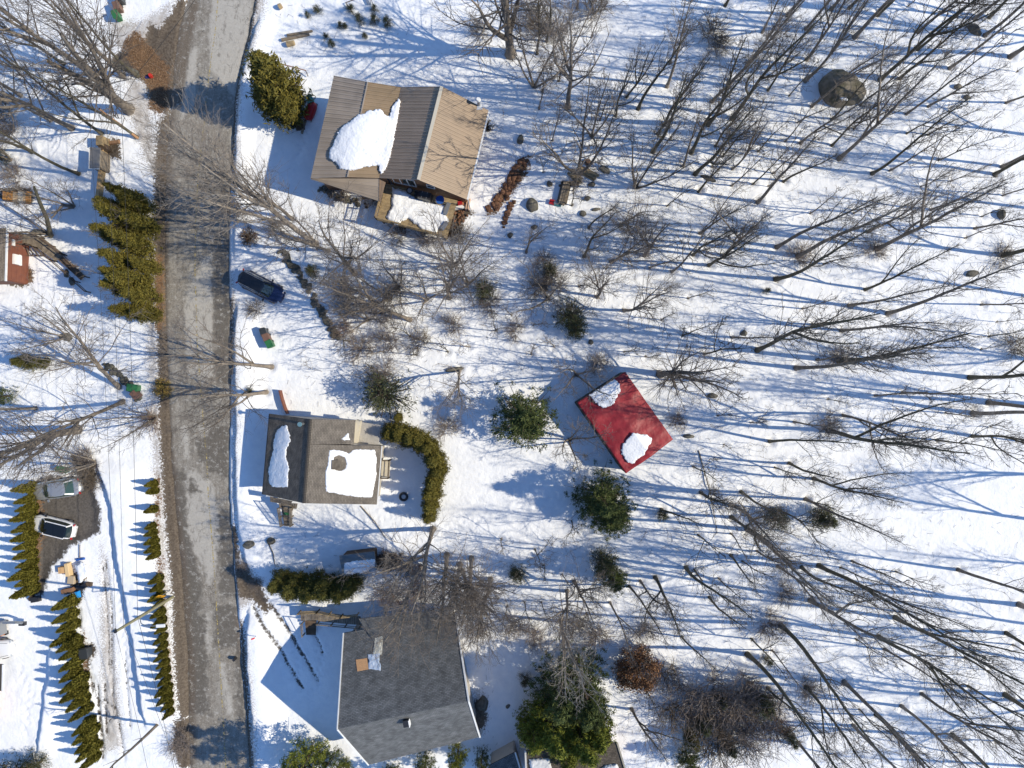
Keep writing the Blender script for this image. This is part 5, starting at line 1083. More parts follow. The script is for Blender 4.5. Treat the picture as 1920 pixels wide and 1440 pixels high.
leafy('golden_bush', 306, 728, 1.0, 1.0, mat('golden_moss_leaves', (.30, .2, .05), .8, (.2, .13, .04), 2, island=(.36, .26, .07)), 'low golden-yellow bush at the road edge', 'shrub', 1500, 4, .12)
leafy('russet_bush', 470, 446, 1.3, 1.1, mat('russet_leaves', (.17, .11, .055), .8, (.11, .075, .045), 2, island=(.22, .12, .06)), 'russet leafy bush on the right bank of the road below the metal-roofed house', 'shrub', 900, 5, .13)
leafy('brown_bush', 728, 1050, 1.8, 1.3, mat('brown_dry_stalks', (.17, .10, .065), .8, (.1, .065, .045), 2, island=(.22, .15, .1)), 'dry brown bush on the right side of the low snowy shed', 'shrub', 1600, 6, .15)
leafy('ivy_bush', 914, 238, 1.6, .7, mat('dark_ivy', (.055, .07, .035), .8, (.09, .06, .035), 2, island=(.12, .06, .04)), 'dark bush against the right side of the metal-roofed house', 'shrub', 700, 7, .13)
def brush(px, py, s, h, k, label, group=None):
    B = W(px, py, .25); B.z = gz_px(px, py) - .1; o = thing('brush_thicket', label, 'shrub', B, group); o.scale = (s, s, h); o.rotation_euler = (0, 0, pick.uniform(0, 6.28)); link('stems', BR_M[k], o)
TH = [(1335, 62, 1.5, 1.3, 1), (1352, 85, 1.1, 1, 1), (1000, 30, 1.5, 1.6, 1), (1115, 20, 1.6, 2.4, 1), (1012, 52, 1.3, 1.2, 1), (1290, 1300, 2.2, 2.2, 0), (1335, 1296, 2.2, 2.2, 0), (1375, 1310, 2.2, 2.2, 0), (1320, 1345, 2.0, 2.0, 1), (1370, 1352, 2.0, 1.9, 0), (1415, 1340, 2.0, 2, 0), (1395, 1385, 1.9, 1.8, 0), (1345, 1395, 2.0, 2.0, 1), (1440, 1310, 1.6, 1.6, 0), (1262, 1330, 1.8, 2, 1), (1455, 1360, 1.6, 1.6, 2), (1400, 1280, 1.4, 1.4, 0),
    (645, 545, 1.4, 1.2, 0), (660, 575, 1.2, 1, 1), (650, 620, 1.1, 1, 2), (720, 590, 1.3, 1, 0), (740, 545, 1.3, 1, 1), (680, 655, 1.5, 1.1, 0), (730, 640, 1.4, 1.1, 0), (790, 640, 1.2, 1, 1), (850, 610, 1.2, 1, 0), (920, 570, 1.3, 1, 0), (1010, 540, 1.3, 1, 1), (1035, 530, 1.4, 1.2, 0), (1020, 490, 1.1, 1, 0), (965, 620, 1.1, 1, 0), (1120, 680, 1.1, 1, 0),
    (720, 700, 1.4, 1.3, 0), (480, 580, .9, .8, 1), (520, 430, 1.1, .9, 1), (450, 400, 1.2, .9, 0), (860, 440, 1.1, .9, 1), (700, 370, 1.2, 1, 1), (640, 365, 1.3, 1, 0), (750, 440, 1.1, .9, 1), (800, 450, 1.1, .9, 0), (840, 800, 1.3, .9, 0), (960, 1170, 1.2, 1, 0), (1000, 1190, 1.4, 1, 0), (1120, 1190, 1.4, 1, 0), (1080, 1170, 1.2, 1, 1), (900, 1180, 1.1, 1, 1), (735, 1110, 1.4, 1.2, 2), (790, 1100, 1.4, 1.2, 2), (770, 1060, 1.2, 1.1, 2),
    (170, 885, 1.2, .9, 1), (155, 870, 1.1, .8, 1), (178, 905, .9, .7, 1), (165, 855, 1, .7, 0), (285, 790, 1.1, .9, 2), (20, 250, 1.5, 1.6, 0), (10, 200, 1.3, 1.4, 1), (30, 330, 1.3, 1.2, 0), (340, 1390, 1.4, 1, 0), (462, 1062, .7, .5, 0), (484, 1092, .6, .5, 0), (1470, 1110, 1.2, 1, 0), (1440, 1170, 1.5, 1.2, 0), (1515, 1290, 1.3, 1, 0), (1880, 480, 1.2, 1, 1), (1900, 650, 1.3, 1, 1), (1500, 480, 1.4, 1.2, 0), (1640, 470, 1.2, 1, 0), (1570, 670, 1.3, 1, 0), (1550, 795, 1.2, 1, 0), (1040, 60, 1.1, 1, 0), (900, 60, 1.1, 1, 1), (1270, 790, .9, .6, 2), (1210, 1180, 1.2, 1, 0), (1250, 1260, 1.4, 1.3, 1)]
inf2 = {}
for i, (x, y, s, h, k) in enumerate(TH):
    nm = min(LAND, key=lambda n: math.hypot(LAND[n][0] - x, LAND[n][1] - y)); a = int(round(math.degrees(math.atan2(LAND[nm][1] - y, x - LAND[nm][0])) / 45)) % 8; inf2.setdefault((nm, a), []).append((math.hypot(LAND[nm][0] - x, LAND[nm][1] - y), i))
BL = {}
for (nm, a), l in inf2.items():
    l.sort()
    for r_, (d, i) in enumerate(l): BL[i] = f"{['grey', 'dark brown', 'reddish'][TH[i][4]]} twiggy brush {DIRS[a]} {nm}" if len(l) == 1 else f"{ORDN[r_]}nearest patch of {['grey', 'dark brown', 'reddish'][TH[i][4]]} brush {DIRS[a]} {nm}"
for i, (x, y, s, h, k) in enumerate(TH): brush(x, y, s, h, k, BL[i], 'twiggy brush patches')
# ------------------------------------------------------------------ cars
def car(name, px, py, ang, L, Wd, Hc, paint, label, cat, roofm=None, suv=False, lights=True, rails=False, cabinm=None):
    o = thing(name, label, cat, (0, 0, 0)); B = W(px, py, .3); B.z = gz_px(px, py) + .01; n2 = 14
    # stations along the length, front at +x
    ns = 25; V = []; F = []
    for i in range(ns):
        x = -.5 + i / (ns - 1); xx = .5 * math.sin(math.pi * x)
        hw = .5 * (1 - abs(2 * xx) ** 5.0) ** (1 / 2.6) if abs(xx) < .4999 else .15; hw = max(hw, .15)
        top_ = np.interp(xx, [-.5, -.46, -.40, -.1, .2, .36, .45, .49, .5], [.62, .86, .96, .98, .93, .84, .74, .60, .50]) + (.07 if suv else 0); lo = np.interp(xx, [-.5, -.45, .45, .5], [.36, .2, .2, .34])
        for k in range(n2):
            a = -math.pi / 2 + 2 * math.pi * k / n2; cx, cz = math.sin(a), math.cos(a); e = .5
            V.append((xx * L, math.copysign(abs(cx) ** e, cx) * hw * Wd, (top_ + lo) / 2 + math.copysign(abs(cz) ** e, cz) * (top_ - lo) / 2))
    for i in range(ns - 1):
        for k in range(n2): F.append((i * n2 + k, i * n2 + (k + 1) % n2, (i + 1) * n2 + (k + 1) % n2, (i + 1) * n2 + k))
    F += [tuple(range(n2))[::-1], tuple(range((ns - 1) * n2, ns * n2))]
    def P(nm, V, F, m, sm=False, lb=None):
        ob = link(nm, mesh_np(nm, V, F, m, sm), o); ORG[ob.name] = Vector()
        if lb: ob['label'] = lb
        return ob
    P('body', V, F, paint, True); wb = Wd / 2; zr = Hc
    x_ = dict(wf=.27, rf=.10, rb=-.38, wb=-.46) if suv else dict(wf=.235, rf=.075, rb=-.22, wb=-.385)
    zb = .93 if not suv else 1.0; rf, rb_, xf, xb = x_['rf'] * L, x_['rb'] * L, x_['wf'] * L, x_['wb'] * L; wl, wr = wb * .88, wb * .68
    def ring(x0, x1, w, z, crown=0):
        out = []
        for k in range(28):
            a = 2 * math.pi * k / 28; ca, sa = math.cos(a), math.sin(a); out.append(Vector(((x0 + x1) / 2 + math.copysign(abs(ca) ** .5, ca) * (x1 - x0) / 2, math.copysign(abs(sa) ** .42, sa) * w, z)))
        return out
    r0_, r1_, r2_ = ring(xb, xf, wl, zb - .03), ring(rb_ - .12, rf + .12, wr + .05, zr - .06), ring(rb_ + .05, rf - .05, wr - .06, zr)
    gl = mat(name + '_glass', (.018, .03, .028) if suv else (.04, .075, .06), .05, spec=.9)
    def band(nm, idx, m, up=False):
        VV = [];  FF = []
        for k in idx:
            k2 = (k + 1) % 28; o_ = len(VV); VV += [r0_[k], r0_[k2], r1_[k2], r1_[k]]; FF.append((o_, o_ + 1, o_ + 2, o_ + 3))
        P(nm, VV, FF, m, True)
    band('windscreen', [25, 26, 27, 0, 1, 2], gl); band('rear_window', [11, 12, 13, 14, 15, 16], gl); band('side_window', range(3, 7), gl); band('side_window', range(7, 11), gl); band('side_window', range(17, 21), gl); band('side_window', range(21, 25), gl)
    rp = roofm or paint; VV = r1_ + r2_; FF = [(k, (k + 1) % 28, 28 + (k + 1) % 28, 28 + k) for k in range(28)] + [tuple(range(28, 56))]; P('roof_glass' if roofm else 'roof_panel', VV, FF, rp, False)
    for k in (3, 25, 11, 17):
        P('pillar', *beam_v(r0_[k] + Vector((0, 0, .01)), r1_[k] + Vector((0, 0, .02)), .07 if k in (3, 25) else .13, .05), paint)
    if roofm and not rails:
        for s in (1, -1): P('roof_edge', *beam_v((rb_, s * (wr + .02), zr - .03), (rf, s * (wr + .02), zr - .03), .09, .06), paint)
    for sx, sy in ((.31, 1), (.31, -1), (-.30, 1), (-.30, -1)):
        w = P('wheel', *cyl_v((sx * L, sy * (wb - .2), .33), (sx * L, sy * (wb + .01), .33), .33, .33, 16), M['blackm']); P2 = mesh_np('rim', *cyl_v((sx * L, sy * (wb - .1), .33), (sx * L, sy * (wb + .025), .33), .2, .2, 12), M['greym']); link('rim', P2, w)
    hl = mat(name + '_lamp', (.6, .62, .62), .1, spec=.8); tl = mat(name + '_tail', (.45, .02, .015), .2, spec=.8)
    for s in (1, -1):
        P('headlight', *obox_v((.455 * L, s * wb * .66, .64), .14, .30, .12, -s * .5), hl); P('tail_light', *obox_v((-.462 * L, s * wb * .74, .74), .12, .22, .16, s * .5), tl)
        P('mirror', *obox_v((xf - .45, s * (wb + .10), zb - .02), .16, .24, .15, s * .2), M['blackm'] if roofm else paint)
        P('door_handle', *obox_v((-.02 * L, s * (wb + .005), .78), .2, .03, .03), M['greym'])
        if rails: P('roof_rail', *beam_v((rb_ + .1, s * wr * .93, zr + .06), (rf - .1, s * wr * .93, zr + .06), .05, .05), M['greym'])
    P('front_bumper', *obox_v((.470 * L, 0, .3), .16, Wd * .6, .2), paint); P('rear_bumper', *obox_v((-.475 * L, 0, .32), .14, Wd * .6, .24), paint); P('licence_plate', *obox_v((-.5 * L, 0, .62), .03, .34, .14), M['white'])
    P('bonnet_line', *merge(beam_v((xf + .1, -wb * .72, zb - .05), (.42 * L, -wb * .62, .80 if not suv else .87), .02, .02), beam_v((xf + .1, wb * .72, zb - .05), (.42 * L, wb * .62, .80 if not suv else .87), .02, .02)), M['blackm'])
    for s in (1, -1): P('wiper', *beam_v((xf - .02, s * .25 - .2, zb + .06), (xf - .2, s * .25 + .25, zb + .17), .03, .02), M['blackm'])
    o.location = B; o.rotation_euler = (0, 0, R(ang)); return o
def paintm(name, c, metal=.3, rough=.3): return mat(name, c, rough, metal=metal, spec=.6, coat=.6)
car('silver_sedan', 111, 916, 188, 5.25, 1.95, 1.42, paintm('silver_paint', (.42, .43, .44), .5), 'silver sedan parked above the white car, nose towards the cedars', 'car')
car('white_suv', 106, 986, 166, 4.6, 1.9, 1.6, paintm('white_car_paint', (.72, .72, .72), 0), 'white compact SUV with black glass roof, parked below the silver sedan', 'car', roofm=mat('black_roof_glass', (.008, .01, .012), .06, spec=.8), suv=True, cabinm=M['blackm'])
car('dark_blue_suv', 494, 539, -27, 5.1, 2.0, 1.75, paintm('dark_blue_paint', (.012, .02, .07), .3, .2), 'dark blue SUV parked off the right side of the road', 'car', roofm=mat('black_roof_glass', (.008, .009, .012), .12, spec=.8), suv=True, rails=True)
car('white_van', -22, 1216, 5, 6.3, 2.0, 2.0, paintm('white_van_paint', (.74, .74, .74), 0), 'white vehicle cut by the left edge, snow on its roof', 'van', suv=True)
# small machine at the left edge
mc = thing('small_excavator', 'small grey and orange machine with a long arm at the left edge', 'machine', W(2, 1178, .3))
V, F = obox_v(W(-2, 1176, .7), 1.6, 1.3, 1.0, .1); part('cab', V, F, M['greym'], mc); V, F = obox_v(W(0, 1184, .6), 1.2, .6, .7, .1); part('engine_cover', V, F, mat('orange_paint', (.6, .16, .02), .5), mc)
V, F = merge(beam_v(W(6, 1167, 1.8), W(30, 1167, 1.9), .22, .25), beam_v(W(30, 1167, 1.9), W(42, 1168, 1.3), .18, .2)); part('arm', V, F, M['greym'], mc); V, F = obox_v(W(45, 1168, .9), .6, .35, .4, 0); part('bucket', V, F, M['blackm'], mc)
for s in (-1, 1): V, F = obox_v(W(0, 1177 + s * 10, .35), 1.8, .35, .4, .1); part('track', V, F, M['blackm'], mc)

# ------------------------------------------------------------------ utility pole, dead trees, wires
M['polewood'] = mat('greenish_pole_wood', (.30, .27, .16), .8, (.22, .21, .13), 2, .01, 10)
pz = gz_px(325, 1118); pl = thing('utility_pole', 'tall wooden utility pole with a lamp arm beside the road', 'pole', W(325, 1118, pz))
p0, p1 = W(324, 1119, pz - .1), W(217, 1184, 11); V, F = cyl_v(p0, p1, .17, .12, 14); part('pole_shaft', V, F, M['polewood'], pl)
V, F = cyl_v(p1, p1 + Vector((0, 0, .14)), .15, .13, 10); part('cap', V, F, M['blackm'], pl); V, F = merge(obox_v(p1 + Vector((-.25, .05, -.3)), .35, .2, .3, .6)); part('insulator', V, F, M['greym'], pl)
am = p0.lerp(p1, .62); ae = am + Vector((2.2, -.5, 1.0)); V, F = tube_poly([am, am + Vector((.3, -.5, .3)), am + Vector((1.0, -.6, .75)), ae], .045, 6); arm = part('lamp_arm', V, F, M['greym'], pl)
V, F = obox_v(ae + Vector((.3, 0.02, -.05)), .8, .28, .16, .06); part('lamp_head', V, F, M['white'], arm)
sg = thing('road_sign', 'yellow warning sign with black mark on a post beside the utility pole', 'sign', W(312, 1120, .3)); sc_ = W(301, 1118, 2.4)
V, F = cyl_v(Vector((sc_.x, sc_.y, .1)), sc_, .04, .04, 6); part('post', V, F, M['greym'], sg)
q = sc_; a = R(-20); V, F = obox_v((0, 0, 0), .74, .74, .04, R(45)); tilt = Matrix.Rotation(R(62), 4, 'X'); V = [q + (Matrix.Rotation(R(5), 4, 'Z') @ tilt @ Vector(v)) for v in V]; sp_ = part('sign_plate', V, F, mat('orange_yellow_sign', (.75, .36, .02), .5), sg)
V = [Vector(v) for v in tube_poly([(-.08, -.16, .03), (-.08, .02, .03), (0, .1, .03), (.1, .02, .03), (.02, -.02, .03)], .035, 5)[0]]; F = tube_poly([(-.08, -.16, .03), (-.08, .02, .03), (0, .1, .03), (.1, .02, .03), (.02, -.02, .03)], .035, 5)[1]
V = [q + (Matrix.Rotation(R(5), 4, 'Z') @ tilt @ v) for v in V]; part('curved_arrow', V, F, M['blackm'], sp_)
def snag(name, pts, rad, m, label, cat='tree', stubs=6, seed=1):
    rs = random.Random(seed); o = thing(name, label, cat, Vector(pts[0])); V, F = tube_poly(pts, rad, 9); part('trunk', V, F, m, o); L = len(pts)
    for k in range(stubs):
        u = rs.uniform(.25, .98) * (L - 1); i = min(int(u), L - 2); p = Vector(pts[i]).lerp(Vector(pts[i + 1]), u - i); d = Vector((rs.uniform(-1, 1), rs.uniform(-1, 1), rs.uniform(.0, .9))).normalized() * rs.uniform(.5, 1.6)
        V, F = tube_poly([p, p + d * .5, p + d + Vector((0, 0, .15))], [.045, .03, .012], 4); part('branch', V, F, m, o)
def wline(pts): return [W(x, y, z) for x, y, z in pts]
snag('bare_snag', wline([(297, 1357, .2), (272, 1381, 3), (246, 1405, 6), (214, 1432, 9), (196, 1452, 11)]), [.16, .14, .11, .08, .05], M['bark'], 'slim bare trunk leaning out at the bottom of the roadside cedar row', seed=2, stubs=10)
snag('broken_trunk', wline([(244, 206, .2), (205, 180, 4), (150, 146, 8.5), (90, 115, 12)]), [.42, .3, .25, .17], mat('peeling_bark', (.30, .23, .15), .85, (.2, .15, .1), 1.5, .02, 8), 'thick trunk with a broken tan top, leaning to the upper left by the road', seed=3, stubs=14)
snag('fallen_pole', wline([(258, 259, .4), (228, 236, 2.5), (200, 216, 4.5), (186, 204, 5.5)]), [.14, .13, .12, .1], mat('orange_stripped_wood', (.42, .24, .13), .8, (.32, .18, .1), 2), 'slim stripped orange-brown trunk below the broken trunk', seed=4, stubs=2)
snag('forked_snag', wline([(137, 388, .3), (118, 384, 1.6), (108, 396, 2.6), (96, 410, 3.4)]), [.2, .16, .1, .05], M['bark'], 'short forked dead trunk near the wooden walkway', seed=5, stubs=6)
snag('leaning_dark_tree', wline([(95, 442, .4), (88, 410, 3.2), (74, 378, 6), (64, 350, 8)]), [.26, .2, .17, .1], M['barkdark'], 'dark leaning trunk standing over the wooden walkway', seed=6, stubs=10)
snag('leaning_stick', wline([(1300, 1066, .3), (1316, 1088, 1.6)]), [.1, .08], M['woodgrey'], 'short broken stick standing in the snow, centre right', 'trunk', 0)
for (a_, b_, l) in [((1310, 845), (1345, 1000), 'leaning dead branch right of the red-roofed shed'), ((676, 949), (722, 1008), 'thin pole lying in snow below the small shingled house'), ((500, 1012), (516, 1062), 'dark stick lying in snow left of the low shed')]:
    V, F = tube_poly([W(a_[0], a_[1], gz_px(*a_) + .05), W((a_[0] + b_[0]) / 2 + 4, (a_[1] + b_[1]) / 2, .55), W(b_[0], b_[1], gz_px(*b_) + .05)], [.07, .055, .03], 5); single('fallen_branch', V, F, M['bark'], l, 'branch')
wirem = mat('wire_black', (.03, .03, .03), .6)
def wire(pts, label, r=.016):
    P = []
    for (x0, y0, z0), (x1, y1, z1) in zip(pts[:-1], pts[1:]):
        A, B = W(x0, y0, z0), W(x1, y1, z1); n = 14; sag = min(.5, (B - A).length * .012)
        for i in range(n): t = i / n; P.append(A.lerp(B, t) - Vector((0, 0, sag * 4 * t * (1 - t))))
    P.append(W(*pts[-1])); V, F = tube_poly(P, r, 4); single('overhead_wire', V, F, wirem, label, 'wire')
wire([(150, -40, 10), (217, 1184, 10.9), (288, 1500, 10.5)], 'overhead wire nearest the left, running down to the top of the utility pole')
wire([(186, -40, 9.5), (232, 1176, 10.2), (352, 1500, 9.8)], 'overhead wire in the middle of the three')
wire([(215, -40, 9), (258, 1158, 8.6), (326, 1440, 8.2)], 'overhead wire nearest the road', .02)
wire([(380, -20, 8), (262, 132, 7), (228, 190, 6.5)], 'dark cable crossing diagonally at the upper left', .025)

# ------------------------------------------------------------------ bins, furniture, junk
green = mat('green_bin_plastic', (.03, .145, .055), .5); dgreen = mat('dark_green_plastic', (.02, .09, .05), .5); black = mat('black_bin_plastic', (.035, .04, .045), .45); brown = mat('brown_bin_plastic', (.17, .095, .07), .6); bluep = mat('blue_plastic', (.02, .09, .35), .5)
def bin_(px, py, ang, m, label, sx=.6, sy=.75, h=1.05, lidm=None):
    z = gz_px(px, py); o = thing('wheelie_bin', label, 'bin', W(px, py, z), rotz=R(ang)); O = o
    def P(nm, V, F, mm): ob = link(nm, mesh_np(nm, V, F, mm), o); return ob
    V = [(x * sx / 2 * k, y * sy / 2 * k, zz) for zz, k in ((.05, .78), (h, 1)) for x, y in ((-1, -1), (1, -1), (1, 1), (-1, 1))]; P('body', V, BOXF, m)
    V = [(x * sx / 2 * 1.07, y * sy / 2 * 1.05, zz + (.05 if y > 0 else 0)) for zz in (h, h + .06) for x, y in ((-1, -1), (1, -1), (1, 1), (-1, 1))]; ld = P('lid', V, BOXF, lidm or m)
    link('handle', mesh_np('handle', *beam_v((-sx * .35, sy * .58, h - .02), (sx * .35, sy * .58, h - .02), .05, .05), M['blackm']), ld)
    for s in (-1, 1): P('wheel', *cyl_v((s * sx * .42 - .03, sy * .4, .12), (s * sx * .42 + .03, sy * .4, .12), .12, .12, 10), M['blackm'])
bin_(226, 36, 20, green, 'green bin, lowest of the three bins at the upper left'); bin_(228, 20, 15, brown, 'brown bin in the middle of the three at the upper left'); bin_(232, 5, 10, black, 'black bin at the top of the three at the upper left')
bin_(511, 646, 25, green, 'green bin, lowest of the three bins right of the road'); bin_(505, 634, 20, brown, 'brown bin in the middle of the three right of the road'); bin_(500, 624, 15, black, 'black bin at the top of the three right of the road')
bin_(258, 727, 85, green, 'green bin near the leaning tree left of the road', .7, 1.0); bin_(262, 740, 40, brown, 'brown bin next to the green bin left of the road'); bin_(124, 879, 80, green, 'green bin behind the silver sedan', .55, 1.1, .8)
bin_(586, 193, 20, mat('teal_plastic', (.10, .28, .24), .5), 'teal-green bin beside the cedars and the red tub'); bin_(168, 1219, 5, black, 'charcoal bin between the long cedar row and the track', .8, 1.0, 1.1)
def jumble(name, px, py, items, label, cat, ang=0):
    z = gz_px(px, py); o = thing(name, label, cat, W(px, py, z), rotz=R(ang))
    for nm, c, sx, sy, sz, a, m in items:
        V, F = obox_v(c, sx, sy, sz, R(a)); V = [Vector(v) for v in V]; 
        for i in range(4, 8): V[i] = V[i] + Vector(((c[0] - V[i].x) * .12, (c[1] - V[i].y) * .12, 0))
        link(nm, mesh_np(nm, V, F, m), o)
    return o
redp = mat('red_plastic', (.32, .015, .02), .4)
# red tub: rounded shape
tb = thing('covered_cart', 'dark red covered cart beside the metal-roofed house', 'cart', W(585, 212, .3), rotz=R(70)); V = []; F = []; n = 16
for k, (s, zz) in enumerate(((.8, .15), (1, .35), (1, .75), (.86, .92), (.4, 1.0))):
    for i in range(n): a = 2 * math.pi * i / n; V.append((math.copysign(abs(math.cos(a)) ** .6, math.cos(a)) * .95 * s, math.copysign(abs(math.sin(a)) ** .6, math.sin(a)) * .5 * s, zz))
for k in range(4):
    for i in range(n): F.append((k * n + i, k * n + (i + 1) % n, (k + 1) * n + (i + 1) % n, (k + 1) * n + i))
F.append(tuple(range(4 * n, 5 * n))); link('cover', mesh_np('cover', V, F, redp, True), tb); link('frame', mesh_np('frame', *merge(beam_v((-1.0, -.3, .2), (1.0, -.3, .2), .06, .06), beam_v((-1.0, .3, .2), (1.0, .3, .2), .06, .06), beam_v((1.0, -.3, .2), (1.0, .3, .2), .06, .06)), M['blackm']), tb)
jumble('plastic_chest', 569, 214, [('body', (0, 0, 0), 1.0, .7, .55, 0, mat('grey_plastic', (.22, .25, .28), .5)), ('lid', (0, 0, .55), 1.05, .75, .08, 0, mat('light_grey_plastic', (.33, .37, .40), .5))], 'grey plastic chest between the cedars and the red cart', 'box', 15)
jumble('trash_heap', 556, 232, [('slab', (0, 0, 0), 1.3, .5, .3, 40, M['blackm']), ('slab', (.4, -.4, 0), .9, .6, .35, 10, M['wooddark']), ('board', (.8, -.4, .2), .25, 1.5, .1, -15, M['woodgrey'])], 'dark clutter with a grey board at the foot of the cedars', 'clutter', 0)
# logs, boards, planks by the upper yard
def log(px, py, px2, py2, r, m, label, z=None, name='log'):
    z0 = gz_px(px, py) + r * .8 if z is None else z; V, F = cyl_v(W(px, py, z0), W(px2, py2, z0 + .05), r, r * .85, 9); single(name, V, F, m, label, name)
log(538, 66, 586, 58, .14, M['woodgrey'], 'upper of two grey logs in the yard at the top'); log(528, 75, 580, 64, .18, M['woodgrey'], 'lower of two grey logs in the yard at the top')
log(538, 83, 552, 80, .3, M['wood'], 'short sawn stump just below the two grey logs', name='stump'); log(523, 13, 528, 10, .3, M['wood'], 'stump in the snow at the top near the road', name='stump')
ld = thing('wooden_rail', 'thin reddish wooden rail frame lying by the tall cedar', 'rail', W(540, 122, .4))
ra_, rb__ = W(505, 114, .9), W(573, 132, .9); V, F = beam_v(ra_, rb__, .08, .08); part('long_rail', V, F, mat('reddish_wood', (.26, .13, .09), .8), ld)
for t in (0, .22, .5, .78, 1): p = ra_.lerp(rb__, t); V, F = beam_v(p, p + Vector((.12, -.42, -.45)), .07, .07); part('leg', V, F, M['wooddark'], ld)
fr = thing('garden_chair', 'folded garden chair frame at the top edge above the bent shrubs', 'chair', W(680, 6, .3))
V, F = merge(beam_v(W(648, 5, .6), W(662, 25, .5), .07, .07), beam_v(W(648, 5, .6), W(690, -10, .8), .06, .06)); part('frame', V, F, M['wooddark'], fr)
for i in range(4): V, F = beam_v(W(686 + i * 3, -6, .7), W(690 + i * 3, 9, .5), .09, .05); part('slat', V, F, M['greym'], fr)
for i, (x, y, s, k) in enumerate([(596, 22, .7, 1), (578, 30, .4, 1), (622, 85, .6, 1), (660, 22, .8, 0), (676, 40, .9, 1), (640, 50, .5, 1), (704, 42, .9, 1), (728, 46, .9, 1), (704, 20, .6, 0), (685, 70, .4, 1), (612, 70, .4, 0), (648, 52, .4, 1)]):
    copy_ev('bent_shrub', 'bush', x, y, 1.1 * s + .4, .9, f"snow-bent evergreen shrub, {ORDN[i] or 'first '}in the planting at the top of the yard", 'shrub', 'snow-bent shrubs in the upper yard')
# deck furniture
gz_ = 2.65
def on(px, py, z, nm, label, cat, rot=0): return thing(nm, label, cat, W(px, py, z), rotz=R(rot))
bq = on(798, 371, gz_ - .25, 'covered_grill', 'black covered grill on the deck against the house wall', 'grill', -14)
V = [(x * .68, y * .42, z) for z, k in ((0, 1),) for x, y in ((-1, -1), (1, -1), (1, 1), (-1, 1))] + [(x * .62, y * .36, 1.05) for x, y in ((-1, -1), (1, -1), (1, 1), (-1, 1))]; link('cover', mesh_np('cover', V, BOXF, M['blackm']), bq); V, F = merge(beam_v((-.4, .1, 1.08), (.4, .1, 1.08), .5, .05)); link('hood', mesh_np('hood', V, F, mat('charcoal_cover', (.05, .055, .06), .6)), bq)
for s in (-.25, .25): link('strap', mesh_np('strap', *beam_v((s, -.38, 1.08), (s, .38, 1.10), .05, .02), M['greym']), bq)
tb2 = on(770, 361, gz_ - .2, 'round_table', 'small round black table on the deck, left of the grill', 'table'); link('top', mesh_np('top', *cyl_v((0, 0, .68), (0, 0, .73), .35, .35, 16), M['blackm']), tb2); link('leg', mesh_np('leg', *cyl_v((0, 0, 0), (0, 0, .68), .05, .05, 8), M['blackm']), tb2); link('tray', mesh_np('tray', *cyl_v((0, 0, .735), (0, 0, .76), .2, .22, 12), M['greym']), tb2)
ch_ = on(783, 366, gz_ - .2, 'deck_chair', 'black chair between the table and the grill on the deck', 'chair', -10)
for nm, vf in (('seat', obox_v((0, 0, .42), .5, .5, .06)), ('backrest', obox_v((0, .24, .48), .5, .06, .5))): link(nm, mesh_np(nm, *vf, M['blackm']), ch_)
for sx in (-1, 1):
    for sy in (-1, 1): link('leg', mesh_np('leg', *obox_v((sx * .22, sy * .22, 0), .05, .05, .42), M['blackm']), ch_)
bb = on(826, 377, gz_ - .2, 'blue_tub', 'blue tub on the deck right of the grill', 'tub'); link('body', mesh_np('body', *cyl_v((0, 0, 0), (0, 0, .5), .3, .4, 14), bluep), bb); link('rim', mesh_np('rim', *cyl_v((0, 0, .5), (0, 0, .54), .43, .43, 14), bluep), bb)
for (x0, y0, x1, y1, l) in [(842, 380, 834, 402, 'white-topped bench at the right end of the deck'), (838, 416, 829, 430, 'snow-covered bench at the lower right corner of the deck')]:
    o = thing('deck_bench', l, 'bench', W(x0, y0, DZ)); A, B_ = W(x0, y0, DZ + .45), W(x1, y1, DZ + .45); V, F = beam_v(A, B_, .4, .06); part('seat', V, F, M['greym'], o)
    for t in (.1, .9): p = A.lerp(B_, t); V, F = obox_v(Vector((p.x, p.y, DZ)), .08, .35, .42); part('leg', V, F, M['greym'], o)
sb = on(861, 386, .4, 'snow_blower', 'red and white snow blower below the corner of the tan roof', 'machine', 10)
for nm, c, s, m in (('engine', (.15, .1, .35), (.45, .4, .4), redp), ('housing', (0, -.25, 0), (1.0, .3, .5), M['white']), ('bracket', (.45, .1, .2), (.12, .6, .3), mat('orange_plastic', (.5, .2, .08), .5))): link(nm, mesh_np(nm, *obox_v(c, *s), m), sb)
for s in (-1, 1): link('wheel', mesh_np('wheel', *cyl_v((s * .35, .1, .18), (s * .45, .1, .18), .18, .18, 10), M['blackm']), sb)
link('handle', mesh_np('handle', *tube_poly([(-.25, .2, .4), (-.25, .9, .9), (.25, .9, .9), (.25, .2, .4)], .025, 5), M['blackm']), sb)
jumble('plank_stack', 878, 384, [('plank', (-.12, 0, 0), .14, 1.3, .5, 0, mat('pink_plank', (.55, .38, .28), .7)), ('plank', (.1, 0, 0), .14, 1.2, .55, 0, mat('pink_plank', (.55, .38, .28), .7))], 'two pale planks at the lower corner of the tan roof', 'planks', -10)
kb = on(1041, 381, .35, 'red_sledge', 'red and teal sledge in the snow beside the log pile', 'sledge', -15)
for nm, c, s, m in (('front_shell', (-.35, 0, 0), (.55, .5, .22), redp), ('rear_shell', (.3, 0, 0), (.7, .5, .2), mat('teal_sledge', (.03, .22, .24), .5)), ('seat', (.1, 0, .2), (.5, .3, .08), M['greym'])): link(nm, mesh_np(nm, *obox_v(c, *s), m), kb)
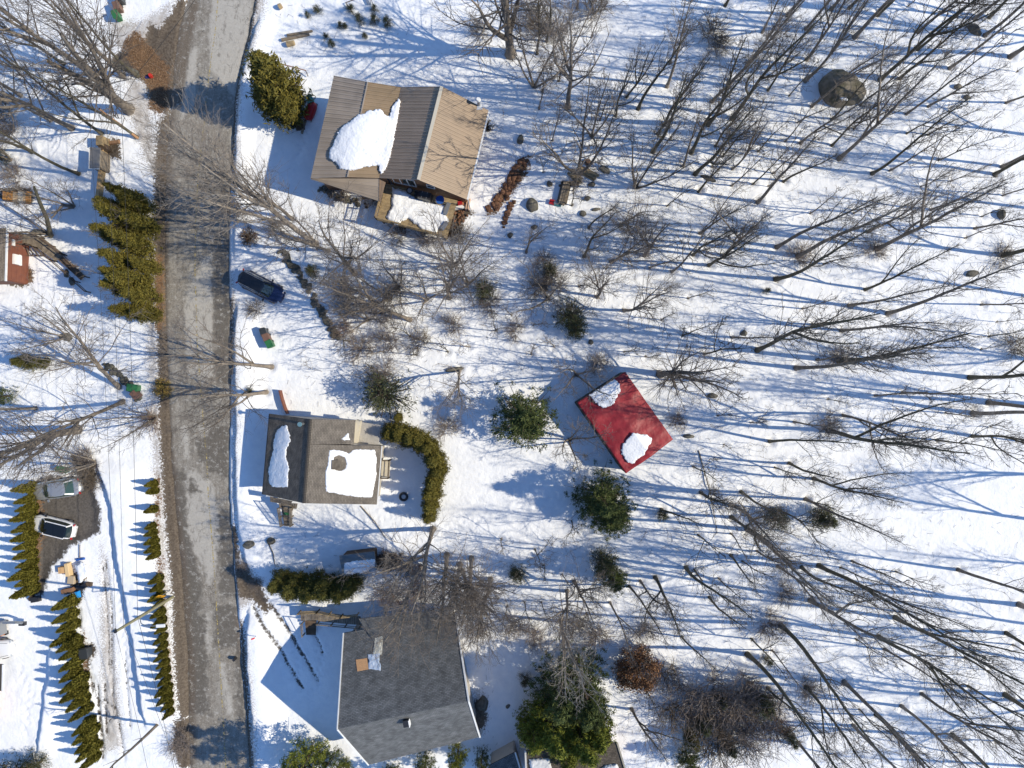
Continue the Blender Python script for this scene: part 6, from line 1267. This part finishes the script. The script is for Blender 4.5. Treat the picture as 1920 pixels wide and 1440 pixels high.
# timber piles
def pile(px, py, px2, py2, wd, n, m, label, h=.35, layers=2, name='timber_pile'):
    A, B_ = W(px, py, .3), W(px2, py2, .3); o = thing(name, label, 'timber', (A + B_) / 2); d = (B_ - A); d.z = 0; s = Vector((-d.y, d.x, 0)).normalized()
    for l in range(layers):
        for i in range(n - l):
            off = s * ((i - (n - 1 - l) / 2) * wd); e = Vector((0, 0, l * .2 + .1)); j = d.normalized() * random.uniform(-.15, .15); V, F = beam_v(A + off + e + j, B_ + off + e + j, wd * .85, .16); part('board', V, F, m, o)
pile(1062, 343, 1052, 385, .22, 5, M['woodgrey'], 'stack of weathered boards standing below the log pile trees', layers=3)
pile(1050, 346, 1088, 344, .26, 2, M['woodgrey'], 'two boards lying across the top of the board stack'); pile(1070, 322, 1086, 340, .3, 3, M['wood'], 'split logs piled beside the multi-stemmed tree')
pile(1088, 318, 1118, 334, .3, 3, M['wood'], 'mossy logs to the right of the multi-stemmed tree'); pile(1100, 302, 1108, 312, .35, 2, mat('brown_log', (.24, .14, .08), .85), 'brown log heap above the mossy logs')
bt = thing('board_stack', 'orange and tan boards stacked crosswise near the left edge', 'timber', W(32, 368, .3)); ob_ = [mat('rusty_orange', (.42, .2, .06), .8), mat('tan_board', (.5, .36, .22), .8), mat('pale_board', (.62, .56, .46), .8)]
for i in range(11): x = 8 + i * 4.8; V, F = beam_v(W(x, 359 + (i % 3), .75), W(x - 1, 376 + i * .6, .7), .24, .12); part('board', V, F, ob_[[0, 0, 0, 0, 1, 1, 2, 2, 1, 0, 0][i]], bt)
V, F = merge(beam_v(W(4, 372, .5), W(60, 376, .5), .2, .2), beam_v(W(6, 360, .5), W(60, 360, .5), .2, .2)); part('bearer', V, F, M['wooddark'], bt)
jumble('wood_box', 200, 275, [('crate', (0, .2, 0), .7, 1.1, 1.4, 0, M['wood']), ('lid', (.1, -.4, 0), .8, .6, 1.0, 20, M['wooddark']), ('log', (.9, .4, 0), 1.1, .35, .3, 8, mat('brown_log', (.24, .14, .08), .85))], 'wooden box and brown log at the head of the plank fence', 'box')
# yard clutter between the cedars and the track
for px, py, sx, sy, h, a, m, l, nm in [(121, 1067, .75, .7, .5, 5, mat('cardboard_orange', (.62, .38, .18), .8), 'orange-tan box in the yard clutter below the cars', 'box'), (132, 1066, .42, 1.4, .6, 8, mat('cardboard_tan', (.66, .48, .26), .8), 'long tan box beside the orange-tan box', 'box'), (136, 1086, .75, .9, .3, -6, mat('cardboard_dull', (.42, .34, .24), .8), 'dull flat box below the long tan box', 'box')]:
    jumble(nm, px, py, [('body', (0, 0, 0), sx, sy, h, a, m), ('lid', (0, 0, h), sx * .96, sy * .96, .05, a, m)], l, 'box')
sn = W(154, 1072, .3); so = thing('snowed_boat', 'small boat-shaped heap buried under smooth snow in the yard clutter', 'boat', sn)
part('hull', *cyl_v(W(152, 1060, .3), W(156, 1086, .3), .5, .4, 10), M['woodgrey'], so); drape('snow_cover', [(140, 1060), (150, 1054), (160, 1058), (167, 1070), (165, 1078), (152, 1092), (147, 1092), (143, 1076)], lambda x, y: x * 0 + .75, .35, M['snow'], so, seed=61)
jumble('garden_hammock', 130, 1106, [('body', (0, 0, 0), 1.3, .5, .5, 12, mat('brown_canvas', (.22, .12, .07), .8))], 'brown canvas bundle beside the blue and white tarp', 'bundle')
jumble('white_tarp_bundle', 134, 1117, [('white_sheet', (0, 0, 0), 1.2, .7, .5, 14, M['white']), ('blue_sheet', (.75, .2, 0), .45, .7, .5, 10, mat('bright_blue_tarp', (.02, .25, .62), .5))], 'white and bright blue tarp bundle at the head of the cedar row', 'bundle')
jumble('dark_clutter', 160, 1098, [('lump', (0, 0, 0), .9, .5, .5, 30, M['blackm']), ('lump', (.5, .2, 0), .6, .4, .4, -10, M['wooddark']), ('lump', (-.5, -.1, 0), .5, .5, .4, 50, M['blackm'])], 'black clutter right of the white and blue bundle', 'clutter')
jumble('blue_shovel', 152, 1048, [('blade', (0, 0, .05), .9, .22, .2, 8, bluep), ('handle', (0, .8, .2), .06, 1.4, .05, 0, M['wooddark'])], 'blue-bladed snow shovel above the snowed boat', 'shovel')
jumble('black_heap', 70, 1122, [('lump', (0, 0, 0), .9, .6, .5, 10, M['blackm']), ('lump', (-.5, .1, 0), .5, .4, .4, 40, M['wooddark'])], 'black heap at the lower end of the cedar row beside the cars', 'clutter')
pe = jumble('red_hydrant_marker', 284, 145, [('red_block', (.05, .05, .05), .28, .34, .45, 25, mat('bright_red', (.5, .035, .025), .6)), ('blue_block', (-.38, -.05, 0), .4, .28, .2, 5, mat('navy_cloth', (.03, .035, .15), .8))], 'small bright red and navy object on the brown leaves by the road', 'object')
jumble('red_flag_marker', 481, 1193, [('stake', (0, 0, 0), .06, .06, .8, 0, M['white']), ('flag', (-.1, .02, .7), .35, .12, .18, 20, mat('bright_red_flag', (.8, .04, .05), .6))], 'tiny red flag in the snow beside the lower driveway', 'flag')
jumble('culvert_post', 443, 1233, [('post', (0, 0, -.2), .3, .3, .9, 45, M['blackm'])], 'dark post at the road edge beside the lower snow bank', 'post')
tr = thing('tire', 'black tyre swing seat in the yard right of the small house', 'tyre', W(757, 931, .35)); n = 20; V = []; F = []
for i in range(n):
    a = 2 * math.pi * i / n
    for j in range(8): b2 = 2 * math.pi * j / 8; V.append(((.36 + .13 * math.cos(b2)) * math.cos(a), (.36 + .13 * math.cos(b2)) * math.sin(a), .14 + .12 * math.sin(b2)))
for i in range(n):
    for j in range(8): F.append((i * 8 + j, ((i + 1) % n) * 8 + j, ((i + 1) % n) * 8 + (j + 1) % 8, i * 8 + (j + 1) % 8))
link('tread', mesh_np('tread', V, F, M['blackm'], True), tr)
jumble('stair_planter', 546, 952, [('pot', (0, 0, 0), .4, .5, 1.4, 0, M['wooddark']), ('plant', (0, 0, 1.4), .5, 1.0, .3, 0, green)], 'green planter beside the front steps of the small house', 'planter')
wall_ = thing('low_wall', 'thin snow-topped board fence running up from the small house', 'fence', W(530, 750, .3))
for a_, b2 in zip([(523, 732), (527, 748), (532, 764)], [(527, 748), (532, 764), (537, 776)]): V, F = wall_v(W(*a_, 1.1), W(*b2, 1.1), .2, .12); part('board', V, F, M['siding_red'], wall_)
# ------------------------------------------------------------------ stones
rockm = mat('grey_rock', (.17, .155, .13), .9, (.09, .085, .065), 2.5, .05, 4, objrand=.2); rockb = mat('mossy_boulder', (.19, .165, .135), .9, (.085, .08, .055), 1.4, .08, 3)
def ico(sub=2):
    import bmesh
    b = bmesh.new(); bmesh.ops.create_icosphere(b, subdivisions=sub, radius=1); V = np.array([v.co[:] for v in b.verts]); F = np.array([[v.index for v in f.verts] for f in b.faces]); b.free(); return V, F
IV, IF = ico(3); RK = []
for i in range(5):
    rs = np.random.default_rng(50 + i); V = IV.copy()
    for k in range(9): nrm = rs.normal(size=3); nrm /= np.linalg.norm(nrm); dd = V @ nrm; m = dd > .68; V[m] -= (dd[m] - .68)[:, None] * nrm * .85
    V *= 1 + .12 * fbm(V[:, 0] * 3 + i, V[:, 1] * 3 + V[:, 2] * 2, 1, 2, i)[:, None]; RK.append(mesh_np('rock', V, IF, rockm, False))
def rock(px, py, sx, sy, h, ang, label, k=0, m=None, group=None):
    z = gz_px(px, py); o = link('rock', RK[k % 5], None, W(px, py, z + h * .15)); o.scale = (sx, sy, h); o.rotation_euler = (0, 0, R(ang)); o['label'] = label; o['category'] = 'rock'
    if group: o['group'] = group
for (x, y, sx, sy, h, a, l) in [(1828, 57, .85, .5, .6, -35, 'dark rock at the top right corner of the wood'), (1795, 163, .45, .35, .4, 0, 'small rock right of the big boulder'), (1813, 183, .35, .3, .35, 0, 'rock with snow ring right of the big boulder, lower'), (1328, 335, .9, .3, .3, -18, 'flat mossy rock left of a leaning sapling'),
    (1822, 514, .75, .4, .35, 10, 'flat pale rock alone in snow at the right'), (1876, 402, .4, .6, .6, 10, 'upright dark rock near the right edge'), (1335, 742, .65, .35, .35, 0, 'brown flat rock right of the red shed tree'), (1394, 625, .4, .35, .35, 0, 'brown rock up and right of the big spreading tree'), (1290, 818, .7, .28, .3, 0, 'long rock at the right corner of the red shed'),
    (975, 262, .4, .65, .45, -25, 'dark rock right of the metal-roofed house'), (1030, 345, .35, .4, .35, 10, 'small rock above the red sledge'), (998, 386, .65, .85, .7, 0, 'round pale boulder left of the red sledge'), (1092, 401, .4, .35, .35, 0, 'round rock below the board stack'), (1101, 372, .38, .3, .35, 0, 'round rock to the right of the board stack'), (1109, 346, .4, .3, .35, 0, 'rock just under the mossy logs'),
    (1001, 426, .4, .3, .3, 0, 'small dark rock below the round pale boulder'), (956, 441, .35, .35, .3, 0, 'lone rock below the leaf-covered stone row'), (1132, 318, .7, .4, .35, -30, 'flat snow-streaked rock right of the log pile'), (1118, 393, .5, .2, .25, 10, 'sliver of rock right of the round rocks'), (1865, 330, .3, .25, .3, 0, 'small rock under a leaning trunk at the right'),
    (507, 1015, .5, .4, .35, 0, 'rock in the snow below the small house drive'), (465, 1022, .7, .5, .35, 20, 'grey-brown rock beside the road below the small house'), (124, 632, .9, .5, .6, -20, 'rock under the left bare tree'), (135, 528, .3, .55, .4, 0, 'tan stone below the wooden walkway'), (124, 513, .25, .5, .4, 0, 'dark stone above the tan stone'), (72, 436, .9, .35, .5, 0, 'grey covered mound beside the walkway'), (850, 693, 1.1, .3, .3, 10, 'long mossy log-like rock above the dark pine'), (1107, 642, .3, .3, .25, 0, 'tiny rock right of the round dark bush'), (952, 1265 + 60, .3, .2, .2, 40, 'tiny stone in the snow right of the grey-roofed house'), (904, 1320, .7, .9, .4, 0, 'dark rock against the right wall of the grey-roofed house'), (1440, 1290, .3, .3, .3, 0, 'small rock amid lower right trunks')]:
    rock(x, y, sx, sy, h, a, l, int(x) % 5)
# the big boulder
pts = [(1536, 150), (1556, 136), (1584, 140), (1604, 158), (1625, 178), (1612, 194), (1586, 200), (1560, 202), (1542, 190), (1534, 170)]
bo = W(1576, 172, .2); V = IV.copy(); ang = np.arctan2(V[:, 1], V[:, 0]); gp = [(W(x, y, .6) - W(1576, 172, .6)) for x, y in pts]; pa = [math.atan2(p.y, p.x) for p in gp]; pr = [math.hypot(p.x, p.y) for p in gp]; od = np.argsort(pa); pa = np.array(pa)[od]; pr = np.array(pr)[od]
rr = np.interp(ang, np.r_[pa - 6.283, pa, pa + 6.283], np.r_[pr, pr, pr]); hr = np.hypot(V[:, 0], V[:, 1]); Z = np.where(V[:, 2] > 0, V[:, 2] ** .8 * 2.1, V[:, 2] * .3) * (1 + .25 * fbm(V[:, 0] * 2, V[:, 1] * 2, 1, 3, 7)); X = V[:, 0] * rr - .45 * np.clip(V[:, 2], 0, 1); Y = V[:, 1] * rr + .2 * np.clip(V[:, 2], 0, 1)
Vb = np.stack([X, Y, Z], 1) + np.array([.35, .35, .55]) * np.stack([fbm(X * 1.2, Y + Z, .9, 3, 1), fbm(Y * 1.2, X + Z, .9, 3, 2), fbm(X, Y * 1.3, .8, 3, 3)], 1) + np.array(bo)
bob = thing('big_boulder', 'biggest dark boulder in the upper right wood, snow lodged on it', 'rock', bo); part('stone', Vb, IF, rockb, bob)
for c in ([(1583, 160), (1596, 158), (1598, 170), (1588, 174)], [(1576, 183), (1588, 182), (1590, 187), (1578, 189)]): drape('snow_patch', c, lambda x, y: x * 0 + 1.75, .12, M['snow'], bob, seed=3, jit=.8, soft=2)
# rows of stones: each stone of its own
def stone_row(line, n, wid, size, name, label, m_col, leafy_=False):
    rs = random.Random(n); o = thing(name, label, 'stones', W(*line[0], .3)); P0 = W(*line[0], .3)
    Ls = [math.dist(a, b) for a, b in zip(line[:-1], line[1:])]; tot = sum(Ls)
    for i in range(n):
        t = rs.uniform(0, tot); k = 0
        while t > Ls[k] and k < len(Ls) - 1: t -= Ls[k]; k += 1
        f = t / Ls[k]; x = line[k][0] * (1 - f) + line[k + 1][0] * f + rs.uniform(-wid, wid); y = line[k][1] * (1 - f) + line[k + 1][1] * f + rs.uniform(-wid, wid) * .6
        s = rs.uniform(.6, 1.2) * size; q = W(x, y, gz_px(x, y) + .1) - P0; ob = link('stone', SR[m_col][rs.randrange(3)], o, q); ob.scale = (s, s * rs.uniform(.6, 1), s * rs.uniform(.5, .8)); ob.rotation_euler = (0, 0, rs.uniform(0, 6))
IV2, IF2 = ico(1); SR = {}
for nm, c1, c2 in (('brown', (.20, .10, .055), (.11, .06, .04)), ('grey', (.13, .12, .10), (.07, .07, .055))):
    mm = mat(nm + '_stones', c1, .9, c2, 3, .03, 6, objrand=.35); SR[nm] = []
    for i in range(3): rs = np.random.default_rng(70 + i); SR[nm].append(mesh_np('stone', IV2 * rs.uniform(.75, 1.15, (len(IV2), 1)), IF2, mm))
stone_row([(988, 296), (968, 318), (962, 340), (945, 365), (918, 398)], 110, 9, .30, 'stone_row', 'long row of brown leaf-strewn stones right of the metal-roofed house', 'brown')
stone_row([(963, 376), (952, 396), (946, 424)], 34, 4, .26, 'stone_row', 'short lower row of brown stones right of the long one', 'brown')
stone_row([(523, 470), (548, 500), (572, 530), (596, 572), (612, 600), (630, 630)], 100, 6, .34, 'stone_row', 'diagonal row of dark mossy stones right of the dark blue car', 'grey')
stone_row([(198, 683), (222, 702), (242, 722), (262, 748)], 50, 6, .36, 'stone_row', 'short row of dark stones ending at the green bin left of the road', 'grey')
stone_row([(205, 118), (235, 128), (262, 142)], 26, 4, .34, 'stone_row', 'dark stones between the leaves and snow at the upper left', 'grey')
stone_row([(846, 395), (868, 400), (850, 425), (842, 440)], 50, 10, .2, 'stone_row', 'scattered brown rubble at the right end of the deck', 'brown')
stone_row([(596, 350), (640, 372), (690, 385)], 34, 8, .3, 'stone_row', 'dark rubble under the lower edge of the grey metal roof', 'grey')
# ------------------------------------------------------------------ dead leaves
def leaf_litter(polys, N, cols, label, seed, size=.09):
    rs = np.random.default_rng(seed); xs = []; 
    for p, n in zip(polys, N):
        px = np.array([q[0] for q in p]); py = np.array([q[1] for q in p]); X = rs.uniform(px.min() - .3, px.max() + .3, n * 3); Y = rs.uniform(py.min() - .3, py.max() + .3, n * 3); k = poly_sd(X, Y, p) + .5 * fbm(X, Y, 1.2, 2, 3) < 0; xs.append(np.stack([X[k][:n], Y[k][:n]], 1))
    XY = np.concatenate(xs); Z = raw_height(XY[:, 0], XY[:, 1]) + rs.uniform(.02, .07, len(XY)); C = np.stack([XY[:, 0], XY[:, 1], Z], 1); D = rs.normal(size=C.shape) * [1, 1, .25]
    V, F = leaves(C, D, size * rs.uniform(.6, 1.6, len(C)), size * .7, rs); me = mesh_np('leaf_litter', V, F, mat('dead_leaves', cols[0], .8, cols[1], .7, island=cols[2])); o = link('leaf_litter', me); o['kind'] = 'stuff'; o['label'] = label
leaf_litter(LEAF, [5200, 1500, 1100, 1600, 400, 700, 200], [(.23, .125, .065), (.13, .075, .045), (.34, .23, .14)], 'orange-brown dead leaves along the road edge, hedges and stones', 5)
allr = [p for p in DIRT[:2]]; leaf_litter(allr, [1500, 600], [(.22, .15, .09), (.12, .08, .05), (.4, .38, .34)], 'grit and leaf bits on the muddy road verge', 6, .06)
# fallen twigs scattered in the woodland snow
rs = np.random.default_rng(8); n = 2600; X = rs.uniform(-25, 53, n); Y = rs.uniform(-40, 40, n); Z = raw_height(X, Y) + .02; a = rs.uniform(0, 6.28, n); L = rs.uniform(.15, .7, n)
keep = np.array([seg_clear(x * PPM + 960, 720 - y * PPM) for x, y in zip(X, Y)]); X, Y, Z, a, L = X[keep], Y[keep], Z[keep], a[keep], L[keep]; d = np.stack([np.cos(a) * L, np.sin(a) * L, L * .15], 1); P0 = np.stack([X, Y, Z], 1); P = np.stack([P0, P0 + d * .5 + rs.normal(0, .03, d.shape), P0 + d], 1)
v, f = tubes(P, np.full((len(P), 3), .011), 3); o = link('fallen_twigs', mesh_np('fallen_twigs', v, f, M['twigdark'])); o['kind'] = 'stuff'; o['label'] = 'small twigs lying on and sticking out of the woodland snow'

# low undergrowth: saplings and dead stalks too many to count
rs = np.random.default_rng(77); A = []; Bq = []; k = 0
while k < 850:
    px, py = rs.uniform(560, 1920), rs.uniform(0, 1440)
    if not seg_clear(px, py) or (px > 1600 and 800 < py < 1060) or (px < 940 and py > 730) or (px < 940 and py < 455) or (px < 640 and py < 640): continue
    if vnoise(np.array([px / 90.0]), np.array([py / 90.0]), 5)[0] < -.12: continue
    k += 1; x, y = (px - 960) / PPM, (720 - py) / PPM; h = rs.uniform(.8, 3.2); z = .25
    S = grow((x, y, z), (rs.normal(0, .2), rs.normal(0, .2), 1), h, 6, rs, .1, .0); A.append((S, np.linspace(.010 + .004 * h, .007, 6)))
    for q in range(int(3 + h * 3)):
        u = rs.uniform(.25, 1) * 5; i2 = min(int(u), 4); p = S[i2] + (S[i2 + 1] - S[i2]) * (u - i2); Bq.append((grow(p, side_dir(S[i2 + 1] - S[i2], R(rs.uniform(25, 70)), rs.uniform(0, 6.28)), h * rs.uniform(.15, .4), 4, rs, .2, .05), np.linspace(.009, .006, 4)))
v1, f1 = tubes(np.array([a for a, b in A]), np.array([b for a, b in A]), 3); v2, f2 = tubes(np.array([a for a, b in Bq]), np.array([b for a, b in Bq]), 3)
o = link('undergrowth', mesh_np('undergrowth', np.concatenate([v1, v2]), np.concatenate([f1, f2 + len(v1)]), M['twig'])); o['kind'] = 'stuff'; o['label'] = 'thin bare undergrowth stalks all through the snowy wood'
